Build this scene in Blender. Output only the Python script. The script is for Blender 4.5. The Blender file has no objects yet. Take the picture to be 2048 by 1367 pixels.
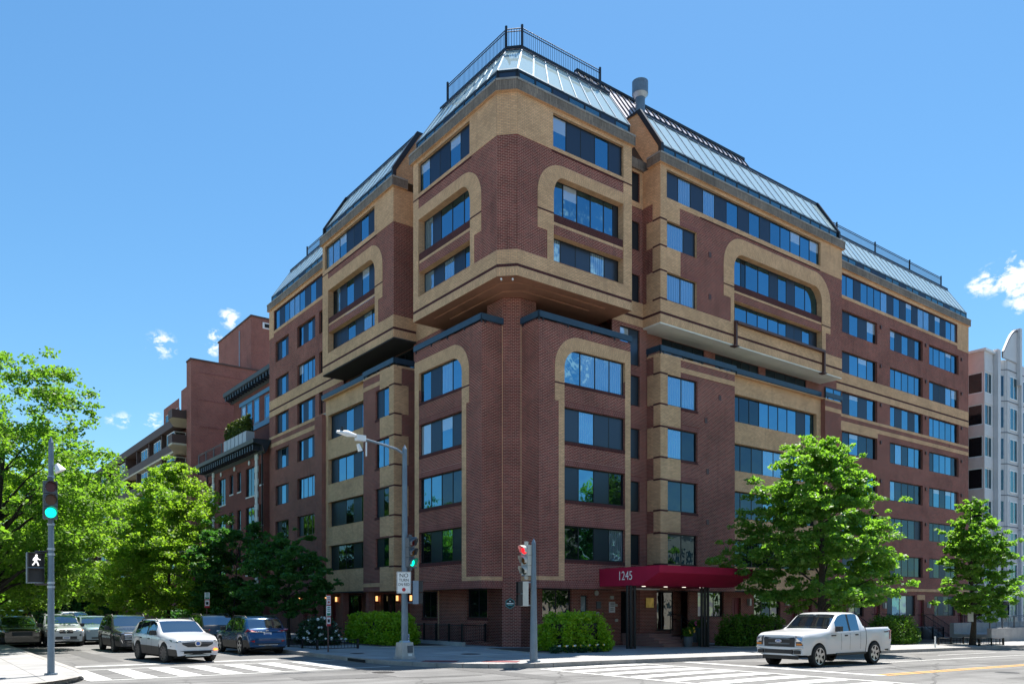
import bpy, math, random
import numpy as np
from mathutils import Vector, Matrix

random.seed(7)
SC = bpy.context.scene
COL = SC.collection
# ------------------------------------------------------------------ camera, light, exposure
# Street-grid frame: U runs along the right-hand facade, V along the left-hand facade.
UX, UY = 0.79776, 0.60298
TH = math.atan2(UY, UX)


def wp(a, b, z=0.0):
    return Vector((a * UX - b * UY, a * UY + b * UX, z))


cam = bpy.data.cameras.new("camera")
cam.sensor_width = 36.0
cam.lens = 1619.0 / 2048.0 * 36.0
cam.shift_y = 530.5 / 2048.0
cam.clip_start = 0.3
cam.clip_end = 6000.0
camo = bpy.data.objects.new("camera", cam)
camo.location = (0, 0, 2.05)
camo.rotation_euler = (math.radians(90), 0, 0)
COL.objects.link(camo)
SC.camera = camo

SUN_AZ, SUN_EL = math.radians(70.3), math.radians(66.0)
sd = Vector((math.cos(SUN_EL) * math.cos(SUN_AZ), math.cos(SUN_EL) * math.sin(SUN_AZ), math.sin(SUN_EL)))
sl = bpy.data.lights.new("sun", "SUN")
sl.energy = 5.0
sl.angle = math.radians(0.5)
sl.color = (1.0, 0.955, 0.88)
so = bpy.data.objects.new("sun", sl)
so.rotation_euler = sd.to_track_quat("Z", "Y").to_euler()
so.location = (40, 60, 80)
COL.objects.link(so)

SKY_ROLL, SKY_BASE, SKY_SAT = 0.06, 0.80, 1.18
W = bpy.data.worlds.new("World")
SC.world = W
W.use_nodes = True
wn, wl = W.node_tree.nodes, W.node_tree.links
wn.clear()
wo = wn.new("ShaderNodeOutputWorld")
bg = wn.new("ShaderNodeBackground")
bg.inputs[1].default_value = 0.079
sky = wn.new("ShaderNodeTexSky")
sky.sky_type = "NISHITA"
sky.sun_disc = False
sky.sun_elevation = SUN_EL
sky.sun_rotation = math.pi / 2 - SUN_AZ
sky.altitude = 600
sky.air_density = 1.0
sky.dust_density = 0.25
sky.ozone_density = 0.3
# small fair-weather clouds: each one has its own direction in the sky
tc = wn.new("ShaderNodeTexCoord")
nrm = wn.new("ShaderNodeVectorMath"); nrm.operation = "NORMALIZE"
wl.new(tc.outputs["Generated"], nrm.inputs[0])
nz = wn.new("ShaderNodeTexNoise")
nz.inputs["Scale"].default_value = 60.0
nz.inputs["Detail"].default_value = 7.0
nz.inputs["Roughness"].default_value = 0.62
nz.inputs["Distortion"].default_value = 0.25
mpc = wn.new("ShaderNodeMapping"); mpc.inputs["Scale"].default_value = (1, 1, 1.5)
wl.new(nrm.outputs[0], mpc.inputs[0]); wl.new(mpc.outputs[0], nz.inputs["Vector"])


def wmath(op, x, y, z=None):
    n = wn.new("ShaderNodeMath"); n.operation = op
    for i, v in enumerate((x, y, z)):
        if v is None:
            continue
        if isinstance(v, (int, float)):
            n.inputs[i].default_value = v
        else:
            wl.new(v, n.inputs[i])
    return n.outputs[0]


def cloud(px, py, r, gain):
    c = Vector(((px - 1024) / 1619.0, 1.0, (1214 - py) / 1619.0)).normalized()
    return c, r, gain


CLOUDS = [cloud(2040, 552, 0.022, 0.8), cloud(1985, 562, 0.015, 0.6), cloud(2075, 575, 0.026, 0.9), cloud(1955, 572, 0.010, 0.6), cloud(322, 690, 0.015, 0.6),
          cloud(460, 636, 0.011, 0.6), cloud(430, 673, 0.009, 0.55), cloud(426, 697, 0.008, 0.6),
          cloud(303, 839, 0.010, 0.65), cloud(247, 841, 0.009, 0.45), cloud(221, 838, 0.006, 0.4)]
# the same fair-weather clouds go on behind the camera, where the windows mirror them
for dv, r in (((0.75, -0.95, 0.42), 0.16), ((-1.1, -0.5, 0.35), 0.07), ((1.3, -0.35, 0.5), 0.10), ((0.2, -1.0, 0.75), 0.08), ((-0.5, -1.0, 0.5), 0.05)):
    CLOUDS.append((Vector(dv).normalized(), r, 1.0))
acc = None
for c, r, gain in CLOUDS:
    dn = wn.new("ShaderNodeVectorMath"); dn.operation = "DISTANCE"
    wl.new(nrm.outputs[0], dn.inputs[0]); dn.inputs[1].default_value = c
    m = wmath("SUBTRACT", 1.0, wmath("DIVIDE", dn.outputs["Value"], r * 1.25))
    m = wmath("MAXIMUM", m, 0.0)
    m = wmath("MULTIPLY", m, gain)
    acc = m if acc is None else wmath("MAXIMUM", acc, m)
nn = wmath("SUBTRACT", nz.outputs["Fac"], 0.43)
cm = wmath("ADD", wmath("MULTIPLY", nn, 6.0), wmath("SUBTRACT", wmath("MULTIPLY", acc, 1.5), 0.55))
cm = wmath("MINIMUM", wmath("MAXIMUM", wmath("MULTIPLY", cm, wmath("MINIMUM", wmath("MULTIPLY", acc, 3.0), 1.0)), 0.0), 0.92)
# the whole dome is rolled off alike, as the photograph's bright sky is
bw = wn.new("ShaderNodeRGBToBW"); wl.new(sky.outputs[0], bw.inputs[0])
roll = wmath("DIVIDE", 1.0, wmath("ADD", wmath("MULTIPLY", bw.outputs[0], SKY_ROLL), SKY_BASE))
skc = wn.new("ShaderNodeVectorMath"); skc.operation = "SCALE"
wl.new(sky.outputs[0], skc.inputs[0]); wl.new(roll, skc.inputs["Scale"])
hs = wn.new("ShaderNodeHueSaturation"); hs.inputs["Saturation"].default_value = SKY_SAT
wl.new(skc.outputs[0], hs.inputs["Color"])
tint = wn.new("ShaderNodeVectorMath"); tint.operation = "MULTIPLY"
wl.new(hs.outputs[0], tint.inputs[0]); tint.inputs[1].default_value = (0.77, 1.0, 1.0)
mixc = wn.new("ShaderNodeMixRGB")
wl.new(cm, mixc.inputs[0]); wl.new(tint.outputs[0], mixc.inputs[1]); mixc.inputs[2].default_value = (7.2, 7.3, 7.4, 1)
wl.new(mixc.outputs[0], bg.inputs[0]); wl.new(bg.outputs[0], wo.inputs[0])

SC.view_settings.view_transform = "Standard"
SC.view_settings.look = "None"
SC.view_settings.exposure = 1.2
SC.view_settings.gamma = 1.0
SC.view_settings.use_curve_mapping = False
SC.render.engine = "CYCLES"
try:
    SC.cycles.max_bounces = 6
    SC.cycles.diffuse_bounces = 3
    SC.cycles.glossy_bounces = 3
    SC.cycles.transmission_bounces = 3
    SC.cycles.transparent_max_bounces = 6
    SC.cycles.use_denoising = True
    SC.cycles.caustics_reflective = False
    SC.cycles.caustics_refractive = False
except Exception:
    pass


def G(a):
    """the avenue falls gently to the right"""
    return -0.0129 * min(max(a - 20.0, 0.0), 60.0)


# ------------------------------------------------------------------ materials
MATS = {}


def nodes(name):
    m = bpy.data.materials.new(name)
    m.use_nodes = True
    nt = m.node_tree
    p = nt.nodes["Principled BSDF"]
    MATS[name] = m
    return m, nt, p


def flat(name, col, rough=0.6, metal=0.0, var=0.0, scale=3.0, spec=0.5, bump=0.0, coat=0.0, emit=None):
    m, nt, p = nodes(name)
    p.inputs["Base Color"].default_value = (*col, 1)
    p.inputs["Roughness"].default_value = rough
    p.inputs["Metallic"].default_value = metal
    p.inputs["Specular IOR Level"].default_value = spec
    p.inputs["Coat Weight"].default_value = coat
    p.inputs["Coat Roughness"].default_value = 0.03
    if emit:
        p.inputs["Emission Color"].default_value = (*col, 1)
        p.inputs["Emission Strength"].default_value = emit
    if var or bump:
        t = nt.nodes.new("ShaderNodeTexCoord")
        n = nt.nodes.new("ShaderNodeTexNoise")
        n.inputs["Scale"].default_value = scale
        n.inputs["Detail"].default_value = 6
        n.inputs["Roughness"].default_value = 0.65
        nt.links.new(t.outputs["Object"], n.inputs["Vector"])
        if var:
            r = nt.nodes.new("ShaderNodeMapRange")
            r.inputs[1].default_value = 0.3; r.inputs[2].default_value = 0.7
            r.inputs[3].default_value = 1 - var; r.inputs[4].default_value = 1 + var
            nt.links.new(n.outputs["Fac"], r.inputs[0])
            x = nt.nodes.new("ShaderNodeVectorMath"); x.operation = "SCALE"
            x.inputs[0].default_value = col
            nt.links.new(r.outputs[0], x.inputs["Scale"])
            nt.links.new(x.outputs[0], p.inputs["Base Color"])
        if bump:
            b = nt.nodes.new("ShaderNodeBump")
            b.inputs["Strength"].default_value = bump
            b.inputs["Distance"].default_value = 0.02
            nt.links.new(n.outputs["Fac"], b.inputs["Height"])
            nt.links.new(b.outputs[0], p.inputs["Normal"])
    return m


def brick(name, c1, c2, mortar, soldier=False, w=0.215, h=0.075, gap=0.011, stain=0.28, patch=0.0):
    m, nt, p = nodes(name)
    N, L = nt.nodes, nt.links
    uv = N.new("ShaderNodeUVMap"); uv.uv_map = "UVMap"
    src = uv.outputs[0]
    if soldier:
        mp = N.new("ShaderNodeMapping"); mp.inputs["Rotation"].default_value = (0, 0, math.pi / 2)
        L.new(src, mp.inputs[0]); src = mp.outputs[0]
    bt = N.new("ShaderNodeTexBrick")
    bt.inputs["Scale"].default_value = 1.0
    bt.inputs["Brick Width"].default_value = w
    bt.inputs["Row Height"].default_value = h
    bt.inputs["Mortar Size"].default_value = gap
    bt.inputs["Mortar Smooth"].default_value = 0.15
    bt.inputs["Bias"].default_value = 0.0
    bt.inputs["Color1"].default_value = (*c1, 1)
    bt.inputs["Color2"].default_value = (*c2, 1)
    bt.inputs["Mortar"].default_value = (*mortar, 1)
    L.new(src, bt.inputs["Vector"])
    # big soft weathering
    n = N.new("ShaderNodeTexNoise"); n.inputs["Scale"].default_value = 0.45; n.inputs["Detail"].default_value = 7; n.inputs["Roughness"].default_value = 0.7
    L.new(uv.outputs[0], n.inputs["Vector"])
    r = N.new("ShaderNodeMapRange"); r.inputs[1].default_value = 0.3; r.inputs[2].default_value = 0.72
    r.inputs[3].default_value = 1 - stain; r.inputs[4].default_value = 1 + stain * 0.8
    L.new(n.outputs["Fac"], r.inputs[0])
    # vertical streaks of dirt
    ms = N.new("ShaderNodeMapping"); ms.inputs["Scale"].default_value = (2.6, 0.22, 1)
    L.new(uv.outputs[0], ms.inputs[0])
    n2 = N.new("ShaderNodeTexNoise"); n2.inputs["Scale"].default_value = 1.0; n2.inputs["Detail"].default_value = 5
    L.new(ms.outputs[0], n2.inputs["Vector"])
    r2 = N.new("ShaderNodeMapRange"); r2.inputs[1].default_value = 0.58; r2.inputs[2].default_value = 0.8
    r2.inputs[3].default_value = 1.0; r2.inputs[4].default_value = 1 - stain * 1.1
    L.new(n2.outputs["Fac"], r2.inputs[0])
    mu = N.new("ShaderNodeMath"); mu.operation = "MULTIPLY"
    L.new(r.outputs[0], mu.inputs[0]); L.new(r2.outputs[0], mu.inputs[1])
    sc = N.new("ShaderNodeVectorMath"); sc.operation = "SCALE"
    L.new(bt.outputs["Color"], sc.inputs[0]); L.new(mu.outputs[0], sc.inputs["Scale"])
    L.new(sc.outputs[0], p.inputs["Base Color"])
    p.inputs["Roughness"].default_value = 0.88
    p.inputs["Specular IOR Level"].default_value = 0.25
    b = N.new("ShaderNodeBump"); b.inputs["Strength"].default_value = 0.5; b.inputs["Distance"].default_value = 0.01; b.invert = True
    L.new(bt.outputs["Fac"], b.inputs["Height"]); L.new(b.outputs[0], p.inputs["Normal"])
    return m


RED1, RED2, REDM = (0.240, 0.044, 0.034), (0.120, 0.024, 0.021), (0.47, 0.28, 0.22)
brick("red_brick", RED1, RED2, REDM)
brick("red_soldier", (0.22, 0.040, 0.032), (0.14, 0.027, 0.024), (0.40, 0.24, 0.20), soldier=True)
brick("dark_soldier", (0.085, 0.018, 0.018), (0.06, 0.014, 0.016), (0.12, 0.06, 0.055), soldier=True)
TAN1, TAN2, TANM = (0.80, 0.48, 0.265), (0.64, 0.37, 0.20), (0.42, 0.28, 0.18)
brick("tan_brick", TAN1, TAN2, TANM, stain=0.22)
brick("tan_soldier", (0.80, 0.49, 0.27), (0.65, 0.38, 0.21), (0.44, 0.29, 0.19), soldier=True, stain=0.24)
brick("grey_cornice", (0.29, 0.235, 0.19), (0.20, 0.165, 0.14), (0.13, 0.11, 0.10), soldier=True, stain=0.4, w=0.5, h=0.09)
brick("old_brick", (0.22, 0.060, 0.042), (0.15, 0.042, 0.034), (0.22, 0.10, 0.08), stain=0.25)
brick("slab_brick", (0.29, 0.082, 0.058), (0.20, 0.058, 0.046), (0.40, 0.24, 0.20), stain=0.2)
brick("step_brick", (0.27, 0.12, 0.105), (0.22, 0.095, 0.085), (0.34, 0.24, 0.21), stain=0.15)
flat("frame", (0.016, 0.018, 0.022), 0.4, 0.3)
flat("frame_navy", (0.022, 0.045, 0.070), 0.45, 0.2, var=0.2)
flat("rail_black", (0.012, 0.014, 0.020), 0.45, 0.2)
flat("rail_navy", (0.020, 0.050, 0.085), 0.45, 0.1, var=0.15)
flat("iron", (0.015, 0.013, 0.014), 0.5, 0.3)
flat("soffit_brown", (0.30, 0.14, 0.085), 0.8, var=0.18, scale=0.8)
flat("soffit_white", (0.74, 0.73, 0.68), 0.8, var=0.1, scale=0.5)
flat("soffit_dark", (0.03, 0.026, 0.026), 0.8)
flat("dark_inside", (0.010, 0.010, 0.012), 0.9)
flat("awning_red", (0.36, 0.009, 0.045), 0.62, var=0.12, scale=1.2, spec=0.3, bump=0.25)
flat("seam_metal", (0.56, 0.53, 0.60), 0.42, 0.25, var=0.08, scale=0.8)
flat("galvanised", (0.40, 0.45, 0.50), 0.38, 0.65, var=0.15)
flat("galv_paint", (0.145, 0.195, 0.245), 0.45, 0.35, var=0.15, scale=2.5)
flat("concrete", (0.36, 0.345, 0.33), 0.85, var=0.18, scale=1.2, bump=0.1)
flat("kerb_stone", (0.30, 0.28, 0.26), 0.85, var=0.25, scale=1.5, bump=0.15)
flat("mulch", (0.045, 0.030, 0.022), 0.95, var=0.5, scale=12, bump=0.8)
flat("tar_patch", (0.085, 0.083, 0.082), 0.85, var=0.25, scale=6, bump=0.2)
flat("white_paint", (0.80, 0.80, 0.78), 0.6)
flat("sign_white", (0.82, 0.82, 0.80), 0.5)
flat("sign_black", (0.012, 0.012, 0.014), 0.5)
flat("sign_red", (0.52, 0.02, 0.03), 0.5)
flat("sign_green", (0.03, 0.27, 0.14), 0.5)
flat("sign_teal", (0.05, 0.33, 0.33), 0.5)
flat("tile_grey", (0.38, 0.40, 0.44), 0.5)
flat("brass", (0.50, 0.33, 0.10), 0.3, 0.9, var=0.3, scale=5)
flat("door_red", (0.16, 0.014, 0.022), 0.5)
flat("pipe_brown", (0.085, 0.036, 0.030), 0.5)
flat("pot_green", (0.045, 0.085, 0.075), 0.4)
flat("pot_red", (0.12, 0.03, 0.03), 0.35)
flat("tyre", (0.012, 0.012, 0.013), 0.8)
flat("rim", (0.50, 0.51, 0.53), 0.3, 0.8)
flat("rim_dark", (0.10, 0.10, 0.11), 0.35, 0.7)
flat("chrome", (0.75, 0.76, 0.78), 0.15, 0.95)
flat("plastic_black", (0.018, 0.018, 0.020), 0.5)
flat("under_car", (0.010, 0.010, 0.010), 0.9)
flat("plate", (0.68, 0.68, 0.72), 0.4)
flat("plate_blue", (0.03, 0.10, 0.34), 0.4)
flat("head_lens", (0.26, 0.29, 0.32), 0.10, 0.6, coat=1.0)
flat("tail_lens", (0.36, 0.006, 0.012), 0.2, coat=0.6)
flat("amber_lens", (0.62, 0.20, 0.02), 0.25)
flat("amber_lit", (1.0, 0.22, 0.02), 0.3, emit=1.6)
flat("lamp_lit", (1.0, 0.93, 0.80), 0.3, emit=0.8)
flat("lantern_lit", (1.0, 0.50, 0.18), 0.3, emit=0.8)
flat("red_lit", (1.0, 0.012, 0.02), 0.3, emit=0.8)
flat("green_lit", (0.0, 0.95, 0.55), 0.3, emit=0.85)
flat("walk_lit", (1.0, 0.98, 0.94), 0.3, emit=0.6)
flat("lens_red_off", (0.10, 0.006, 0.008), 0.25)
flat("lens_amber_off", (0.13, 0.045, 0.008), 0.25)
flat("lens_dark_off", (0.03, 0.035, 0.03), 0.25)
flat("signal_grey", (0.10, 0.115, 0.13), 0.5, 0.1)
flat("signal_pale", (0.46, 0.47, 0.44), 0.5, 0.1)
flat("ped_grey", (0.20, 0.26, 0.33), 0.5, 0.1)
flat("lamp_white", (0.78, 0.78, 0.78), 0.4)
flat("bark", (0.060, 0.044, 0.034), 0.95, var=0.35, scale=6, bump=0.8)
flat("bark_dark", (0.028, 0.022, 0.019), 0.95, var=0.35, scale=6, bump=0.8)
flat("grey_panel", (0.58, 0.57, 0.59), 0.55, var=0.05)
flat("warm_lit_panel", (0.64, 0.52, 0.49), 0.55, var=0.05)  # the grey panel again, tinted pink to stand for warm reflected light
flat("panel_joint", (0.13, 0.14, 0.17), 0.6)
flat("white_frame", (0.75, 0.76, 0.78), 0.45)
flat("blue_frame", (0.055, 0.19, 0.33), 0.5)
flat("cornice_dark", (0.016, 0.024, 0.036), 0.5)
flat("stone_white", (0.58, 0.58, 0.56), 0.75, var=0.12)
flat("cream", (0.56, 0.49, 0.37), 0.7)
flat("pale_wall", (0.58, 0.55, 0.50), 0.8, var=0.08)
flat("brown_parapet", (0.085, 0.050, 0.042), 0.7)
flat("flower_white", (0.80, 0.80, 0.78), 0.6)
flat("flower_yellow", (0.75, 0.48, 0.05), 0.6)
flat("flower_pink", (0.70, 0.05, 0.20), 0.6)
flat("paint_car_white", (0.62, 0.62, 0.64), 0.25, coat=0.8)
flat("paint_truck_white", (0.64, 0.64, 0.65), 0.28, coat=0.7)
flat("paint_blue", (0.012, 0.062, 0.16), 0.22, 0.35, coat=1.0)
flat("paint_black", (0.012, 0.013, 0.013), 0.2, 0.2, coat=1.0)
flat("paint_grey", (0.060, 0.062, 0.066), 0.25, 0.5, coat=1.0)
flat("paint_silver", (0.52, 0.55, 0.58), 0.28, 0.5, coat=0.9)
flat("paint_brown", (0.050, 0.042, 0.030), 0.22, 0.4, coat=1.0)
flat("paint_red", (0.22, 0.010, 0.030), 0.25, 0.2, coat=1.0)
flat("paint_pale_blue", (0.30, 0.40, 0.46), 0.25, 0.4, coat=1.0)
flat("tactile_red", (0.16, 0.035, 0.040), 0.8, var=0.15)
flat("roofing", (0.30, 0.29, 0.29), 0.9, var=0.1)


def glass(name, tint, base, rough=0.03, fac=0.75, wav=0.02, stripes=None):
    """coated glazing: tinted mirror reflection over the dim room (or curtain) behind it"""
    m, nt, p = nodes(name)
    N, L = nt.nodes, nt.links
    out = N["Material Output"]
    gl = N.new("ShaderNodeBsdfGlossy"); gl.inputs["Color"].default_value = (*tint, 1); gl.inputs["Roughness"].default_value = rough
    p.inputs["Base Color"].default_value = (*base, 1); p.inputs["Roughness"].default_value = 0.7
    p.inputs["Specular IOR Level"].default_value = 0.0
    t = N.new("ShaderNodeTexCoord")
    oi = N.new("ShaderNodeObjectInfo")
    ad = N.new("ShaderNodeVectorMath"); ad.operation = "ADD"
    L.new(t.outputs["Object"], ad.inputs[0])
    cx = N.new("ShaderNodeCombineXYZ"); L.new(oi.outputs["Random"], cx.inputs[0])
    sm = N.new("ShaderNodeVectorMath"); sm.operation = "SCALE"; sm.inputs["Scale"].default_value = 37.0
    L.new(cx.outputs[0], sm.inputs[0]); L.new(sm.outputs[0], ad.inputs[1])
    n = N.new("ShaderNodeTexNoise"); n.inputs["Scale"].default_value = 1.1; n.inputs["Detail"].default_value = 1.5
    L.new(ad.outputs[0], n.inputs["Vector"])
    b = N.new("ShaderNodeBump"); b.inputs["Strength"].default_value = 1.0; b.inputs["Distance"].default_value = wav
    L.new(n.outputs["Fac"], b.inputs["Height"]); L.new(b.outputs[0], gl.inputs["Normal"])
    if stripes:
        wv = N.new("ShaderNodeTexWave"); wv.bands_direction = "X"; wv.inputs["Scale"].default_value = 2.2; wv.inputs["Distortion"].default_value = 1.5; wv.inputs["Detail"].default_value = 2
        L.new(ad.outputs[0], wv.inputs["Vector"])
        mx = N.new("ShaderNodeMixRGB"); L.new(wv.outputs["Fac"], mx.inputs[0])
        mx.inputs[1].default_value = (*base, 1); mx.inputs[2].default_value = (*stripes, 1)
        L.new(mx.outputs[0], p.inputs["Base Color"])
    lw = N.new("ShaderNodeLayerWeight"); lw.inputs["Blend"].default_value = 0.35
    r = N.new("ShaderNodeMapRange"); r.inputs[3].default_value = fac; r.inputs[4].default_value = min(1.0, fac + 0.25)
    L.new(lw.outputs["Fresnel"], r.inputs[0])
    rr = N.new("ShaderNodeMapRange"); rr.inputs[3].default_value = 0.86; rr.inputs[4].default_value = 1.08
    L.new(oi.outputs["Random"], rr.inputs[0])
    mm = N.new("ShaderNodeMath"); mm.operation = "MULTIPLY"; L.new(r.outputs[0], mm.inputs[0]); L.new(rr.outputs[0], mm.inputs[1])
    mi = N.new("ShaderNodeMixShader")
    L.new(mm.outputs[0], mi.inputs[0]); L.new(p.outputs[0], mi.inputs[1]); L.new(gl.outputs[0], mi.inputs[2])
    L.new(mi.outputs[0], out.inputs["Surface"])
    return m


glass("glass", (0.20, 0.46, 0.66), (0.006, 0.008, 0.010), fac=0.62)
glass("glass_dark", (0.30, 0.46, 0.58), (0.006, 0.007, 0.009), fac=0.20)
glass("glass_curtain", (0.24, 0.52, 0.74), (0.12, 0.17, 0.22), fac=0.55, stripes=(0.30, 0.35, 0.40))
glass("glass_blind", (0.42, 0.62, 0.80), (0.42, 0.46, 0.50), fac=0.42)
glass("screen", (0.18, 0.24, 0.32), (0.018, 0.021, 0.027), rough=0.35, fac=0.28, wav=0.004)
glass("roof_glass", (0.78, 0.86, 0.86), (0.44, 0.55, 0.56), fac=0.40, wav=0.006)  # pale base colour stands in for sky reflected in the sloping panes
glass("car_glass", (0.50, 0.70, 0.85), (0.010, 0.014, 0.016), fac=0.34, wav=0.0)
glass("shop_glass", (0.55, 0.58, 0.62), (0.012, 0.012, 0.014), fac=0.35)
glass("neighbour_glass", (0.38, 0.62, 0.72), (0.015, 0.022, 0.026), fac=0.32)


def asphalt():
    m, nt, p = nodes("asphalt")
    N, L = nt.nodes, nt.links
    t = N.new("ShaderNodeTexCoord")
    n = N.new("ShaderNodeTexNoise"); n.inputs["Scale"].default_value = 60; n.inputs["Detail"].default_value = 4
    n2 = N.new("ShaderNodeTexNoise"); n2.inputs["Scale"].default_value = 0.35; n2.inputs["Detail"].default_value = 6; n2.inputs["Roughness"].default_value = 0.65
    mp = N.new("ShaderNodeMapping"); mp.inputs["Rotation"].default_value = (0, 0, -TH); mp.inputs["Scale"].default_value = (0.15, 1.6, 1)
    L.new(t.outputs["Object"], mp.inputs[0])
    n3 = N.new("ShaderNodeTexNoise"); n3.inputs["Scale"].default_value = 0.9; n3.inputs["Detail"].default_value = 5
    L.new(mp.outputs[0], n3.inputs["Vector"])
    L.new(t.outputs["Object"], n.inputs["Vector"]); L.new(t.outputs["Object"], n2.inputs["Vector"])
    cr = N.new("ShaderNodeTexVoronoi"); cr.feature = "DISTANCE_TO_EDGE"; cr.inputs["Scale"].default_value = 0.28
    ds = N.new("ShaderNodeVectorMath"); ds.operation = "MULTIPLY_ADD"; ds.inputs[1].default_value = (1.6, 1.6, 0); 
    L.new(n2.outputs["Color"], ds.inputs[0]); L.new(t.outputs["Object"], ds.inputs[2]); L.new(ds.outputs[0], cr.inputs["Vector"])
    ck = N.new("ShaderNodeMapRange"); ck.inputs[1].default_value = 0.0; ck.inputs[2].default_value = 0.012; ck.inputs[3].default_value = 0.62; ck.inputs[4].default_value = 1.0
    L.new(cr.outputs["Distance"], ck.inputs[0])
    f = None
    for s, lo, hi in ((n.outputs["Fac"], 0.72, 1.28), (n2.outputs["Fac"], 0.72, 1.22), (n3.outputs["Fac"], 0.78, 1.2)):
        r = N.new("ShaderNodeMapRange"); r.inputs[1].default_value = 0.3; r.inputs[2].default_value = 0.7
        r.inputs[3].default_value = lo; r.inputs[4].default_value = hi
        L.new(s, r.inputs[0])
        if f is None:
            f = r.outputs[0]
        else:
            mu = N.new("ShaderNodeMath"); mu.operation = "MULTIPLY"; L.new(f, mu.inputs[0]); L.new(r.outputs[0], mu.inputs[1]); f = mu.outputs[0]
    mu = N.new("ShaderNodeMath"); mu.operation = "MULTIPLY"; L.new(f, mu.inputs[0]); L.new(ck.outputs[0], mu.inputs[1]); f = mu.outputs[0]
    s = N.new("ShaderNodeVectorMath"); s.operation = "SCALE"; s.inputs[0].default_value = (0.150, 0.147, 0.144)
    L.new(f, s.inputs["Scale"]); L.new(s.outputs[0], p.inputs["Base Color"])
    p.inputs["Roughness"].default_value = 0.9
    p.inputs["Specular IOR Level"].default_value = 0.3
    b = N.new("ShaderNodeBump"); b.inputs["Strength"].default_value = 0.25; b.inputs["Distance"].default_value = 0.01
    L.new(n.outputs["Fac"], b.inputs["Height"]); L.new(b.outputs[0], p.inputs["Normal"])


asphalt()


def worn(name, col):
    """road paint rubbed through to the asphalt in places"""
    m, nt, p = nodes(name)
    N, L = nt.nodes, nt.links
    t = N.new("ShaderNodeTexCoord")
    n = N.new("ShaderNodeTexNoise"); n.inputs["Scale"].default_value = 5; n.inputs["Detail"].default_value = 8; n.inputs["Roughness"].default_value = 0.75
    L.new(t.outputs["Object"], n.inputs["Vector"])
    r = N.new("ShaderNodeMapRange"); r.inputs[1].default_value = 0.24; r.inputs[2].default_value = 0.36
    L.new(n.outputs["Fac"], r.inputs[0])
    mx = N.new("ShaderNodeMixRGB"); mx.inputs[1].default_value = (0.16, 0.155, 0.15, 1); mx.inputs[2].default_value = (*col, 1)
    L.new(r.outputs[0], mx.inputs[0]); L.new(mx.outputs[0], p.inputs["Base Color"])
    p.inputs["Roughness"].default_value = 0.7


worn("road_white", (0.52, 0.52, 0.50))
worn("road_yellow", (0.62, 0.33, 0.06))


def pavement():
    m, nt, p = nodes("pavement")
    N, L = nt.nodes, nt.links
    t = N.new("ShaderNodeTexCoord")
    bt = N.new("ShaderNodeTexBrick"); bt.offset = 0.0
    bt.inputs["Scale"].default_value = 1.0; bt.inputs["Brick Width"].default_value = 1.5; bt.inputs["Row Height"].default_value = 1.5
    bt.inputs["Mortar Size"].default_value = 0.016; bt.inputs["Mortar Smooth"].default_value = 0.1
    bt.inputs["Color1"].default_value = (0.32, 0.315, 0.31, 1); bt.inputs["Color2"].default_value = (0.275, 0.27, 0.265, 1); bt.inputs["Mortar"].default_value = (0.15, 0.145, 0.14, 1)
    L.new(t.outputs["Object"], bt.inputs["Vector"])
    n = N.new("ShaderNodeTexNoise"); n.inputs["Scale"].default_value = 0.7; n.inputs["Detail"].default_value = 8; n.inputs["Roughness"].default_value = 0.7
    L.new(t.outputs["Object"], n.inputs["Vector"])
    r = N.new("ShaderNodeMapRange"); r.inputs[1].default_value = 0.3; r.inputs[2].default_value = 0.7; r.inputs[3].default_value = 0.78; r.inputs[4].default_value = 1.15
    L.new(n.outputs["Fac"], r.inputs[0])
    s = N.new("ShaderNodeVectorMath"); s.operation = "SCALE"; L.new(bt.outputs["Color"], s.inputs[0]); L.new(r.outputs[0], s.inputs["Scale"])
    L.new(s.outputs[0], p.inputs["Base Color"]); p.inputs["Roughness"].default_value = 0.88


pavement()


def leafmat(name, c1, c2, trans=0.5, gloss=0.35):
    m, nt, p = nodes(name)
    N, L = nt.nodes, nt.links
    out = N["Material Output"]
    g = N.new("ShaderNodeNewGeometry")
    mx = N.new("ShaderNodeMixRGB"); L.new(g.outputs["Random Per Island"], mx.inputs[0])
    mx.inputs[1].default_value = (*c1, 1); mx.inputs[2].default_value = (*c2, 1)
    L.new(mx.outputs[0], p.inputs["Base Color"]); p.inputs["Roughness"].default_value = 0.5
    p.inputs["Specular IOR Level"].default_value = gloss
    tr = N.new("ShaderNodeBsdfTranslucent")
    br = N.new("ShaderNodeVectorMath"); br.operation = "MULTIPLY"; br.inputs[1].default_value = (1.25, 1.4, 0.5)
    L.new(mx.outputs[0], br.inputs[0]); L.new(br.outputs[0], tr.inputs["Color"])
    mi = N.new("ShaderNodeMixShader"); mi.inputs[0].default_value = trans
    L.new(p.outputs[0], mi.inputs[1]); L.new(tr.outputs[0], mi.inputs[2]); L.new(mi.outputs[0], out.inputs["Surface"])


leafmat("leaf_fresh", (0.160, 0.285, 0.040), (0.265, 0.375, 0.060), 0.6)
leafmat("leaf_oak", (0.125, 0.265, 0.042), (0.215, 0.36, 0.065), 0.6, 0.7)
leafmat("leaf_mid", (0.115, 0.235, 0.036), (0.19, 0.31, 0.05), 0.6)
leafmat("leaf_dark", (0.045, 0.145, 0.040), (0.075, 0.19, 0.048), 0.5)
leafmat("leaf_hedge", (0.20, 0.36, 0.016), (0.30, 0.44, 0.024), 0.45)
leafmat("leaf_box", (0.075, 0.18, 0.018), (0.13, 0.24, 0.026), 0.35)
leafmat("leaf_rose", (0.020, 0.065, 0.030), (0.035, 0.085, 0.036), 0.3)
leafmat("leaf_yew", (0.060, 0.095, 0.020), (0.095, 0.125, 0.026), 0.3)


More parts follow.
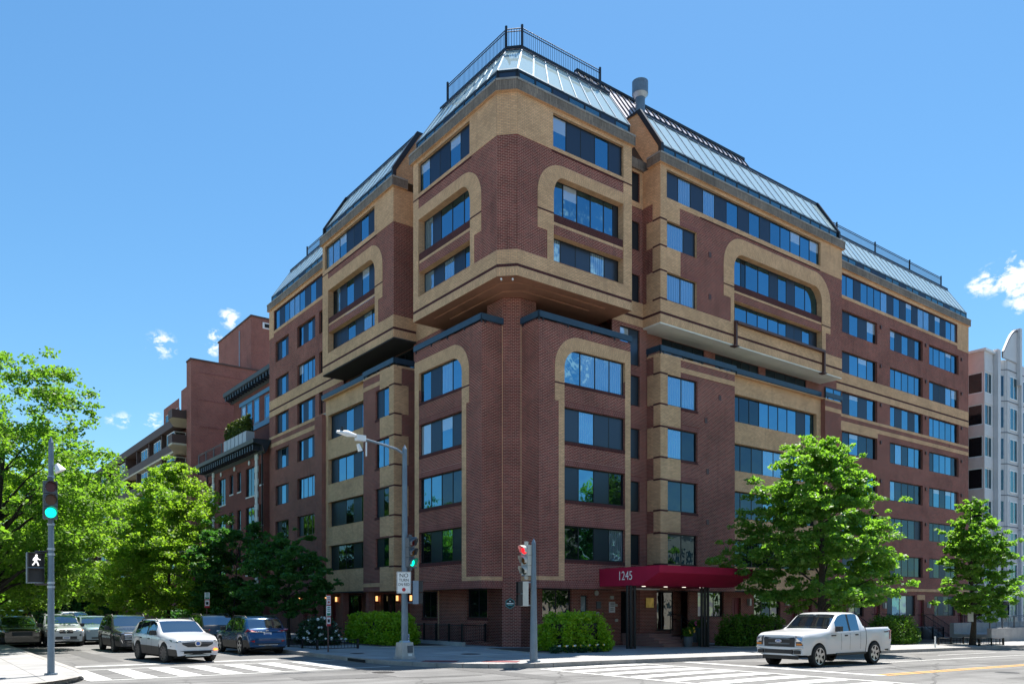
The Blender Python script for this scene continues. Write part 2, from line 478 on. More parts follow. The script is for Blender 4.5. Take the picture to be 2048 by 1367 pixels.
# ------------------------------------------------------------------ mesh helpers
class MB:
    """collects faces in (x, y, z) and links them as one mesh object"""

    def __init__(self):
        self.v, self.f, self.mi, self.uv, self.mats, self.sm = [], [], [], [], [], []

    def m(self, name):
        if name not in self.mats:
            self.mats.append(name)
        return self.mats.index(name)

    def face(self, pts, mat, uv=None, smooth=False):
        i = len(self.v)
        P = [Vector(p) for p in pts]
        self.v += [tuple(p) for p in P]
        self.f.append(tuple(range(i, i + len(P))))
        self.mi.append(self.m(mat))
        self.sm.append(smooth)
        if uv is None:
            n = Vector((0, 0, 0))
            for k in range(len(P)):
                p, q = P[k], P[(k + 1) % len(P)]
                n += Vector(((p.y - q.y) * (p.z + q.z), (p.z - q.z) * (p.x + q.x), (p.x - q.x) * (p.y + q.y)))
            n = n.normalized() if n.length > 1e-12 else Vector((0, 0, 1))
            if abs(n.z) > 0.92:
                uv = [(p.x, p.y) for p in P]
            else:
                t = Vector((-n.y, n.x, 0)).normalized()
                if abs(t.x) >= abs(t.y):
                    t = t if t.x > 0 else -t
                else:
                    t = t if t.y > 0 else -t
                up = n.cross(t)
                if up.z < 0:
                    up = -up
                uv = [(p.dot(t), p.dot(up)) for p in P]
        self.uv += uv
        return self

    def box(self, x0, x1, y0, y1, z0, z1, mat, skip=""):
        a, b, c, d = (x0, y0, z0), (x1, y0, z0), (x1, y1, z0), (x0, y1, z0)
        e, f, g, h = (x0, y0, z1), (x1, y0, z1), (x1, y1, z1), (x0, y1, z1)
        for k, q in (("-", (d, c, b, a)), ("+", (e, f, g, h)), ("f", (a, b, f, e)), ("r", (b, c, g, f)), ("k", (c, d, h, g)), ("l", (d, a, e, h))):
            if k not in skip:
                self.face(q, mat)
        return self

    def prism(self, poly, z0, z1, mat, cap=True):
        n = len(poly)
        for i in range(n):
            p, q = poly[i], poly[(i + 1) % n]
            self.face(((p[0], p[1], z0), (q[0], q[1], z0), (q[0], q[1], z1), (p[0], p[1], z1)), mat)
        if cap:
            self.face([(p[0], p[1], z1) for p in poly], mat)
            self.face([(p[0], p[1], z0) for p in reversed(poly)], mat)
        return self

    def tube(self, pts, rad, mat, seg=8, caps=True, smooth=True):
        P = [Vector(p) for p in pts]
        R = rad if isinstance(rad, (list, tuple)) else [rad] * len(P)
        rings = []
        for i, p in enumerate(P):
            t = (P[min(i + 1, len(P) - 1)] - P[max(i - 1, 0)]).normalized()
            ref = Vector((0, 0, 1)) if abs(t.z) < 0.95 else Vector((1, 0, 0))
            x = t.cross(ref).normalized()
            y = t.cross(x)
            rings.append([p + (x * math.cos(k * 2 * math.pi / seg) + y * math.sin(k * 2 * math.pi / seg)) * R[i] for k in range(seg)])
        for i in range(len(P) - 1):
            for k in range(seg):
                k2 = (k + 1) % seg
                self.face((rings[i][k], rings[i][k2], rings[i + 1][k2], rings[i + 1][k]), mat, smooth=smooth)
        if caps:
            self.face(list(reversed(rings[0])), mat)
            self.face(rings[-1], mat)
        return self

    def mesh(self, name, org=(0, 0, 0)):
        me = bpy.data.meshes.new(name)
        o = Vector(org)
        me.from_pydata([(x - o.x, y - o.y, z - o.z) for x, y, z in self.v], [], self.f)
        for mt in self.mats:
            me.materials.append(MATS[mt])
        me.polygons.foreach_set("material_index", self.mi)
        me.polygons.foreach_set("use_smooth", self.sm)
        u = me.uv_layers.new(name="UVMap")
        u.data.foreach_set("uv", np.array(self.uv, dtype=np.float32).ravel())
        me.update()
        return me

    def build(self, name, parent=None, weld=False, **props):
        org = ORG.get(parent.name, (0, 0, 0)) if parent is not None else (0, 0, 0)
        me = self.mesh(name, org)
        if weld:
            import bmesh
            bm = bmesh.new(); bm.from_mesh(me)
            bmesh.ops.remove_doubles(bm, verts=bm.verts, dist=0.0005)
            bmesh.ops.recalc_face_normals(bm, faces=bm.faces)
            bm.to_mesh(me); bm.free()
        return link(name, me, parent, **props)


ORG = {}


def link(name, me, parent=None, loc=(0, 0, 0), rz=0.0, **props):
    o = bpy.data.objects.new(name, me)
    COL.objects.link(o)
    if parent is not None:
        o.parent = parent
        ORG[o.name] = ORG.get(parent.name, (0, 0, 0)) if tuple(loc) == (0, 0, 0) and rz == 0 else (0, 0, 0)
    o.location = loc
    o.rotation_euler = (0, 0, rz)
    for k, v in props.items():
        o[k] = v
    return o


def thing(name, label, cat, a, b, z=0.0, rot=0.0, group=None, absolute=False):
    """an Empty at the thing's base; absolute=True: its parts are given in street-grid coordinates"""
    o = bpy.data.objects.new(name, None)
    COL.objects.link(o)
    o.location = wp(a, b, z)
    o.rotation_euler = (0, 0, TH + rot)
    o["label"] = label
    o["category"] = cat
    if group:
        o["group"] = group
    o.empty_display_size = 0.3
    ORG[o.name] = (a, b, z) if absolute else (0, 0, 0)
    return o


def struct(name, mb, kind="structure"):
    """a piece of the setting, given in street-grid coordinates"""
    o = link(name, mb.mesh(name), None, rz=TH)
    o["kind"] = kind
    return o


def text_mesh(body, size, mat, align="CENTER", extrude=0.002, sx=1.0):
    cu = bpy.data.curves.new("lettering", "FONT")
    cu.body = body; cu.size = size; cu.align_x = align; cu.align_y = "CENTER"; cu.extrude = extrude; cu.resolution_u = 3
    ob = bpy.data.objects.new("lettering", cu); COL.objects.link(ob)
    dg = bpy.context.evaluated_depsgraph_get(); dg.update()
    me = bpy.data.meshes.new_from_object(ob.evaluated_get(dg))
    bpy.data.objects.remove(ob); bpy.data.curves.remove(cu)
    me.materials.clear(); me.materials.append(MATS[mat])
    if sx != 1.0:
        for v in me.vertices:
            v.co.x *= sx
    return me
# ------------------------------------------------------------------ facade kit
class Fac:
    """a facade plane; X runs to the viewer's right, d outwards. R faces -V (X = a), L faces -U (X = -b)"""

    def __init__(self, root, kind, plane):
        self.root, self.k, self.p = root, kind, plane

    def at(self, X, d, z):
        return (X, self.p - d, z) if self.k == "R" else (self.p - d, -X, z)

    def rz(self):
        return 0.0 if self.k == "R" else -math.pi / 2


def xr(fac, s0, s1):
    return (s0, s1) if fac.k == "R" else (-s1, -s0)


TRIM = {"tan_brick": "tan_brick_band", "tan_soldier": "tan_brick_band", "red_soldier": "soldier_course", "dark_soldier": "dark_brick_stripe",
        "grey_cornice": "cornice", "red_brick": "brick_panel"}


def wall(fac, s0, s1, z0, z1, holes=(), over=(), base="red_brick", reveal=0.2, rev="red_brick", proud=0.015, name="wall"):
    """brick wall with real openings; OVER lists raised bands (s0, s1, z0, z1, material), later ones win"""
    X0, X1 = xr(fac, s0, s1)
    H = [(*xr(fac, h[0], h[1]), h[2], h[3], reveal, rev, h[4] if len(h) > 4 else "") for h in holes]
    O = [(*xr(fac, o[0], o[1]), *o[2:]) for o in over]
    xs = {X0, X1}; zs = {z0, z1}
    for r in H + O:
        xs |= {min(max(r[0], X0), X1), min(max(r[1], X0), X1)}; zs |= {min(max(r[2], z0), z1), min(max(r[3], z0), z1)}

    def uniq(s):
        out = []
        for v in sorted(s):
            if not out or v - out[-1] > 0.004:
                out.append(v)
        return out
    xs, zs = uniq(xs), uniq(zs)
    mb = MB()
    om = {}
    for j in range(len(zs) - 1):
        run = None
        row = []
        for i in range(len(xs) - 1):
            cx, cz = (xs[i] + xs[i + 1]) / 2, (zs[j] + zs[j + 1]) / 2
            c = -1
            for k, o in enumerate(O):
                if o[0] < cx < o[1] and o[2] < cz < o[3]:
                    c = k
            if any(h[0] < cx < h[1] and h[2] < cz < h[3] for h in H):
                c = -2
            row.append(c)
        i = 0
        while i < len(row):
            e = i
            while e + 1 < len(row) and row[e + 1] == row[i]:
                e += 1
            c, x0, x1 = row[i], xs[i], xs[e + 1]
            if c == -1:
                mb.face([fac.at(x0, 0, zs[j]), fac.at(x1, 0, zs[j]), fac.at(x1, 0, zs[j + 1]), fac.at(x0, 0, zs[j + 1])], base)
            elif c >= 0:
                om.setdefault(c, []).append((x0, x1, zs[j], zs[j + 1]))
            i = e + 1
    for h in H:
        x0, x1, a, b, dp, mt, skip = h
        for k, q in (("b", ((x0, a), (x1, a))), ("s", ((x1, a), (x1, b))), ("t", ((x1, b), (x0, b))), ("s", ((x0, b), (x0, a)))):
            (p, s), (r, t) = q
            if k in skip:
                continue
            mb.face([fac.at(p, 0.012, s), fac.at(r, 0.012, t), fac.at(r, -dp, t), fac.at(p, -dp, s)], mt)
    if mb.f:
        mb.build(name, fac.root)
    for c, cells in om.items():
        o = O[c]
        d = proud if len(o) < 6 else o[5]
        b = MB()
        for x0, x1, a, e in cells:
            A, B = [fac.at(x0, d, a), fac.at(x1, d, a), fac.at(x1, d, e), fac.at(x0, d, e)], [fac.at(x0, -0.01, a), fac.at(x1, -0.01, a), fac.at(x1, -0.01, e), fac.at(x0, -0.01, e)]
            b.face(A, o[4])
            for k in range(4):
                b.face([A[k], B[k], B[(k + 1) % 4], A[(k + 1) % 4]], o[4])
        b.build(TRIM.get(o[4], "wall_panel"), fac.root)


PANE = {}
PRND = random.Random(5)
PMAT = {"g": ("glass", "pane"), "d": ("glass_dark", "pane"), "c": ("glass_curtain", "pane"), "b": ("glass_blind", "pane"), "s": ("screen", "insect_screen"),
        "h": ("shop_glass", "pane"), "n": ("neighbour_glass", "pane"), "v": ("glass", "pane")}
FRAMES = {}


def window(fac, s0, s1, z0, z1, spec, d=-0.16, fr=0.065, mat="frame", wide=None, name="window", sill=None):
    """frame with mullions, and one object for every pane or insect screen, listed from the viewer's left"""
    X0, X1 = xr(fac, s0, s1)
    w, h = X1 - X0, z1 - z0
    wide = wide or [1.0] * len(spec)
    key = (round(w, 3), round(h, 3), spec, fr, mat, tuple(wide), sill)
    edges = [0.0]
    for x in wide:
        edges.append(edges[-1] + x / sum(wide) * w)
    if key not in FRAMES:
        mb = MB()
        y0, y1 = -0.03, 0.03
        mb.box(0, w, y0, y1, 0, fr, mat).box(0, w, y0, y1, h - fr, h, mat)
        for i, e in enumerate(edges):
            x0 = 0 if i == 0 else (w - fr if i == len(edges) - 1 else e - fr * 0.42)
            x1 = fr if i == 0 else (w if i == len(edges) - 1 else e + fr * 0.42)
            mb.box(x0, x1, y0 + 0.004, y1 - 0.004, fr, h - fr, mat, skip="+-")
        if sill:
            mb.box(-0.06, w + 0.06, -0.16, 0.03, -0.12, 0.0, sill)
        FRAMES[key] = mb.mesh(name)
    loc = Vector(fac.at(X0, d, z0)) - Vector(ORG[fac.root.name])
    o = link(name, FRAMES[key], fac.root, loc=loc, rz=fac.rz())
    for i, c in enumerate(spec):
        x0, x1 = edges[i] + fr * 0.42, edges[i + 1] - fr * 0.42
        pw, ph = round(x1 - x0, 3), round(h - 2 * fr, 3)
        if c == "g" and z0 > 3.5 and PRND.random() < 0.14:
            c = "v"
        pk = (pw, ph, c)
        if pk not in PANE and c == "v":
            k = PRND.uniform(0.45, 0.8)
            PANE[pk] = MB().box(0, pw, -0.008, 0.008, 0, ph * k, "glass").box(0, pw, -0.008, 0.008, ph * k, ph, "glass_blind").mesh("pane")
        if pk not in PANE:
            PANE[pk] = MB().box(0, pw, -0.008, 0.008, 0, ph, PMAT[c][0]).mesh(PMAT[c][1])
        link(PMAT[c][1], PANE[pk], o, loc=(x0, -0.012 if c == "s" else 0.0, fr))
    return o


def arc(cx, cz, rx, rz, t0, t1, n=14):
    return [(cx + rx * math.cos(t0 + (t1 - t0) * i / n), cz + rz * math.sin(t0 + (t1 - t0) * i / n)) for i in range(n + 1)]


def arch(fac, so0, so1, zo, si0, si1, zi, zb, ro=(None, None), ri=(None, None), depth=0.35, proud=0.015):
    """arched tan surround: the opening and its raised border have rounded top corners; RO and RI give (left, right) radii as (rx, rz)"""
    X0, X1 = xr(fac, so0, so1); x0, x1 = xr(fac, si0, si1)

    def outline(A, B, top, r):
        pts = []
        if r[0]:
            cx, cz = A + r[0][0], top - r[0][1]
            pts += [(A, zb)] + arc(cx, cz, r[0][0], r[0][1], math.pi, math.pi / 2)
        else:
            pts += [(A, zb)] + [(A, zb + (top - zb) * (i + 1) / 15) for i in range(15)]
        if r[1]:
            cx, cz = B - r[1][0], top - r[1][1]
            pts += arc(cx, cz, r[1][0], r[1][1], math.pi / 2, 0) + [(B, zb)]
        else:
            pts += [(B, top - (top - zb) * i / 15) for i in range(15)] + [(B, zb)]
        return pts
    PO, PI_ = outline(X0, X1, zo, ro), outline(x0, x1, zi, ri)
    mb = MB()
    L = 0.0
    for i in range(len(PO) - 1):
        a, b, c, d = PO[i], PO[i + 1], PI_[i + 1], PI_[i]
        l = max(math.dist(a, b), math.dist(d, c))
        ta, tb = math.dist(a, d), math.dist(b, c)
        mb.face([fac.at(a[0], proud, a[1]), fac.at(d[0], proud, d[1]), fac.at(c[0], proud, c[1]), fac.at(b[0], proud, b[1])], "tan_brick",
                uv=[(0, L), (ta, L), (tb, L + l), (0, L + l)])
        mb.face([fac.at(a[0], proud, a[1]), fac.at(b[0], proud, b[1]), fac.at(b[0], -0.01, b[1]), fac.at(a[0], -0.01, a[1])], "tan_brick", uv=[(0, L), (0, L + l), (.02, L + l), (.02, L)])
        mb.face([fac.at(d[0], proud, d[1]), fac.at(c[0], proud, c[1]), fac.at(c[0], -depth, c[1]), fac.at(d[0], -depth, d[1])], "tan_brick",
                uv=[(0, L), (0, L + l), (depth, L + l), (depth, L)], smooth=True)
        L += l
    mb.build("arch_surround", fac.root)
    for k, r, X in ((0, ro[0], X0), (1, ro[1], X1)):
        if not r:
            continue
        sp = MB()
        pts = [p for p in PO if (p[0] <= X0 + r[0] + 1e-6 if k == 0 else p[0] >= X1 - r[0] - 1e-6) and p[1] > zb + 1e-6]
        for i in range(len(pts) - 1):
            sp.face([fac.at(X, 0, zo), fac.at(*[pts[i][0], 0, pts[i][1]]), fac.at(*[pts[i + 1][0], 0, pts[i + 1][1]])], "red_brick")
        sp.build("arch_spandrel", fac.root)


def railing(root, path, z, h=1.05, post=1.6, bal=0.14, mat="rail_black", name="railing", posts_tall=0.12, rails=(0.06, 0.88, 1.0), r=0.028, zf=None):
    """metal railing along a path in street-grid coordinates: rails and balusters, with every post a part of it"""
    mb = MB()
    zf = zf or (lambda a: 0.0)
    spots = []
    for i in range(len(path) - 1):
        p, q = Vector((*path[i], 0)), Vector((*path[i + 1], 0))
        L = (q - p).length
        for k in rails:
            mb.tube([(p.x, p.y, z + k * h + zf(p.x)), (q.x, q.y, z + k * h + zf(q.x))], r, mat, seg=4, smooth=False)
        n = max(1, int(L / bal))
        for j in range(1, n):
            c = p + (q - p) * (j / n)
            t = (q - p).normalized() * 0.013
            s = Vector((-t.y, t.x, 0))
            zz = zf(c.x)
            mb.face([(c.x - t.x, c.y - t.y, z + 0.06 + zz), (c.x + t.x, c.y + t.y, z + 0.06 + zz), (c.x + t.x, c.y + t.y, z + h + zz), (c.x - t.x, c.y - t.y, z + h + zz)], mat)
            mb.face([(c.x - s.x, c.y - s.y, z + 0.06 + zz), (c.x + s.x, c.y + s.y, z + 0.06 + zz), (c.x + s.x, c.y + s.y, z + h + zz), (c.x - s.x, c.y - s.y, z + h + zz)], mat)
        m = max(1, round(L / post))
        spots += [p + (q - p) * (j / m) for j in range(m + (1 if i == len(path) - 2 else 0))]
    o = mb.build(name, root)
    for c in spots:
        pb = MB().box(c.x - 0.045, c.x + 0.045, c.y - 0.045, c.y + 0.045, z - 0.02 + zf(c.x), z + h + posts_tall + zf(c.x), mat)
        pb.build("post", o)
    return o
# ------------------------------------------------------------------ ground, roads, pavements
def sloped(mb, a0, a1, b0, b1, dz, mat):
    cuts = [a0] + [c for c in (20.0, 80.0) if a0 < c < a1] + [a1]
    for p, q in zip(cuts, cuts[1:]):
        mb.face([(p, b0, dz + G(p)), (q, b0, dz + G(q)), (q, b1, dz + G(q)), (p, b1, dz + G(p))], mat)


mb = MB()
for a0, a1 in ((-1500, 20), (20, 80), (80, 2500)):
    mb.face([(a0, -1500, G(a0)), (a1, -1500, G(a1)), (a1, 2500, G(a1)), (a0, 2500, G(a0))], "asphalt")
struct("road", mb)

CORN = [(13.75, 200.0), (13.75, 28.2)] + [(17.75 + 4.0 * math.cos(t), 28.2 - 1.35 + 0 * t + 5.65 * math.sin(t)) for t in []]
arcp = [(13.75 + 4.2 * (1 - math.cos(t)), 28.0 - 6.6 * math.sin(t)) for t in [i * math.pi / 2 / 9 for i in range(10)]]
path = [(13.75, 200.0)] + arcp + [(20.0, 21.2), (80.0, 21.2), (400.0, 21.2)]
mb = MB()
mb.face([(p[0], p[1], 0.15) for p in path[:-2]] + [(20.0, 200.0, 0.15)], "pavement")
mb.face([(20, 21.2, 0.15), (80, 21.2, 0.15 + G(80)), (80, 200, 0.15 + G(80)), (20, 200, 0.15)], "pavement")
mb.face([(80, 21.2, 0.15 + G(80)), (400, 21.2, 0.15 + G(80)), (400, 200, 0.15 + G(80)), (80, 200, 0.15 + G(80))], "pavement")
struct("pavement", mb)


def kerb(path, name="kerb", w=0.18, flip=1):
    mb = MB()
    off = []
    for i in range(len(path)):
        p = Vector((*path[max(i - 1, 0)], 0)); q = Vector((*path[min(i + 1, len(path) - 1)], 0))
        d = (q - p).normalized(); off.append(Vector((d.y, -d.x, 0)) * flip)
    for i in range(len(path) - 1):
        # stones about 1.8 m long near the corner, long runs farther off
        p, q = Vector((*path[i], 0)), Vector((*path[i + 1], 0))
        n = max(1, min(34, int((q - p).length / 1.8)))
        for k in range(n):
            s, t = p.lerp(q, k / n), p.lerp(q, (k + 1) / n)
            ns, nt = off[i].lerp(off[i + 1], k / n) * 0.02, off[i].lerp(off[i + 1], (k + 1) / n) * 0.02
            gap = (t - s).normalized() * 0.008
            s, t = s + gap, t - gap
            zs, zt_ = 0.156 + G(s.x), 0.156 + G(t.x)
            ws, wt = -ns * (w / 0.02), -nt * (w / 0.02)
            A, B_, C_, D_ = s + ns, t + nt, t + wt, s + ws
            mb.face([(A.x, A.y, -0.05 + G(s.x)), (B_.x, B_.y, -0.05 + G(t.x)), (B_.x, B_.y, zt_), (A.x, A.y, zs)], "kerb_stone")
            mb.face([(A.x, A.y, zs), (B_.x, B_.y, zt_), (C_.x, C_.y, zt_), (D_.x, D_.y, zs)], "kerb_stone")
    struct(name, mb)


kerb(path, flip=1)
# storm drain set in the kerb of the left street, manhole covers and red tactile pads on the corner
mb = MB(); mb.box(13.70, 13.735, 27.2, 28.6, 0.02, 0.12, "dark_inside"); struct("storm_drain", mb)
mb = MB()
for a, b, r in ((18.6, 27.4, 0.42), (15.1, 30.6, 0.30)):
    mb.face([(a + r * math.cos(t), b + r * math.sin(t), 0.158) for t in [k * math.pi / 10 for k in range(20)]], "iron")
struct("manhole_cover", mb)
mb = MB(); mb.prism([(17.6, 26.2), (19.6, 26.2), (19.6, 29.2), (17.6, 29.2)], 0.1, 0.156, "concrete"); struct("pavement_patch", mb)
for c, r in (((15.25, 24.4), 0.5), ((16.9, 23.0), 0.3)):
    mb = MB()
    d = Vector((math.cos(-0.9 + r * 0.3), math.sin(-0.9 + r * 0.3))); n = Vector((-d.y, d.x))
    P = [Vector(c) + d * s * 0.62 + n * t * 0.42 for s, t in ((-1, -1), (1, -1), (1, 1), (-1, 1))]
    mb.prism([(p.x, p.y) for p in P], 0.1, 0.157, "tactile_red")
    struct("tactile_paving", mb)

# opposite pavement of the left street
arc2 = [(4.2 - 4.0 * (1 - math.cos(t)), 27.0 - 4.4 * math.sin(t)) for t in [i * math.pi / 2 / 9 for i in range(10)]]
path2 = [(4.2, 200.0)] + arc2 + [(-120.0, 22.6)]
mb = MB()
mb.face([(p[0], p[1], 0.15) for p in path2] + [(-120, 200, 0.15)], "pavement")
struct("pavement", mb)
kerb(path2, flip=1)

# ---- painted markings
Zm = 0.008


def stripe(mb, pts, mat="road_white", z=Zm):
    a0, a1 = min(p[0] for p in pts), max(p[0] for p in pts)
    if a0 < 20 < a1:
        # follow the fold in the road surface
        (p0, q0), (p1, q1), (p2, q2), (p3, q3) = pts
        t, u = (20 - p0) / (p1 - p0), (20 - p3) / (p2 - p3)
        m0, m1 = (20.0, q0 + (q1 - q0) * t), (20.0, q3 + (q2 - q3) * u)
        stripe(mb, [pts[0], m0, m1, pts[3]], mat, z); stripe(mb, [m0, pts[1], pts[2], m1], mat, z)
        return
    mb.face([(a, b, z + G(a)) for a, b in pts], mat)


mb = MB()
for i, a in enumerate((4.5, 5.75, 7.0, 8.25, 9.5, 10.75, 12.0)):
    stripe(mb, [(a - 0.32, 25.25), (a + 0.32, 25.25), (a + 0.32, 29.25), (a - 0.32, 29.25)])
stripe(mb, [(4.2, 24.95), (13.6, 24.95), (13.6, 25.12), (4.2, 25.12)])
stripe(mb, [(4.2, 29.4), (13.6, 29.4), (13.6, 29.55), (4.2, 29.55)])
stripe(mb, [(4.8, 31.05), (12.0, 31.05), (12.0, 31.5), (4.8, 31.5)])
struct("crosswalk_marking", mb)
mb = MB()
for k in range(11):
    b = 20.7 - 1.3 * k
    stripe(mb, [(17.3, b - 0.31), (21.6, b - 0.31), (21.6, b + 0.31), (17.3, b + 0.31)])
stripe(mb, [(16.95, 4.0), (17.15, 4.0), (17.15, 21.0), (16.95, 21.0)])
stripe(mb, [(21.8, 4.0), (22.0, 4.0), (22.0, 21.0), (21.8, 21.0)])
stripe(mb, [(24.0, 13.0), (24.4, 13.0), (24.4, 20.9), (24.0, 20.9)])
struct("crosswalk_marking", mb)
mb = MB()
for a0, a1 in ((24.5, 80), (80, 160)):
    stripe(mb, [(a0, 16.75), (a1, 16.75), (a1, 16.88), (a0, 16.88)])
for k in range(4):
    stripe(mb, [(40.0 + 11 * k, 18.75), (46.5 + 11 * k, 18.75), (46.5 + 11 * k, 18.87), (40.0 + 11 * k, 18.87)])
struct("lane_marking", mb)
mb = MB()
for b in (12.95, 13.25):
    for a0, a1 in ((24.4, 80), (80, 160)):
        stripe(mb, [(a0, b), (a1, b), (a1, b + 0.12), (a0, b + 0.12)], "road_yellow")
struct("centre_line", mb)
# utility cuts and tar patches in the asphalt
mb = MB()
for q in ([(9.0, 21.6), (11.8, 21.3), (11.9, 22.5), (9.1, 22.9)], [(26.5, 9.2), (32.0, 9.0), (32.1, 10.4), (26.6, 10.5)], [(14.6, 17.6), (15.4, 17.5), (15.5, 23.2), (14.7, 23.3)],
          [(34.0, 13.9), (44.0, 13.8), (44.0, 14.5), (34.0, 14.6)], [(6.0, 33.5), (6.8, 33.5), (6.8, 47.0), (6.0, 47.0)], [(25.2, 18.0), (27.0, 17.9), (27.1, 19.9), (25.3, 20.0)]):
    stripe(mb, q, "tar_patch", 0.004)
struct("road_patch", mb)
mb = MB()
rsp = random.Random(3)
for p, q in (((2.0, 20.5), (20.0, 17.2)), ((20.5, 15.0), (48.0, 14.2)), ((10.5, 24.5), (10.9, 44.0)), ((12.0, 14.5), (19.5, 22.5)), ((21.0, 10.0), (33.0, 15.5)), ((4.0, 24.0), (14.0, 20.0))):
    n = 26; prev = None
    for k in range(n + 1):
        t = k / n
        c_ = (p[0] + (q[0] - p[0]) * t + rsp.uniform(-.10, .10), p[1] + (q[1] - p[1]) * t + rsp.uniform(-.10, .10))
        if prev and not (prev[0] < 20 < c_[0]):
            w = 0.03 + 0.02 * rsp.random()
            mb.face([(prev[0], prev[1] - w, 0.006 + G(prev[0])), (c_[0], c_[1] - w, 0.006 + G(c_[0])), (c_[0], c_[1] + w, 0.006 + G(c_[0])), (prev[0], prev[1] + w, 0.006 + G(prev[0]))], "tar_patch")
        prev = c_
struct("tar_seam", mb)
mb = MB()
for a, b, r in ((12.2, 22.9, 0.36), (29.5, 11.6, 0.36), (8.6, 37.5, 0.36)):
    mb.face([(a + r * math.cos(t), b + r * math.sin(t), 0.005 + G(a)) for t in [k * math.pi / 10 for k in range(20)]], "iron")
struct("manhole_cover", mb)
# planting beds
for nm, poly in (("planting_bed", [(21.0, 26.2), (24.2, 26.2), (24.6, 29.9), (21.6, 30.6)]), ("planting_bed", [(18.2, 34.4), (21.9, 34.0), (22.0, 40.2), (18.2, 40.2)]),
                 ("planting_bed", [(29.8 + 5, 26.6), (41.5, 26.6), (41.5, 29.6), (34.8, 29.6)]), ("planting_bed", [(15.2, 38.6), (18.2, 38.6), (18.2, 50), (15.2, 50)]), ("planting_bed", [(46, 25.6), (70, 25.6), (70, 29.4), (46, 29.4)])):
    mb = MB()
    for i in range(len(poly)):
        p, q = poly[i], poly[(i + 1) % len(poly)]
        mb.face([(*p, -0.6), (*q, -0.6), (*q, 0.2 + G(q[0])), (*p, 0.2 + G(p[0]))], "concrete")
    mb.face([(*p, 0.2 + G(p[0])) for p in poly], "mulch")
    struct(nm, mb)
# ------------------------------------------------------------------ the corner apartment building
B0 = thing("apartment_building", "eight-storey red and tan brick corner apartment building with glass mansard roof and maroon awning", "apartment building", 22.24, 29.91, 0.0, absolute=True)
Z_COR0, Z_COR1 = 26.05, 26.60
FLR = [(4.42, 6.12), (7.36, 9.06), (10.27, 11.95)]
rnd = random.Random(11)


def spec(n, low=False):
    """sliding windows: glass and insect screens side by side, a few with curtains"""
    out = ""
    for i in range(n):
        out += rnd.choice("gggsssc" if not low else "ddssds")
    return out


# ---- lower corner block, right face
RL = Fac(B0, "R", 30.34)
holes = [(26.17, 30.37, a, b) for a, b in FLR] + [(26.17, 30.37, 13.15, 13.87, "t"), (25.56, 30.77, 13.87, 15.53, "bst")]
over = [(24.56, 30.77, 3.0, 3.38, "red_soldier"), (24.56, 26.17, 3.38, 3.57, "tan_brick"), (25.81, 26.17, 3.57, 12.2, "tan_brick"),
        (25.56, 26.17, 12.2, 13.87, "tan_brick"), (30.37, 30.77, 3.38, 13.87, "tan_brick"), (25.56, 26.17, 13.05, 13.13, "dark_soldier")]
for a, b in FLR[:]:
    over += [(26.17, 30.37, b, b + 0.3, "red_soldier"), (26.17, 30.37, a - 0.16, a, "dark_soldier")]
over += [(26.17, 30.37, 12.99, 13.15, "dark_soldier")]
wall(RL, 24.56, 30.77, 3.0, 15.95, holes, over)
arch(RL, 25.56, 30.77, 15.53, 26.17, 30.37, 14.87, 13.87, ((1.65, 1.65), None), ((1.0, 0.99), None), depth=0.2)
for (a, b), sp in zip(FLR, ("dgsc", "sgsd", "scss")):
    window(RL, 26.17, 30.37, a, b, sp)
window(RL, 26.17, 30.37, 13.15, 14.88, "gccc", wide=[1.15, 1, 1, 1])
Fac_ret = Fac(B0, "L", 24.56)
wall(Fac_ret, 30.34, 31.80, 3.0, 15.95, [], [(30.34, 31.8, 3.0, 3.38, "red_soldier"), (30.34, 31.74, 3.38, 3.57, "tan_brick")])
# ---- lower corner block, left face
LL = Fac(B0, "L", 22.56)
holes = [(34.02, 38.25, a, b) for a, b in FLR] + [(34.02, 38.25, 13.15, 13.85, "t"), (33.38, 38.7, 13.85, 15.45, "bst")]
over = [(32.3, 38.7, 3.0, 3.38, "red_soldier"), (32.3, 34.02, 3.38, 3.57, "tan_brick"), (33.63, 34.02, 3.57, 12.25, "tan_brick"),
        (33.38, 34.02, 12.25, 13.85, "tan_brick"), (38.25, 38.7, 3.38, 13.85, "tan_brick"), (33.38, 34.02, 13.05, 13.13, "dark_soldier")]
for a, b in FLR:
    over += [(34.02, 38.25, b, b + 0.3, "red_soldier"), (34.02, 38.25, a - 0.16, a, "dark_soldier")]
over += [(34.02, 38.25, 12.99, 13.15, "dark_soldier")]
wall(LL, 32.3, 38.7, 3.0, 15.95, holes, over)
arch(LL, 33.38, 38.7, 15.45, 34.02, 38.25, 14.77, 13.85, (None, (1.6, 1.6)), (None, (0.95, 0.92)), depth=0.2)
for (a, b), sp in zip(FLR, ("dsgs", "ggdd", "bsgs")):
    window(LL, 34.02, 38.25, a, b, sp)
window(LL, 34.02, 38.25, 13.15, 14.8, "gscg")
wall(Fac(B0, "R", 32.3), 22.56, 23.9, 3.0, 15.95, [], [(22.56, 23.82, 3.0, 3.38, "red_soldier"), (22.56, 23.82, 3.38, 3.57, "tan_brick")])
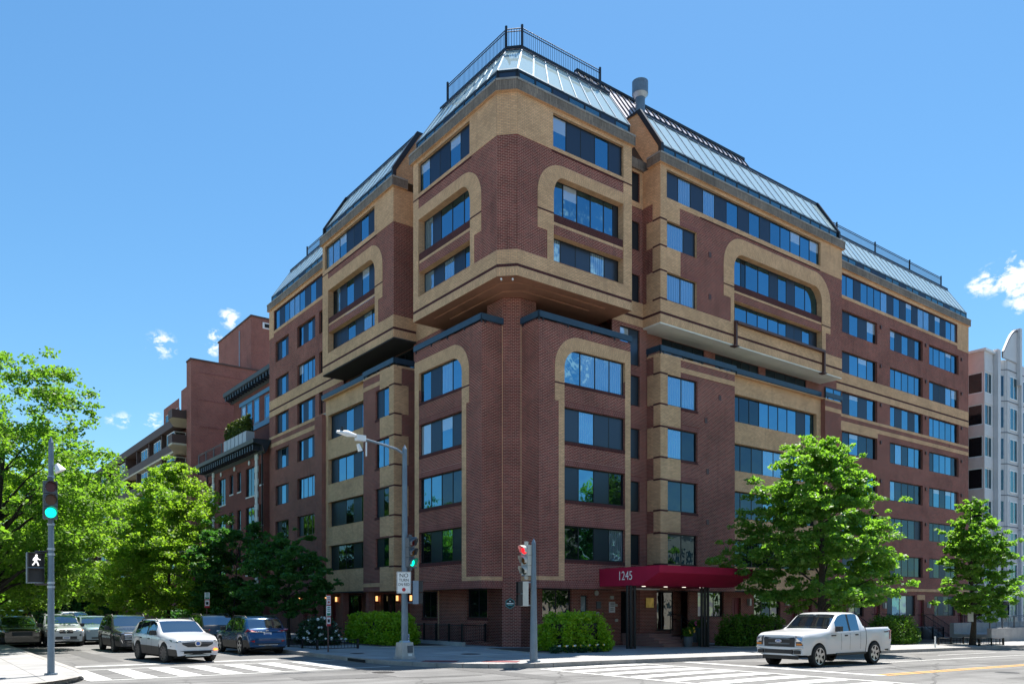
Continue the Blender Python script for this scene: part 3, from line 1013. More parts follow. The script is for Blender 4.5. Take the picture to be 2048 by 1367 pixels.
# parapet caps, end walls and the soffit over the pavement
cap = MB()
cap.prism([(24.58, 30.36), (30.75, 30.36), (30.75, 30.62), (24.84, 30.62), (24.84, 31.9), (24.58, 31.9)], 15.95, 16.0, "red_soldier")
cap.prism([(22.58, 38.68), (22.58, 32.32), (23.9, 32.32), (23.9, 32.58), (22.84, 32.58), (22.84, 38.68)], 15.95, 16.0, "red_soldier")
cap.build("parapet_cap", B0)
cl = MB()
cl.face([(30.77, 30.34, 3), (30.77, 31.5, 3), (30.77, 31.5, 15.95), (30.77, 30.34, 15.95)], "red_brick")
cl.face([(22.56, 38.7, 3), (24.1, 38.7, 3), (24.1, 38.7, 15.95), (22.56, 38.7, 15.95)], "red_brick")
cl.build("end_wall", B0)
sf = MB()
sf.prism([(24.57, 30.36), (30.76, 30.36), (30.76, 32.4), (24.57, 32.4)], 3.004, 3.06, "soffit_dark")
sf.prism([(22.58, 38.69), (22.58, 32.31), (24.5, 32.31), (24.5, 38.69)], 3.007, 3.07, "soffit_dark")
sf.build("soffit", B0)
dk = MB()
dk.prism([(22.8, 32.6), (26, 32.6), (26, 38.6), (22.8, 38.6)], 15.05, 15.15, "concrete"); dk.build("deck", B0)
for q in ([(24.8, 30.6), (30.7, 30.6), (30.7, 34), (24.8, 34)], [(33.2, 30.7), (50.8, 30.7), (50.8, 34), (33.2, 34)], [(22.9, 41.2), (26, 41.2), (26, 52.0), (22.9, 52.0)]):
    MB().prism(q, 15.05, 15.15, "concrete").build("deck", B0)
# corner pier, from the pavement to the overhang
PIER = [(23.82, 33.6), (23.82, 32.30), (24.55, 31.74), (25.5, 31.74), (25.5, 33.6)]
pm = MB()
for i in range(3):
    p, q = PIER[i], PIER[i + 1]
    pm.face([(p[0], p[1], 0.0), (q[0], q[1], 0.0), (q[0], q[1], 17.5), (p[0], p[1], 17.5)], "red_brick")
pm.face([(25.5, 31.74, 14.9), (25.5, 33.6, 14.9), (25.5, 33.6, 17.5), (25.5, 31.74, 17.5)], "red_brick")
pm.build("corner_pier", B0)
pl = MB()
for p in ((23.815, 32.295), (24.545, 31.735)):
    pl.box(p[0] - 0.012, p[0] + 0.012, p[1] - 0.012, p[1] + 0.012, 3.6, 16.0, "tan_soldier")
pl.build("mortar_joint", B0)
# ground-floor walls under the overhang
GR = Fac(B0, "R", 31.74)
wall(GR, 24.55, 33.4, -0.3, 3.03, [(25.9, 27.85, 1.54, 3.0), (28.5, 29.0, 1.8, 2.7), (31.45, 32.0, 0.2, 2.95)], [(25.9, 27.85, 1.42, 1.54, "dark_soldier")], reveal=0.15)
window(GR, 25.9, 27.85, 1.54, 3.0, "hh", d=-0.12)
window(GR, 28.5, 29.0, 1.8, 2.7, "b", d=-0.12, sill="stone_white")
window(GR, 31.45, 32.0, 0.2, 2.95, "d", d=-0.12)
GL = Fac(B0, "L", 23.82)
wall(GL, 32.30, 38.3, -0.3, 3.03, [(33.52, 35.43, 1.52, 3.0)], [(33.52, 35.43, 1.4, 1.52, "dark_soldier"), (38.22, 38.3, 0.3, 3.0, "tan_soldier")], reveal=0.15)
window(GL, 33.52, 35.43, 1.52, 3.0, "dd", d=-0.12)
GL2 = Fac(B0, "L", 24.3)
wall(GL2, 38.3, 41.2, -0.3, 3.03, [(39.2, 40.9, 1.45, 2.98)], [(39.2, 40.9, 1.33, 1.45, "dark_soldier")], reveal=0.15)
window(GL2, 39.2, 40.9, 1.45, 2.98, "dd", d=-0.12)
# things fixed to the ground-floor brick beside the entrance
for nm, a0, a1, z0, z1, mt in (("meter_box", 29.62, 29.92, 2.0, 2.38, "signal_grey"), ("notice", 30.55, 30.95, 1.78, 2.36, "plate"), ("junction_box", 29.62, 29.78, 1.66, 1.82, "signal_pale"),
                               ("intercom", 30.98, 31.14, 2.1, 2.26, "signal_pale"), ("hose_cap", 31.0, 31.18, 1.28, 1.44, "signal_pale"), ("call_panel", 30.62, 30.86, 2.5, 2.68, "signal_pale")):
    MB().box(a0, a1, 31.74 - 0.07, 31.73, z0, z1, mt).build(nm, B0)
al = MB(); al.tube([(29.6, 31.66, 2.82), (29.6, 31.73, 2.82)], 0.14, "signal_pale", seg=14); al.build("alarm_bell", B0)
nt = MB()
for z in (2.28, 2.2, 2.12, 1.98, 1.9):
    nt.box(30.6, 30.9 - (z < 2) * 0.08, 31.655, 31.668, z, z + 0.03, "sign_black")
nt.build("notice_print", B0)
# hexagonal badge on the pier
hx = MB()
cxy = Vector((24.12, 32.07, 0)); tx = Vector((0.73, -0.56, 0)).normalized(); nx_ = Vector((-0.56, -0.73, 0)).normalized()
for rr, dd, mt in ((0.27, 0.03, "sign_teal"), (0.235, 0.036, "sign_black")):
    hx.face([tuple(cxy + tx * rr * math.sin(k * math.pi / 3) * 0.92 + nx_ * dd + Vector((0, 0, 2.25 + rr * math.cos(k * math.pi / 3)))) for k in range(6)], mt)
for z, hw, mt in ((2.25, 0.17, "sign_white"), (2.17, 0.12, "sign_teal"), (2.36, 0.04, "sign_white")):
    hx.face([tuple(cxy + tx * s * hw + nx_ * 0.042 + Vector((0, 0, z + t * 0.028))) for s, t in ((-1, -1), (1, -1), (1, 1), (-1, 1))], mt)
hx.build("hexagonal_badge", B0)

# ---- upper corner mass
RU, LU = Fac(B0, "R", 29.91), Fac(B0, "L", 22.24)


def upper_zones(s0, s1, so0, so1, lo0, lo1, si0, si1, t0, t1, steps, rside):
    """tan and red bands shared by the overhanging masses. (t0,t1) the top window strip"""
    o = [(s0, s1, 17.5, 17.92, "tan_soldier"), (s0, s1, 17.92, 18.06, "dark_soldier", 0.006), (s0, s1, 18.06, 18.72, "tan_brick"), (s0, s1, 24.08, 26.05, "tan_brick")]
    return o


holes = [(25.12, 29.82, 18.75, 21.85, "t"), (24.13, 30.43, 21.85, 23.45, "bst"), (25.08, 29.82, 24.25, 25.85)]
over = upper_zones(22.91, 30.43, 0, 0, 0, 0, 0, 0, 0, 0, 0, 0) + [
    (24.13, 25.12, 20.11, 21.85, "tan_brick"), (24.72, 25.12, 18.72, 20.11, "tan_brick"), (29.82, 30.43, 18.72, 24.08, "tan_brick"),
    (24.13, 25.12, 20.98, 21.06, "dark_soldier", 0.02), (29.82, 30.43, 23.6, 23.66, "tan_soldier", 0.02), (25.0, 30.43, 23.98, 24.06, "dark_soldier", 0.02)]
wall(RU, 22.91, 30.43, 17.5, 26.05, holes, over, reveal=0.42, rev="tan_brick")
arch(RU, 24.13, 30.43, 23.45, 25.12, 29.82, 22.88, 21.85, ((1.6, 1.6), None), ((0.62, 1.02), None), depth=0.42)
holes = [(32.82, 37.75, 18.75, 21.85, "t"), (31.87, 38.3, 21.85, 23.45, "bst"), (32.85, 37.75, 24.25, 25.85)]
over = upper_zones(30.6, 38.3, 0, 0, 0, 0, 0, 0, 0, 0, 0, 0) + [
    (31.87, 32.82, 20.11, 21.85, "tan_brick"), (32.46, 32.82, 18.72, 20.11, "tan_brick"), (37.75, 38.3, 18.72, 24.08, "tan_brick"), (31.87, 32.82, 20.98, 21.06, "dark_soldier", 0.02),
    (32.7, 38.3, 23.98, 24.06, "dark_soldier", 0.02)]
wall(LU, 30.6, 38.3, 17.5, 26.05, holes, over, reveal=0.42, rev="tan_brick")
arch(LU, 31.87, 38.3, 23.45, 32.82, 37.75, 22.86, 21.85, (None, (1.6, 1.6)), (None, (0.75, 1.0)), depth=0.42)


def arch_infill(fac, s0, s1, z0, z1, d0=0.0, d1=0.5):
    """brick apron between the two storeys inside an arch: soldier cap, tan stripe, tan underside"""
    X0, X1 = xr(fac, s0, s1)
    mb = MB()
    h = z1 - z0
    for a, b, mt, dd in ((0.0, 0.46, "red_brick", 0.0), (0.46, 0.60, "tan_soldier", 0.012), (0.60, 1.0, "dark_soldier", 0.0)):
        za, zb = z0 + h * a, z0 + h * b
        mb.face([fac.at(X0, -d0 + dd, za), fac.at(X1, -d0 + dd, za), fac.at(X1, -d0 + dd, zb), fac.at(X0, -d0 + dd, zb)], mt)
    mb.face([fac.at(X0, -d0, z1), fac.at(X1, -d0, z1), fac.at(X1, -d1, z1), fac.at(X0, -d1, z1)], "red_soldier")
    mb.face([fac.at(X0, -d0, z0), fac.at(X1, -d0, z0), fac.at(X1, -d1, z0), fac.at(X0, -d1, z0)], "tan_brick")
    mb.build("arch_apron", fac.root)


arch_infill(RU, 25.12, 29.82, 20.05, 21.03, 0.03)
arch_infill(LU, 32.82, 37.75, 20.05, 21.03, 0.03)
window(RU, 25.12, 29.82, 21.03, 22.9, "gggggs", d=-0.4, wide=[1.1, 1.1, 1.1, 1.1, 0.8, 0.45])
window(RU, 25.12, 29.82, 18.75, 20.05, "csscs", d=-0.4, wide=[0.75, 1, 1, 1, 1])
window(RU, 25.08, 29.82, 24.25, 25.85, "gssgs", d=-0.15)
window(LU, 32.82, 37.75, 21.03, 22.9, "csggg", d=-0.4, wide=[0.9, 0.8, 1.1, 1.1, 1.1])
window(LU, 32.82, 37.75, 18.75, 20.05, "cscsg", d=-0.4)
window(LU, 32.85, 37.75, 24.25, 25.85, "gssgs", d=-0.15)
ch = MB()
for z0, z1, mt, k in ((17.5, 17.92, "tan_soldier", 0.015), (17.92, 18.06, "dark_soldier", 0.006), (18.06, 18.72, "tan_brick", 0.015), (18.72, 24.08, "red_brick", 0.0), (24.08, 26.05, "tan_brick", 0.015)):
    e = k * 0.7
    ch.face([(22.24 - e, 30.6 - e, z0), (22.91 - e, 29.91 - e, z0), (22.91 - e, 29.91 - e, z1), (22.24 - e, 30.6 - e, z1)], mt)
    if k:
        ch.face([(22.24 - k, 30.6 - k * 0.4, z1), (22.91 - k * 0.4, 29.91 - k, z1), (22.91, 29.95, z1), (22.28, 30.6, z1)], mt)
ch.build("chamfered_corner", B0)
sf = MB()
OUT = [(22.245, 38.29), (22.245, 30.602), (22.912, 29.915), (30.42, 29.915), (30.42, 33.0), (25.6, 33.0), (25.6, 38.29)]
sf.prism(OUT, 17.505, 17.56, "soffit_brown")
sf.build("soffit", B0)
st = MB()
for k, (m_, z) in enumerate(((0.55, 17.44), (1.15, 17.38))):
    c = 0.68
    st.prism([(22.24 + m_, 37.6 - m_), (22.24 + m_, 29.91 + m_ + c), (22.24 + m_ + c, 29.91 + m_), (29.6 - m_, 29.91 + m_), (29.6 - m_, 33.1), (25.7, 33.1), (25.7, 37.6 - m_)], z, 17.51, "soffit_brown")
st.build("soffit_tray", B0)
for a, b in ((22.52, 30.62), (22.95, 30.3)):
    sb = MB(); sb.tube([(a, b, 17.42), (a - 0.16, b - 0.2, 17.36)], 0.045, "white_paint", seg=8); sb.build("security_camera", B0)
cl = MB()
cl.face([(30.43, 29.91, 17.5), (30.43, 31.4, 17.5), (30.43, 31.4, 26.05), (30.43, 29.91, 26.05)], "tan_brick")
cl.face([(22.24, 38.3, 17.5), (24.2, 38.3, 17.5), (24.2, 38.3, 26.05), (22.24, 38.3, 26.05)], "tan_brick")
cl.build("end_wall", B0)


def ring(s, c=0.68):
    return (22.24 + s, 29.91 + s + c), (22.24 + s + c, 29.91 + s)


def cornice_run(paths):
    """projecting concrete-brick cornice with a thin cap; each path is a polyline at the wall plane, offsets given by hand"""
    for outer, inner in paths:
        mb = MB()
        n = len(outer)
        for i in range(n - 1):
            p, q, r, s = outer[i], outer[i + 1], inner[i + 1], inner[i]
            mb.face([(*p, Z_COR0), (*q, Z_COR0), (*q, Z_COR1 - 0.07), (*p, Z_COR1 - 0.07)], "grey_cornice")
            mb.face([(*p, Z_COR0), (*q, Z_COR0), (*r, Z_COR0), (*s, Z_COR0)], "tan_soldier")
            e = 0.03
            mb.face([(*p, Z_COR1), (*q, Z_COR1), (*r, Z_COR1), (*s, Z_COR1)], "kerb_stone")
            d = Vector((q[0] - p[0], q[1] - p[1], 0)).normalized(); nn_ = Vector((d.y, -d.x, 0)) * e
            if nn_.x + nn_.y > 0:
                nn_ = -nn_
            pp, qq = (p[0] + nn_.x, p[1] + nn_.y), (q[0] + nn_.x, q[1] + nn_.y)
            mb.face([(*pp, Z_COR1 - 0.09), (*qq, Z_COR1 - 0.09), (*qq, Z_COR1), (*pp, Z_COR1)], "kerb_stone")
            mb.face([(*pp, Z_COR1 - 0.09), (*qq, Z_COR1 - 0.09), (*q, Z_COR1 - 0.09), (*p, Z_COR1 - 0.09)], "kerb_stone")
            mb.face([(*pp, Z_COR1), (*qq, Z_COR1), (*q, Z_COR1), (*p, Z_COR1)], "kerb_stone")
        for p, s in ((outer[0], inner[0]), (outer[-1], inner[-1])):
            mb.face([(*p, Z_COR0), (*s, Z_COR0), (*s, Z_COR1), (*p, Z_COR1)], "grey_cornice")
        mb.build("cornice", B0)


a_, b_ = ring(-0.16, 0.70)
cornice_run([([(22.08, 38.5), a_, b_, (30.55, 29.75)], [(23.0, 38.5), (23.0, 31.2), (23.6, 30.6), (30.55, 30.6)])])


# ---- glass roofs
def glass_roof(segs, name="glass_roof", cap=True):
    """SEGS: (bottom-left, bottom-right, top-left, top-right, panes), corners as (a, b, z); mullions in one part, panes as its own pieces"""
    fr = MB()
    panes = []
    for bl, br, tl, tr, n in segs:
        bl, br, tl, tr = map(Vector, (bl, br, tl, tr))
        nrm_ = (br - bl).cross(tl - bl).normalized()
        if nrm_.z < 0:
            nrm_ = -nrm_
        for i in range(n + 1):
            t = i / n
            b0, t0 = bl.lerp(br, t), tl.lerp(tr, t)
            u = (br - bl).normalized() * 0.028
            P = [b0 - u, b0 + u, t0 + u, t0 - u]
            hi = [p + nrm_ * 0.03 for p in P]
            fr.face(hi, "galvanised")
            for k in range(4):
                fr.face([P[k], P[(k + 1) % 4], hi[(k + 1) % 4], hi[k]], "galvanised")
        # sill and head rails
        for A, Bq, w in ((bl, br, 0.07), (tl, tr, -0.10)):
            d = ((tl - bl).normalized()) * w
            P = [A + nrm_ * 0.04, Bq + nrm_ * 0.04, Bq + d + nrm_ * 0.04, A + d + nrm_ * 0.04]
            fr.face(P, "frame" if w > 0 else "seam_metal")
        for i in range(n):
            t0, t1 = i / n, (i + 1) / n
            panes.append([bl.lerp(br, t0), bl.lerp(br, t1), tl.lerp(tr, t1), tl.lerp(tr, t0)])
    o = fr.build(name, B0)
    for P in panes:
        c = sum(P, Vector()) / 4
        MB().face([tuple(c + (p - c) * 0.985) for p in P], "roof_glass").build("roof_pane", o)
    return o


def clerestory(fac, s0, s1, z0, z1, n, d, seq=None):
    """the low band of dark-framed lights under the sloping glass"""
    sp_ = seq or "".join(rnd.choice("nnnnns") for _ in range(n))
    return window(fac, s0, s1, z0, z1, sp_, d=d, fr=0.11, name="clerestory")


ZC0, ZC1, ZT = 26.6, 27.16, 29.66
bl_, br_ = ring(0.08)
tl_, tr_ = ring(1.75, 0.56)
clerestory(RU, br_[0], 30.35, ZC0, ZC1, 7, -0.08, "nnsnnsn")
clerestory(LU, bl_[1], 38.1, ZC0, ZC1, 8, -0.08, "nnnsnnnn")
cm_ = MB()
cm_.face([(*bl_, ZC0), (*br_, ZC0), (*br_, ZC1), (*bl_, ZC1)], "screen")
for t0, t1, z0, z1 in ((0, 1, ZC0, ZC0 + 0.1), (0, 1, ZC1 - 0.1, ZC1), (0, 0.1, ZC0, ZC1), (0.9, 1, ZC0, ZC1)):
    p, q = Vector((*bl_, 0)).lerp(Vector((*br_, 0)), t0), Vector((*bl_, 0)).lerp(Vector((*br_, 0)), t1)
    cm_.face([(p.x - 0.02, p.y - 0.02, z0), (q.x - 0.02, q.y - 0.02, z0), (q.x - 0.02, q.y - 0.02, z1), (p.x - 0.02, p.y - 0.02, z1)], "frame")
cm_.build("corner_clerestory", B0)
glass_roof([((*br_, ZC1), (30.4, br_[1], ZC1), (*tr_, ZT), (30.4, tr_[1], ZT), 8),
            ((bl_[0], 38.15, ZC1), (*bl_, ZC1), (tl_[0], 38.15, ZT), (*tl_, ZT), 8),
            ((*bl_, ZC1), (*br_, ZC1), (*tl_, ZT), (*tr_, ZT), 1)])
# dark edge at the head of the glass, then the roof terrace and its railing
ed = MB()
q0, q1 = ring(1.68, 0.56); r0, r1 = ring(2.1, 0.5)
for p, q, r, s in (((q0[0], 38.3), q0, r0, (r0[0], 38.3)), (q0, q1, r1, r0), (q1, (30.5, q1[1]), (30.5, r1[1]), r1)):
    ed.face([(*p, ZT), (*q, ZT), (*q, ZT + 0.14), (*p, ZT + 0.14)], "rail_black")
    ed.face([(*p, ZT + 0.14), (*q, ZT + 0.14), (*r, ZT + 0.14), (*s, ZT + 0.14)], "rail_black")
ed.build("roof_edge", B0)
railing(B0, [(24.05, 37.7), (24.05, 32.3), (24.62, 31.74), (29.9, 31.74)], ZT + 0.14, h=1.0, post=9.0, bal=0.12, name="roof_railing", rails=(0.07, 0.84, 0.97), posts_tall=0.14)
rf = MB()
rf.face([(30.4, 29.99, 26.6), (30.4, 29.99, 27.16), (30.4, 31.66, ZT), (30.4, 32.5, ZT), (30.4, 32.5, 26.6)], "tan_brick")
rf.face([(22.32, 38.15, 26.6), (22.32, 38.15, 27.16), (23.99, 38.15, ZT), (24.8, 38.15, ZT), (24.8, 38.15, 26.6)], "tan_brick")
rf.build("gable_wall", B0)

# ---- deck storey behind the parapet (dark, recessed) and the navy rail boards
DR, DL = Fac(B0, "R", 32.7), Fac(B0, "L", 24.6)
wall(DR, 25.4, 31.5, 15.1, 17.5, [(25.9, 29.6, 15.2, 17.4)], reveal=0.1)
window(DR, 25.9, 29.6, 15.2, 17.4, "ddsd", d=-0.08)
wall(DL, 33.5, 41.0, 15.1, 17.5, [(33.9, 38.0, 15.2, 17.4), (38.5, 40.5, 15.9, 17.2)], reveal=0.1)
window(DL, 33.9, 38.0, 15.2, 17.4, "dsdds", d=-0.08)
window(DL, 38.5, 40.5, 15.9, 17.2, "cc", d=-0.08)


def rail_board(path, z0=16.06, z1=16.36, t=0.10):
    mb = MB()
    for i in range(len(path) - 1):
        p, q = Vector((*path[i], 0)), Vector((*path[i + 1], 0))
        d = (q - p).normalized(); n = Vector((d.y, -d.x, 0)) * t
        if n.x + n.y > 0:
            n = -n
        A = [p, q, q - n, p - n]
        for a, b in ((0, 1), (1, 2), (2, 3), (3, 0)):
            mb.face([(A[a].x, A[a].y, z0), (A[b].x, A[b].y, z0), (A[b].x, A[b].y, z1), (A[a].x, A[a].y, z1)], "rail_navy")
        for z in (z0, z1):
            mb.face([(v.x, v.y, z) for v in A], "rail_navy")
    o = mb.build("deck_rail", B0)
    for i in range(len(path) - 1):
        p, q = Vector((*path[i], 0)), Vector((*path[i + 1], 0))
        L = (q - p).length
        for k in range(max(1, int(L / 1.6)) + 1):
            c = p.lerp(q, min(1.0, (k + 0.15) * 1.6 / max(L, 1.6)))
            c.x += 0.06; c.y += 0.06
            MB().box(c.x - 0.03, c.x + 0.03, c.y - 0.03, c.y + 0.03, 15.9, z0 + 0.05, "rail_black").build("post", o)


rail_board([(24.5, 31.75), (24.5, 30.28), (30.85, 30.28)])
rail_board([(22.5, 38.75), (22.5, 32.24), (23.85, 32.24)])

# ---- right recess between the corner and the middle bay
RR = Fac(B0, "R", 31.35)
zz = [(4.4, 6.05), (7.3, 8.95), (10.2, 11.85), (13.1, 14.75), (15.3, 17.3), (18.8, 20.3), (21.65, 23.2), (24.3, 25.9)]
wall(RR, 30.4, 33.1, 3.0, 26.05, [(31.0, 32.5, a, b) for a, b in zz],
     [(30.4, 33.1, 17.5, 17.92, "tan_soldier"), (30.4, 33.1, 17.92, 18.06, "dark_soldier", 0.006), (30.4, 33.1, 18.06, 18.8, "tan_brick"), (30.4, 33.1, 24.0, 26.05, "tan_brick")] +
     [(30.9, 32.6, b, b + 0.28, "red_soldier") for a, b in zz[:4] + zz[5:7]], reveal=0.12)
for (a, b), s_ in zip(zz, ("d", "d", "d", "d", "g", "s", "s", "s")):
    window(RR, 31.0, 32.5, a, b, s_ + "s" if a > 15 else "ds", d=-0.1)
MB().box(30.3, 33.0, 31.2, 31.5, Z_COR0, Z_COR1 - 0.02, "grey_cornice").build("cornice", B0)
rs = MB(); rs.face([(30.4, 31.3, 26.58), (32.9, 31.3, 26.58), (32.9, 33.2, 29.6), (30.4, 33.2, 29.6)], "frame"); rs.build("recess_roof", B0)

# ---- middle bay, right side: overhanging upper part
MR = Fac(B0, "R", 30.05)
holes = [(33.27, 35.72, 18.78, 20.3), (33.27, 35.72, 21.65, 23.1), (33.25, 47.97, 24.33, 25.85), (39.05, 48.15, 18.8, 21.9, "t"), (38.1, 49.13, 21.9, 23.82, "bst")]
over = [(32.76, 50.5, 17.48, 17.92, "tan_soldier"), (32.76, 50.5, 17.92, 18.06, "dark_soldier", 0.006), (32.76, 50.5, 18.06, 18.75, "tan_brick"),
        (32.76, 50.5, 24.04, 26.05, "tan_brick"), (32.76, 33.27, 18.75, 24.04, "tan_brick"), (33.27, 34.36, 20.3, 21.65, "tan_brick"), (33.27, 34.3, 23.1, 24.04, "tan_brick"),
        (34.36, 35.9, 20.3, 20.55, "red_soldier"), (34.3, 35.9, 23.1, 23.36, "red_soldier"),
        (38.1, 39.05, 20.15, 21.9, "tan_brick"), (38.74, 39.05, 18.75, 20.15, "tan_brick"), (48.15, 49.13, 20.1, 21.9, "tan_brick"), (48.15, 48.58, 18.75, 20.1, "tan_brick"),
        (38.1, 39.05, 20.8, 20.88, "dark_soldier", 0.02), (48.15, 49.13, 20.5, 20.58, "dark_soldier", 0.02), (36.0, 47.9, 24.0, 24.07, "dark_soldier", 0.02)]
for z in (18.77, 20.3, 21.65, 23.1):
    over.append((32.76, 33.27, z - 0.05, z + 0.05, "dark_soldier", 0.01))
wall(MR, 32.76, 50.5, 17.48, 26.05, holes, over, reveal=0.42, rev="tan_brick")
arch(MR, 38.1, 49.13, 23.82, 39.05, 48.15, 22.9, 21.9, ((1.75, 1.75), (1.75, 1.75)), ((0.85, 0.98), (0.85, 0.98)), depth=0.42)
arch_infill(MR, 39.05, 48.15, 20.1, 21.05, 0.03)
window(MR, 33.27, 35.72, 18.78, 20.3, "cc", d=-0.15)
window(MR, 33.27, 35.72, 21.65, 23.1, "cs", d=-0.15, wide=[1.5, 1])
window(MR, 39.05, 48.15, 21.05, 22.92, "gdggsgsgg", d=-0.4, wide=[1, .4, 1.1, 1, .8, .8, .8, 1, 1.2])
window(MR, 39.05, 48.15, 18.8, 20.1, "ggggggssgs", d=-0.4, wide=[.5, 1.1, 1, 1, 1, .8, .8, .8, .8, .8])
window(MR, 33.25, 47.97, 24.33, 25.85, "scscsgsgsggggg", d=-0.15)
ret = Fac(B0, "L", 32.76)
wall(ret, 30.05, 31.5, 17.48, 26.05, [], [(30.05, 31.5, 17.48, 17.92, "tan_soldier"), (30.05, 31.5, 17.92, 18.06, "dark_soldier", 0.006), (30.05, 31.5, 18.06, 18.75, "tan_brick"), (30.05, 31.5, 24.04, 26.05, "tan_brick"),
     (30.05, 31.05, 18.75, 20.3, "tan_brick"), (30.05, 30.6, 20.3, 21.65, "tan_brick"), (30.05, 31.05, 21.65, 23.1, "tan_brick"), (30.05, 30.6, 23.1, 24.04, "tan_brick")] +
     [(30.05, 30.6, z - 0.05, z + 0.05, "dark_soldier", 0.02) for z in (18.77, 20.3, 21.65, 23.1)])
sf = MB(); sf.prism([(32.77, 30.06), (50.49, 30.06), (50.49, 31.7), (32.77, 31.7)], 17.40, 17.479, "soffit_white"); sf.build("soffit", B0)
for a in (39.08, 48.22):
    dp = MB(); dp.box(a - 0.07, a + 0.07, 29.86, 30.03, 17.4, 18.85, "pipe_brown").box(a - 0.2, a + 0.2, 29.84, 30.2, 17.34, 17.4, "pipe_brown"); dp.build("downspout", B0)
MB().box(39.1, 48.2, 29.80, 30.02, 18.68, 18.82, "pipe_brown").build("gutter", B0)
for a, z in ((36.75, 22.0), (36.75, 19.6), (36.75, 12.6), (36.9, 9.7), (36.9, 6.8), (38.0, 14.1)):
    MB().box(a, a + 0.22, (30.02 if z > 17 else 30.31), (30.04 if z > 17 else 30.33), z, z + 0.3, "pipe_brown").build("wall_vent", B0)
cl = MB(); cl.face([(50.5, 30.05, 17.48), (50.5, 31.8, 17.48), (50.5, 31.8, 26.05), (50.5, 30.05, 26.05)], "tan_brick"); cl.build("end_wall", B0)
cornice_run([([(32.6, 30.9), (32.6, 29.89), (50.66, 29.89), (50.66, 30.9)], [(33.3, 30.9), (33.3, 30.7), (50.0, 30.7), (50.0, 30.9)])])
clerestory(MR, 32.95, 50.2, ZC0, ZC1, 16, -0.08, "nnnnnnnnnnnnnnnn")
glass_roof([((32.95, 30.13, ZC1), (50.2, 30.13, ZC1), (32.95, 31.75, ZT), (50.2, 31.75, ZT), 18)])
gb = MB()
PR = [(30.12, 26.58), (30.12, 27.14), (31.72, 29.7), (33.0, 29.7), (33.0, 26.58)]
gb.face([(32.88, p, z) for p, z in PR], "tan_brick")
gb.build("gable_wall", B0)
gb = MB()
gb.face([(50.24, p, z) for p, z in PR], "tan_brick")
gb.build("gable_wall", B0)
for a0, a1 in ((32.80, 33.0), (50.12, 50.3)):
    ge = MB()
    for (p, z), (q, w_) in zip(PR[:3], PR[1:4]):
        ge.face([(a0, p - 0.1, z + 0.06), (a1, p - 0.1, z + 0.06), (a1, q - 0.1, w_ + 0.06), (a0, q - 0.1, w_ + 0.06)], "rail_black")
        ge.face([(a0, p - 0.1, z + 0.06), (a0, q - 0.1, w_ + 0.06), (a0, q + 0.12, w_ - 0.08), (a0, p + 0.12, z - 0.08)], "rail_black")
    ge.build("gable_coping", B0)
ed = MB(); ed.box(32.9, 50.2, 31.7, 32.3, ZT, ZT + 0.14, "rail_black"); ed.build("roof_edge", B0)
# standing-seam roof rising behind
sm = MB()
S0, S1 = Vector((31.0, 32.6, 29.4)), Vector((46.3, 32.6, 29.4))
E0, E1 = Vector((31.0, 34.9, 32.85)), Vector((46.3, 34.9, 32.85))
sm.face([S0, S1, E1, E0], "seam_metal")
sm.face([E0, E1, E1 + Vector((0, 6, 0)), E0 + Vector((0, 6, 0))], "roofing")
sm.face([S1, S1 + Vector((0, 8, 0)), E1 + Vector((0, 6, 0)), E1], "rail_black")
sm.face([S0, S0 + Vector((0, 8, 0)), E0 + Vector((0, 6, 0)), E0], "seam_metal")
o = sm.build("seam_roof", B0)
nsm = (S1 - S0).cross(E0 - S0).normalized()
nsm = nsm if nsm.z > 0 else -nsm
sb = MB()
for i in range(31):
    t = i / 30
    p, q = S0.lerp(S1, t), E0.lerp(E1, t)
    u = Vector((0.025, 0, 0))
    sb.face([p - u + nsm * 0.06, p + u + nsm * 0.06, q + u + nsm * 0.06, q - u + nsm * 0.06], "rail_black")
    sb.face([p - u, p - u + nsm * 0.06, q - u + nsm * 0.06, q - u], "rail_black")
sb.box(31.0, 46.4, 34.8, 35.1, 32.82, 32.98, "rail_black")
sb.build("roof_seam", o)
py = MB()
for dx in (0, 0.75):
    c = Vector((30.9 + dx, 33.6, 30.0)); tp = c + Vector((0, 0, 1.75))
    Q = [c + Vector(v) for v in ((-0.85, -0.8, 0), (0.85, -0.8, 0), (0.85, 0.8, 0), (-0.85, 0.8, 0))]
    for k in range(4):
        py.face([Q[k], Q[(k + 1) % 4], tp], "frame")
py.build("skylight", B0)
vp = MB()
vp.tube([(35.3, 34.0, 31.0), (35.3, 34.0, 32.7)], 0.29, "galv_paint", seg=18)
vp.tube([(35.3, 34.0, 32.45), (35.3, 34.0, 32.68)], [0.30, 0.46], "galvanised", seg=20)
vp.tube([(35.3, 34.0, 32.68), (35.3, 34.0, 33.42)], [0.48, 0.48], "galv_paint", seg=20)
vp.build("roof_vent", B0)
# ---- middle bay, right side: lower part
ML = Fac(B0, "R", 30.34)
wz = FLR + [(13.18, 14.86)]
holes = [(33.65, 36.12, a, b) for a, b in wz]
over = [(33.08, 33.65, 3.0, 15.9, "tan_brick"), (33.08, 39.5, 15.82, 15.95, "tan_soldier"), (33.65, 34.7, 14.86, 15.85, "tan_brick"), (34.7, 39.5, 15.15, 15.42, "tan_brick")]
for a, b in wz:
    over.append((33.65, 34.7, a - 1.16 if a < 13 else a - 1.15, a, "tan_brick"))
    over.append((34.7, 36.3, b, b + 0.28, "red_soldier"))
    over.append((34.7, 36.2, a - 0.14, a, "dark_soldier"))
    over.append((33.08, 33.66, a - 0.05, a + 0.05, "dark_soldier", 0.01)); over.append((33.08, 33.66, b - 0.05, b + 0.05, "dark_soldier", 0.01))
wall(ML, 33.08, 39.5, 3.0, 15.95, holes, over, reveal=0.16)
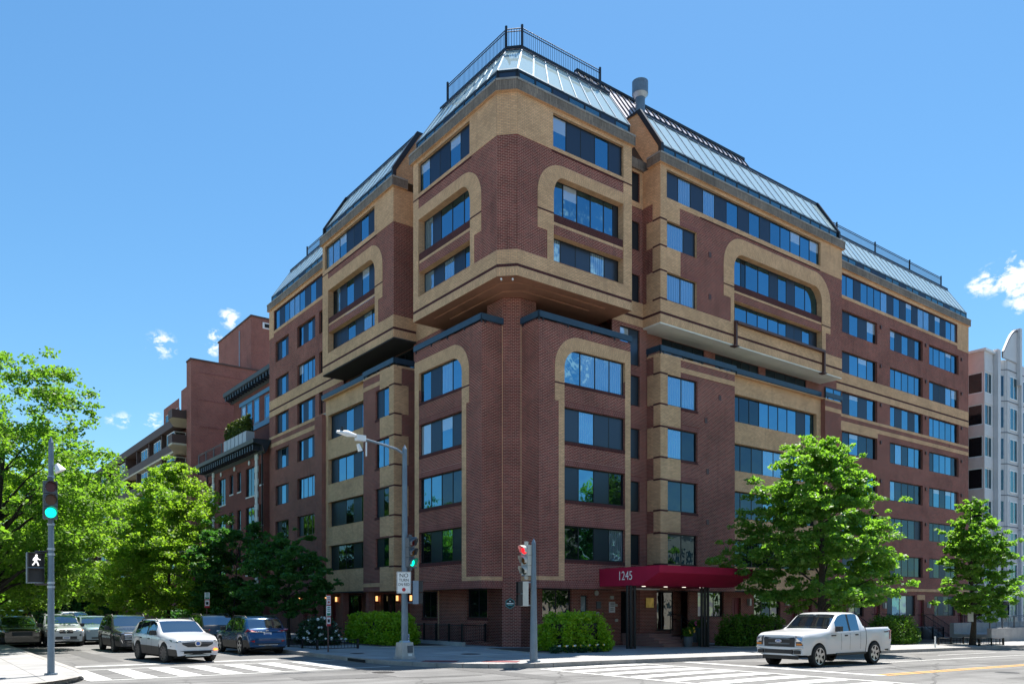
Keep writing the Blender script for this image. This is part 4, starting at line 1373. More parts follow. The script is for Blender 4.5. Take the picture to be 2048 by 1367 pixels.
for (a, b), s_ in zip(wz, ("dd", "dd", "cd", "cc")):
    window(ML, 33.65, 36.12, a, b, s_, d=-0.13)
MLc = Fac(B0, "R", 30.66)
rb = [(4.5, 6.15), (7.4, 9.05), (10.25, 11.9), (13.2, 14.85)]
wall(MLc, 39.5, 49.0, 3.0, 16.02, [(39.62, 48.5, a, b) for a, b in rb], [(39.5, 49.0, b, b + 0.22, "tan_soldier") for a, b in rb], base="tan_brick", reveal=0.3, rev="tan_soldier")
for (a, b), s_ in zip(rb, ("dddddddd", "dddcdddd", "dddccdcd", "dddggggsg")):
    window(MLc, 39.62, 48.5, a, b, s_, d=-0.25)
MLr = Fac(B0, "R", 30.34)
wall(MLr, 49.0, 50.9, 3.0, 15.95, [], [(49.0, 50.9, 15.82, 15.95, "tan_soldier"), (49.0, 50.9, 15.15, 15.42, "tan_brick")])
wall(Fac(B0, "L", 49.0), 30.34, 30.7, 3.0, 15.95)
rl = Fac(B0, "L", 33.08)
ov = [(30.34, 31.4, 3.0, 3.4, "tan_brick"), (30.34, 31.36, 15.82, 15.95, "tan_soldier"), (30.34, 30.83, 14.86, 15.82, "tan_brick")]
for a, b in wz:
    ov += [(30.34, 31.31, a, b, "tan_brick"), (30.34, 30.83, a - 1.16, a, "tan_brick"), (30.34, 30.85, a - 0.05, a + 0.05, "dark_soldier", 0.02), (30.34, 30.85, b - 0.05, b + 0.05, "dark_soldier", 0.02)]
wall(rl, 30.34, 31.4, 3.0, 15.95, [], ov)
cl = MB(); cl.face([(50.9, 30.34, 3), (50.9, 31.8, 3), (50.9, 31.8, 15.95), (50.9, 30.34, 15.95)], "red_brick")
cl.prism([(33.1, 30.36), (50.88, 30.36), (50.88, 30.7), (33.1, 30.7)], 15.9, 15.94, "tan_soldier")
cl.build("end_wall", B0)
rail_board([(33.02, 31.4), (33.02, 30.28), (39.6, 30.28)])
rail_board([(39.6, 30.6), (49.0, 30.6)], 16.1, 16.40)
rail_board([(49.0, 30.28), (51.0, 30.28)])
DM = Fac(B0, "R", 31.65)
wall(DM, 33.1, 52.6, 15.1, 17.42, [(34.6, 38.3, 15.2, 17.38), (39.3, 43.6, 15.2, 17.38), (44.3, 48.8, 15.2, 17.38)], reveal=0.1)
window(DM, 34.6, 38.3, 15.2, 17.38, "dddd", d=-0.06); window(DM, 39.3, 43.6, 15.2, 17.38, "ddddd", d=-0.06); window(DM, 44.3, 48.8, 15.2, 17.38, "dddd", d=-0.06)
window(Fac(B0, "R", 31.6), 51.0, 53.0, 16.3, 17.3, "gg", d=0.02)
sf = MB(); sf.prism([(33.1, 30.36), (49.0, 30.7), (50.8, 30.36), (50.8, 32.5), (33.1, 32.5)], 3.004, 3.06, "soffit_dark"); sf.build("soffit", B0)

# ---- right wing
RW = Fac(B0, "R", 31.70)
colsR = [(53.3, 58.05, "sgsg"), (59.9, 64.95, "gsgsg"), (66.0, 71.1, "ggggg")]
rowsR = [(4.42, 6.0), (7.38, 8.9), (10.18, 11.72), (13.02, 14.6), (15.82, 17.4), (18.75, 20.3), (21.6, 23.2)]
holes = [(c[0], c[1], a, b) for c in colsR for a, b in rowsR] + [(53.1, 70.85, 24.22, 25.78)]
over = [(52.6, 72.9, 17.42, 17.86, "tan_soldier"), (52.6, 72.9, 17.86, 18.0, "dark_soldier", 0.006), (52.6, 72.9, 18.0, 18.72, "tan_brick"), (52.6, 72.9, 15.6, 15.8, "tan_soldier"),
        (52.6, 72.9, 15.0, 15.3, "tan_brick"), (52.6, 58.1, 14.62, 15.3, "tan_brick"), (52.6, 72.9, 24.0, 24.22, "tan_soldier"), (70.85, 72.9, 23.75, 26.05, "tan_brick"), (52.6, 72.9, 25.8, 26.05, "tan_brick"),
        (52.6, 72.9, 3.3, 3.52, "tan_brick", 0.06)]
wall(RW, 50.9, 72.9, 3.05, 26.05, holes, over, reveal=0.22)
for c0, c1, sq in colsR:
    for i, (a, b) in enumerate(rowsR):
        n = len(sq)
        if i < 2:
            s_ = "".join(rnd.choice("ddds") for _ in range(n))
        elif i < 4:
            s_ = "".join(rnd.choice("gdcdd") for _ in range(n))
        else:
            s_ = {4: "sgsg" if n == 4 else "gsgsg", 5: "sggg" if n == 4 else "ggggg", 6: sq}[i] if not (n == 5 and c0 > 65) else ("gsscg" if i == 5 else "ggggg")
        window(RW, c0, c1, a, b, s_, d=-0.18)
        MB().box(c1 + 0.35, c1 + 0.5, 31.6, 31.69, b - 0.35, b - 0.1, "pipe_brown").build("wall_vent", B0)
window(RW, 53.1, 70.85, 24.22, 25.78, "ggsgggcsgsgsccsgsgc", d=-0.12)
cornice_run([([(52.0, 31.56), (73.06, 31.56), (73.06, 33.0)], [(52.0, 32.4), (72.6, 32.4), (72.6, 33.0)])])
RWc = Fac(B0, "R", 31.78)
clerestory(RWc, 52.2, 72.7, ZC0, ZC1, 22, 0.0, "nnnsnssnnsnnsnnnsnnn")
glass_roof([((51.5, 31.78, ZC1), (72.75, 31.78, ZC1), (51.5, 33.4, ZT), (72.75, 33.4, ZT), 24)])
ed = MB(); ed.box(50.4, 72.8, 33.35, 33.8, ZT, ZT + 0.14, "rail_black"); ed.build("roof_edge", B0)
railing(B0, [(50.6, 33.75), (72.4, 33.75)], ZT + 0.14, h=1.0, post=6.0, bal=0.13, name="roof_railing", rails=(0.07, 0.84, 0.97))
GW = Fac(B0, "R", 31.72)
gh = [(53.0, 53.9, 0.5, 2.7), (54.2, 56.2, 1.4, 2.98), (57.4, 58.5, 0.6, 2.66), (59.5, 63.8, 1.4, 3.0), (64.2, 65.2, 0.5, 2.66), (66.9, 70.5, 1.38, 3.0), (71.0, 71.9, 0.4, 2.66)]
wall(GW, 36.9, 72.9, -0.9, 3.05, [(37.8, 40.2, 1.48, 3.0), (41.0, 41.9, 0.5, 2.66), (43.2, 46.0, 1.4, 3.0), (47.0, 47.9, 0.5, 2.66), (48.6, 49.6, 0.5, 2.66), (50.6, 51.4, 1.3, 3.0)] + gh,
     [(s - 0.12, e + 0.12, b, 3.05, "tan_brick", 0.03) for s, e, a, b in gh if b < 2.8], reveal=0.25)
window(GW, 37.8, 40.2, 1.48, 3.0, "hhh", d=-0.15)
window(GW, 43.2, 46.0, 1.4, 3.0, "hdh", d=-0.15)
window(GW, 50.6, 51.4, 1.3, 3.0, "h", d=-0.15)
window(GW, 54.2, 56.2, 1.4, 2.98, "hd", d=-0.15)
window(GW, 59.5, 63.8, 1.4, 3.0, "scbs", d=-0.15, wide=[1, 1.2, 1.1, 1.2])
window(GW, 66.9, 70.5, 1.38, 3.0, "dsds", d=-0.15)


def door(fac, s0, s1, z0, z1, mat="door_red", d=-0.2, frame_mat="tan_soldier"):
    X0, X1 = xr(fac, s0, s1)
    mb = MB()
    mb.box(0, X1 - X0, -0.03, 0.03, 0, z1 - z0, mat)
    w, h = X1 - X0, z1 - z0
    for px0, px1, pz0, pz1 in ((0.14, 0.45, 0.10, 0.42), (0.55, 0.86, 0.10, 0.42), (0.14, 0.45, 0.50, 0.92), (0.55, 0.86, 0.50, 0.92)):
        mb.box(px0 * w, px1 * w, -0.05, -0.03, pz0 * h, pz1 * h, mat)
    o = link("door", mb.mesh("door"), fac.root, loc=Vector(fac.at(X0, d, z0)) - Vector(ORG[fac.root.name]), rz=fac.rz())
    MB().box(w * 0.86, w * 0.93, -0.10, -0.05, h * 0.42, h * 0.50, "brass").build("handle", o)
    return o


for s0, s1, z0, z1 in [g for g in gh if g[3] < 2.8] + [(41.0, 41.9, 0.5, 2.66), (47.0, 47.9, 0.5, 2.66), (48.6, 49.6, 0.5, 2.66)]:
    door(GW, s0, s1, z0, z1)
for a, z in ((58.95, 2.2), (65.75, 2.25), (52.5, 2.45), (46.6, 2.4), (42.6, 2.4)):
    MB().box(a - 0.09, a + 0.09, 31.5, 31.71, z - 0.22, z + 0.22, "signal_pale").build("wall_lantern", B0)
cl = MB()
cl.face([(72.9, 31.7, -0.9), (72.9, 47, -0.9), (72.9, 47, 26.1), (72.9, 31.7, 26.1)], "red_brick")
cl.face([(72.7, 31.95, 26.58), (72.7, 33.4, ZT), (72.7, 47, ZT), (72.7, 47, 26.58)], "tan_brick")
cl.face([(72.9, 47, -0.9), (39, 47, -0.9), (39, 47, ZT), (72.9, 47, ZT)], "red_brick")
cl.face([(39, 47, -0.3), (39, 64.4, -0.3), (39, 64.4, ZT), (39, 47, ZT)], "red_brick")
cl.face([(39, 64.4, -0.3), (23.95, 64.4, -0.3), (23.95, 64.4, 26.1), (39, 64.4, 26.1)], "red_brick")
cl.build("rear_wall", B0)
tr_f = MB()
tr_f.face([(25.9, 33.6, ZT + 0.02), (72.8, 33.6, ZT + 0.02), (72.8, 47, ZT + 0.02), (39, 47, ZT + 0.02), (39, 64.3, ZT + 0.02), (25.9, 64.3, ZT + 0.02)], "roofing")
tr_f.face([(24.2, 38.2, ZT + 0.02), (24.2, 31.9, ZT + 0.02), (30.4, 31.9, ZT + 0.02), (30.4, 33.6, ZT + 0.02), (25.9, 33.6, ZT + 0.02), (25.9, 38.2, ZT + 0.02)], "roofing")
tr_f.build("flat_roof", B0)

# ---- left side: recess, middle bay, wing
wall(Fac(B0, "L", 23.95), 38.2, 41.2, 3.0, 26.05, [], [(38.2, 41.2, 17.5, 18.72, "tan_brick"), (38.2, 41.2, 24.0, 26.05, "tan_brick")])
MB().box(23.8, 24.3, 38.2, 41.0, Z_COR0, Z_COR1 - 0.02, "grey_cornice").build("cornice", B0)
rs = MB(); rs.face([(23.95, 38.2, 26.58), (23.95, 41.0, 26.58), (25.4, 41.0, 29.6), (25.4, 38.2, 29.6)], "frame"); rs.build("recess_roof", B0)
LM = Fac(B0, "L", 22.45)
holes = [(43.2, 50.25, 24.33, 25.85), (43.18, 49.75, 18.78, 21.9, "t"), (42.22, 50.6, 21.9, 23.62, "bst")]
over = [(40.9, 50.6, 17.48, 17.92, "tan_soldier"), (40.9, 50.6, 17.92, 18.06, "dark_soldier", 0.006), (40.9, 50.6, 18.06, 18.75, "tan_brick"), (40.9, 50.6, 24.06, 26.05, "tan_brick"),
        (42.22, 43.18, 20.15, 21.9, "tan_brick"), (42.76, 43.18, 18.75, 20.15, "tan_brick"), (49.75, 50.6, 18.75, 24.06, "tan_brick"), (42.22, 43.18, 20.98, 21.06, "dark_soldier", 0.02), (43, 50.6, 23.98, 24.06, "dark_soldier", 0.02)]
wall(LM, 40.9, 50.6, 17.48, 26.05, holes, over, reveal=0.42, rev="tan_brick")
arch(LM, 42.22, 50.6, 23.62, 43.18, 49.75, 22.85, 21.9, (None, (1.6, 1.6)), (None, (0.75, 0.93)), depth=0.42)
arch_infill(LM, 43.18, 49.75, 20.1, 21.03, 0.03)
window(LM, 43.18, 49.75, 21.03, 22.9, "dcsgsgsg", d=-0.4, wide=[.6, .5, 1, 1.1, 1.2, 1, .9, .6])
window(LM, 43.18, 49.75, 18.78, 20.1, "ssgscg", d=-0.4)
window(LM, 43.2, 50.25, 24.33, 25.85, "ccgssgs", d=-0.15)
rm = Fac(B0, "R", 40.9)
wall(rm, 22.45, 24.1, 17.48, 26.05, [], [(22.45, 24.1, 17.48, 17.92, "tan_soldier"), (22.45, 24.1, 17.92, 18.06, "dark_soldier", 0.006), (22.45, 24.1, 18.06, 18.75, "tan_brick"), (22.45, 24.1, 24.06, 26.05, "tan_brick")])
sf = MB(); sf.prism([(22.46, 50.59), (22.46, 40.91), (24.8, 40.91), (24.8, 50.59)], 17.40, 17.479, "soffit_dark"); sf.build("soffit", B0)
cl = MB(); cl.face([(22.45, 50.6, 17.48), (24.1, 50.6, 17.48), (24.1, 50.6, 26.05), (22.45, 50.6, 26.05)], "tan_brick"); cl.build("end_wall", B0)
cornice_run([([(23.3, 50.75), (22.29, 50.75), (22.29, 40.75), (23.3, 40.75)], [(23.3, 50.0), (23.1, 50.0), (23.1, 41.4), (23.3, 41.4)])])
clerestory(LM, 41.0, 50.4, ZC0, ZC1, 9, -0.08, "nnsnnnnnn")
glass_roof([((22.53, 50.45, ZC1), (22.53, 41.05, ZC1), (24.15, 50.45, ZT), (24.15, 41.05, ZT), 9)])
gb = MB()
PL_ = [(22.52, 26.58), (22.52, 27.14), (24.12, 29.7), (25.4, 29.7), (25.4, 26.58)]
gb.face([(p, 41.0, z) for p, z in PL_], "tan_brick")
gb.build("gable_wall", B0)
gb = MB(); gb.face([(p, 50.5, z) for p, z in PL_], "tan_brick"); gb.build("gable_wall", B0)
for b0, b1 in ((40.92, 41.1), (50.4, 50.55)):
    ge = MB()
    for (p, z), (q, w_) in zip(PL_[:3], PL_[1:4]):
        ge.face([(p - 0.1, b0, z + 0.06), (p - 0.1, b1, z + 0.06), (q - 0.1, b1, w_ + 0.06), (q - 0.1, b0, w_ + 0.06)], "rail_black")
        ge.face([(p - 0.1, b0, z + 0.06), (q - 0.1, b0, w_ + 0.06), (q + 0.12, b0, w_ - 0.08), (p + 0.12, b0, z - 0.08)], "rail_black")
    ge.build("gable_coping", B0)
ed = MB(); ed.box(24.1, 24.7, 41.0, 50.5, ZT, ZT + 0.14, "rail_black"); ed.build("roof_edge", B0)
# lower middle bay, left side
LB = Fac(B0, "L", 22.56)
holes = [(41.62, 43.3, a, b) for a, b in wz]
over = [(41.05, 41.62, 3.0, 15.9, "tan_brick"), (41.05, 44.9, 15.82, 15.95, "tan_soldier"), (41.62, 42.75, 14.86, 15.85, "tan_brick"), (42.75, 44.9, 15.15, 15.4, "tan_brick"), (42.75, 44.9, 3.28, 3.5, "tan_brick"), (41.05, 42.75, 3.0, 4.42, "tan_brick")]
for a, b in wz:
    over += [(41.62, 42.75, a - 1.16, a, "tan_brick"), (42.75, 43.4, b, b + 0.28, "red_soldier"), (42.75, 43.4, a - 0.14, a, "dark_soldier"),
             (41.05, 41.63, a - 0.05, a + 0.05, "dark_soldier", 0.01), (41.05, 41.63, b - 0.05, b + 0.05, "dark_soldier", 0.01)]
wall(LB, 41.05, 44.9, 3.0, 15.95, holes, over, reveal=0.16)
for (a, b), s_ in zip(wz, ("sg", "sd", "gg", "sg")):
    window(LB, 41.62, 43.3, a, b, s_, d=-0.13)
LBc = Fac(B0, "L", 22.85)
wall(LBc, 44.9, 51.0, 3.0, 16.02, [(45.0, 50.6, a, b) for a, b in rb], [(44.9, 51.0, b, b + 0.22, "tan_soldier") for a, b in rb], base="tan_brick", reveal=0.3, rev="tan_soldier")
for (a, b), s_ in zip(rb, ("sddsd", "ssdsd", "sggsg", "ssgsg")):
    window(LBc, 45.0, 50.6, a, b, s_, d=-0.25)
wall(LB, 51.0, 52.2, 3.0, 15.0)
wall(Fac(B0, "R", 51.0), 22.56, 22.9, 3.0, 15.0)
rl = Fac(B0, "R", 41.05)
ov = [(22.56, 24.0, 15.82, 15.95, "tan_soldier"), (22.56, 23.05, 14.86, 15.82, "tan_brick"), (22.56, 23.05, 3.0, 4.4, "tan_brick")]
for a, b in wz:
    ov += [(22.56, 23.5, a, b, "tan_brick"), (22.56, 23.05, a - 1.16, a, "tan_brick"), (22.56, 23.05, a - 0.05, a + 0.05, "dark_soldier", 0.02), (22.56, 23.05, b - 0.05, b + 0.05, "dark_soldier", 0.02)]
wall(rl, 22.56, 24.1, 3.0, 15.95, [], ov)
cl = MB(); cl.prism([(22.58, 41.07), (22.58, 51.0), (22.9, 51.0), (22.9, 41.07)], 15.9, 15.94, "tan_soldier"); cl.build("parapet_cap", B0)
rail_board([(22.5, 44.9), (22.5, 41.0), (24.0, 41.0)])
rail_board([(22.8, 51.6), (22.8, 44.9)], 16.1, 16.40)
DLm = Fac(B0, "L", 24.2)
wall(DLm, 41.0, 53.0, 15.1, 17.45, [(41.6, 45.0, 15.2, 17.38), (45.9, 50.2, 15.2, 17.38), (51.2, 52.9, 16.2, 17.3)], reveal=0.1)
window(DLm, 41.6, 45.0, 15.2, 17.38, "ddd", d=-0.06); window(DLm, 45.9, 50.2, 15.2, 17.38, "dsdd", d=-0.06); window(DLm, 51.2, 52.9, 16.2, 17.3, "gg", d=-0.06)
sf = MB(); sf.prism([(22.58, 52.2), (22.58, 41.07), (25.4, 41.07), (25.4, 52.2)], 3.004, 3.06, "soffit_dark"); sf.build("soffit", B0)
LW = Fac(B0, "L", 23.95)
colsL = [(55.3, 58.6, "gsgs"), (60.3, 63.05, "sgs")]
holes = [(c[0], c[1], a, b) for c in colsL for a, b in rowsR] + [(54.0, 54.6, a, b) for a, b in rowsR[:4] + rowsR[4:]] + [(52.3, 63.4, 24.22, 25.78)]
over = [(50.6, 64.4, 17.42, 17.86, "tan_soldier"), (50.6, 64.4, 17.86, 18.0, "dark_soldier", 0.006), (50.6, 64.4, 18.0, 18.72, "tan_brick"), (50.6, 64.4, 15.6, 15.8, "tan_soldier"),
        (53.8, 64.4, 14.95, 15.25, "tan_brick"), (53.8, 54.8, 14.62, 15.25, "tan_brick"), (50.6, 64.4, 24.0, 24.22, "tan_soldier"), (63.4, 64.4, 23.75, 26.05, "tan_brick"), (50.6, 64.4, 25.8, 26.05, "tan_brick")]
wall(LW, 50.6, 64.4, 3.0, 26.05, holes, over, reveal=0.22)
for c0, c1, sq in colsL:
    for i, (a, b) in enumerate(rowsR):
        n = len(sq)
        s_ = "".join(rnd.choice("dds") for _ in range(n)) if i < 2 else ("g" * n if i in (2, 5) and n == 4 else sq)
        window(LW, c0, c1, a, b, s_, d=-0.18)
for a, b in rowsR:
    window(LW, 54.0, 54.6, a, b, "d", d=-0.18)
window(LW, 52.3, 63.4, 24.22, 25.78, "gsgccgsgsgc", d=-0.12)
cornice_run([([(25.0, 64.56), (23.81, 64.56), (23.81, 50.6)], [(25.0, 64.0), (24.6, 64.0), (24.6, 50.6)])])
LWc = Fac(B0, "L", 24.03)
clerestory(LWc, 50.5, 64.1, ZC0, ZC1, 12, 0.0, "nsnnnsnnnsnn")
glass_roof([((24.03, 64.15, ZC1), (24.03, 50.2, ZC1), (25.65, 64.15, ZT), (25.65, 50.2, ZT), 13)])
ed = MB(); ed.box(25.6, 26.05, 50.2, 64.2, ZT, ZT + 0.14, "rail_black"); ed.build("roof_edge", B0)
railing(B0, [(26.0, 61.6), (26.0, 50.4)], ZT + 0.14, h=1.0, post=6.0, bal=0.13, name="roof_railing", rails=(0.07, 0.84, 0.97))
# left side, ground floor: brick piers, red doors, lit lanterns
GLm = Fac(B0, "L", 24.3)
gd = [(42.3, 43.1), (46.6, 47.5), (52.6, 53.5), (57.4, 58.3)]
wall(GLm, 41.2, 64.4, -0.3, 3.03, [(s, e, 0.2, 2.6) for s, e in gd] + [(44.0, 45.9, 1.3, 2.9), (48.6, 51.0, 1.3, 2.95), (54.4, 56.6, 1.3, 2.9), (59.5, 62.0, 1.3, 2.9)], reveal=0.3)
for s, e in gd:
    door(GLm, s, e, 0.2, 2.6, d=-0.25)
for s, e in ((44.0, 45.9), (48.6, 51.0), (54.4, 56.6), (59.5, 62.0)):
    window(GLm, s, e, 1.3, 2.9, "dhd", d=-0.2)
for b in (41.9, 43.55, 46.2, 52.2, 53.9, 58.7):
    lb = MB(); lb.box(24.1, 24.2, b - 0.055, b + 0.055, 2.46, 2.78, "lantern_lit").box(24.02, 24.28, b - 0.09, b + 0.09, 2.78, 2.86, "iron").box(24.1, 24.29, b - 0.05, b + 0.05, 2.36, 2.42, "iron")
    lb.build("wall_lantern", B0)
for b in (44.9 - 0.25, 48.2, 53.0 - 0.9):
    MB().box(22.7, 23.1, b - 0.2, b + 0.2, -0.2, 3.0, "red_brick").build("porch_pier", B0)
# ---- entrance: awning, posts, lobby doors, steps
aw = MB()
A0, A1 = 28.5, 35.6
prof = [(30.30, 4.02), (26.2, 4.05), (26.2, 3.72), (27.4, 3.12), (30.30, 3.12)]
for i in range(4):
    (p, z), (q, w_) = prof[i], prof[i + 1]
    e0 = A0, A1
    aw.face([(A0, p, z), (A1 - (0.9 if i == 2 else 0) * 0, p, z), (A1, q, w_), (A0, q, w_)], "awning_red")
aw.face([(A0, p, z) for p, z in prof], "awning_red")
aw.face([(A1, p, z) for p, z in prof], "awning_red")
awn = aw.build("awning", B0)
am = MB(); am.box(A0 + 0.02, A1 - 0.02, 26.21, 26.25, 3.70, 4.06, "awning_red"); am.build("valance", awn)
tm = text_mesh("1245", 0.62, "sign_white", sx=0.82)
to = link("house_number", tm, awn, loc=(28.49 - 22.24, 28.45 - 29.91, 3.60))
to.rotation_euler = (math.pi / 2, 0, -math.pi / 2)
for a in (29.6, 31.2, 32.6, 34.0):
    MB().box(a - 0.08, a + 0.08, 28.2, 28.32, 3.095, 3.118, "lamp_lit").build("downlight", awn)
for a, b in ((28.45, 28.05), (33.9, 28.0)):
    po = MB()
    for da, db in ((-0.21, 0.0), (-0.07, -0.08), (0.07, 0.0), (0.21, -0.08)):
        po.tube([(a + da, b + db, G(a) + 0.1), (a + da, b + db, 3.13)], 0.07, "iron", seg=10)
    po.build("awning_post", B0)
LO = Fac(B0, "R", 32.3)
wall(Fac(B0, "R", 30.9), 32.05, 33.4, -0.3, 3.05, [], reveal=0.1)
wall(Fac(B0, "L", 32.05), 30.9, 31.76, -0.3, 3.05)
MB().box(32.48, 33.08, 30.83, 30.88, 2.05, 2.58, "brass").build("brass_plaque", B0)
wall(LO, 33.3, 37.0, 0.4, 3.05, [(33.4, 36.3, 0.72, 2.98)], reveal=0.1)
window(LO, 33.4, 36.3, 0.72, 2.98, "hhh", d=-0.05, name="lobby_door", wide=[1, 1, 1])
wall(Fac(B0, "R", 31.1), 36.4, 36.95, -0.3, 3.05)
stp = MB()
for i in range(4):
    z0, z1 = G(31) + 0.15 + 0.16 * i, G(31) + 0.15 + 0.16 * (i + 1)
    stp.box(31.6 - 0.28 * (3 - i) * 0 , 34.3 - 0.32 * i, 28.75 + 0.34 * i, 32.3, z0 - (0.3 if i == 0 else 0), z1, "step_brick")
stp.build("entrance_steps", B0)
hr = MB()
for b_off in (0.0,):
    pts = [(34.5, 29.0, 1.0), (34.5, 30.1, 1.62), (34.5, 30.9, 1.70)]
    hr.tube(pts, 0.022, "iron", seg=6); hr.tube([(x, y, z - 0.28) for x, y, z in pts], 0.018, "iron", seg=6)
    for x, y, z in pts:
        hr.tube([(x, y, 0.1), (x, y, z)], 0.022, "iron", seg=6)
hr.build("handrail", B0)
sl_ = MB()
sl_.prism([(30.77, 30.36), (37.0, 30.36), (37.0, 32.5), (30.77, 32.5)], 3.008, 3.075, "soffit_white")
sl_.build("soffit", B0)
# low iron fence and concrete kerb in front of the left ground floor
railing(B0, [(22.3, 38.5), (22.3, 33.6), (23.7, 33.6)], 0.33, h=0.86, post=1.25, bal=0.11, mat="iron", name="area_railing", rails=(0.06, 0.97), r=0.018, posts_tall=0.05)
MB().box(22.2, 22.42, 33.5, 38.6, 0.0, 0.33, "concrete").build("area_kerb", B0)
# stoops of the right wing
for a0, a1 in ((57.2, 58.7), (64.0, 65.4), (70.8, 72.0), (52.8, 54.0)):
    s = MB(); g = G(a0)
    for i in range(5):
        s.box(a0, a1, 29.9 + 0.28 * i, 31.7, g + 0.05, g + 0.15 + 0.19 * (i + 1), "concrete")
    so_ = s.build("stoop", B0)
    rr = MB()
    for a in (a0, a1):
        rr.tube([(a, 29.7, g + 1.1), (a, 31.1, g + 2.05), (a, 31.65, g + 2.05)], 0.025, "iron", seg=5)
        rr.tube([(a, 29.7, g + 0.35), (a, 31.1, g + 1.25)], 0.02, "iron", seg=5)
        for k in range(14):
            t = k / 13
            rr.tube([(a, 29.7 + 1.4 * t, g + 0.15 + 0.95 * t), (a, 29.7 + 1.4 * t, g + 1.1 + 0.95 * t)], 0.012 if k not in (0, 13) else 0.03, "iron", seg=4, smooth=False)
    rr.build("stoop_railing", so_)
for p0, p1 in ((53.9, 57.1), (58.9, 63.9), (65.6, 70.6)):
    railing(B0, [(p0, 29.6), (p1, 29.6)], 0.15, h=0.95, post=1.6, bal=0.12, mat="iron", name="area_railing", rails=(0.06, 0.97), r=0.016, posts_tall=0.04, zf=G)
# ------------------------------------------------------------------ neighbouring buildings
# old three-storey corniced house next door on the left street
N1 = thing("row_house", "old dark red brick house with black bracketed cornice and roof planters beside the left wing", "house", 23.5, 64.5, 0.0, absolute=True)
H1 = Fac(N1, "L", 23.5)
wins = [(63.6, 64.7, 12.1, 13.8), (66.6, 68.7, 11.4, 13.8), (69.95, 70.9, 12.1, 13.8), (72.0, 72.95, 12.1, 13.8), (74.1, 76.1, 11.4, 13.8), (78.0, 79.0, 12.1, 13.8)]
wins = [(max(s, 64.6), max(e, 65.4), a, b) for s, e, a, b in wins]
rows = [wins] + [[(s, e, a - 3.3 * k, b - 3.3 * k) for s, e, a, b in wins] for k in (1, 2)]
hl = [w for r in rows for w in r]
wall(H1, 64.42, 79.4, -0.3, 14.7, hl, [(65.6, 66.15, 1.0, 14.6, "old_brick", 0.05), (77.2, 77.6, 1.0, 14.6, "old_brick", 0.05)], base="old_brick", rev="old_brick", reveal=0.18)
for s, e, a, b in hl:
    window(H1, s, e, a, b, "nn" if e - s > 1.5 else "n", d=-0.14, sill="stone_white", mat="frame", fr=0.06)
q = MB()
for k in range(26):
    for b0, b1 in ((65.62, 66.12), (77.22, 77.58)):
        w = 0.10 if k % 2 else 0.0
        q.box(23.36, 23.46, b0 - w, b1 + w, 1.2 + k * 0.52, 1.2 + k * 0.52 + 0.50, "stone_white")
q.build("quoin_stones", N1, kind="stuff")
for b in (67.7, 71.45, 75.2):
    e = MB(); e.tube([(23.47, b, 14.2), (23.40, b, 14.2)], 0.2, "stone_white", seg=14); e.build("rosette", N1)
cn = MB()
for (p0, z0), (p1, z1) in zip([(23.5, 14.5), (23.3, 14.7), (23.2, 15.1), (22.5, 15.25), (22.45, 15.55), (23.6, 15.6)], [(23.3, 14.7), (23.2, 15.1), (22.5, 15.25), (22.45, 15.55), (23.6, 15.6), (24, 15.6)]):
    cn.face([(p0, 64.0, z0), (p0, 79.9, z0), (p1, 79.9, z1), (p1, 64.0, z1)], "cornice_dark")
cn.face([(23.5, 64.0, 14.5), (23.2, 64.0, 15.1), (22.5, 64.0, 15.25), (22.45, 64.0, 15.55), (24, 64.0, 15.6)], "cornice_dark")
cn.build("cornice", N1)
for k in range(26):
    b = 64.5 + k * 0.6
    MB().box(22.62, 23.4, b, b + 0.2, 14.72, 15.16, "cornice_dark").build("bracket", N1)
dp = MB(); dp.tube([(23.4, 64.55, 0), (23.4, 64.55, 14.6)], 0.06, "iron", seg=6); dp.tube([(23.4, 79.3, 0), (23.4, 79.3, 14.6)], 0.07, "iron", seg=6); dp.build("downspout", N1)
H1b = Fac(N1, "L", 25.6)
hw = [(69.9, 71.3, 18.9, 21.0), (72.6, 74.0, 18.95, 21.2), (74.4, 75.8, 18.95, 21.2), (76.1, 77.3, 18.95, 21.2)]
hw = [(s - 1.3, e - 1.3, a - 0.35, b - 0.35) for s, e, a, b in hw]
wall(H1b, 64.45, 78.2, 15.5, 22.3, hw, [], base="old_brick", rev="blue_frame", reveal=0.1)
for s, e, a, b in hw:
    window(H1b, s, e, a, b, "g", d=-0.02, fr=0.16, mat="blue_frame")
bp = MB(); bp.box(25.5, 25.58, 67.9, 76.4, 20.85, 21.2, "blue_frame").box(25.5, 25.58, 67.9, 76.4, 18.05, 18.5, "blue_frame"); bp.build("window_surround", N1)
c2 = MB()
for (p0, z0), (p1, z1) in zip([(25.6, 21.6), (25.3, 21.9), (24.8, 22.2), (24.75, 22.55)], [(25.3, 21.9), (24.8, 22.2), (24.75, 22.55), (26, 22.6)]):
    c2.face([(p0, 64.45, z0), (p0, 78.9, z0), (p1, 78.9, z1), (p1, 64.45, z1)], "cornice_dark")
c2.face([(25.6, 78.9, 21.6), (24.8, 78.9, 22.2), (24.75, 78.9, 22.55), (26, 78.9, 22.6)], "cornice_dark")
for k in range(20):
    c2.box(24.85, 25.55, 64.6 + k * 0.72, 64.85 + k * 0.72, 21.75, 22.1, "cornice_dark")
c2.build("cornice", N1)
bd = MB()
bd.face([(23.5, 64.42, -.3), (40, 64.42, -.3), (40, 64.42, 15.5), (23.5, 64.42, 15.5)], "old_brick")
bd.face([(23.5, 79.4, -.3), (40, 79.4, -.3), (40, 79.4, 15.5), (23.5, 79.4, 15.5)], "old_brick")
bd.face([(25.6, 78.2, 15.5), (40, 78.2, 15.5), (40, 78.2, 22.3), (25.6, 78.2, 22.3)], "old_brick")
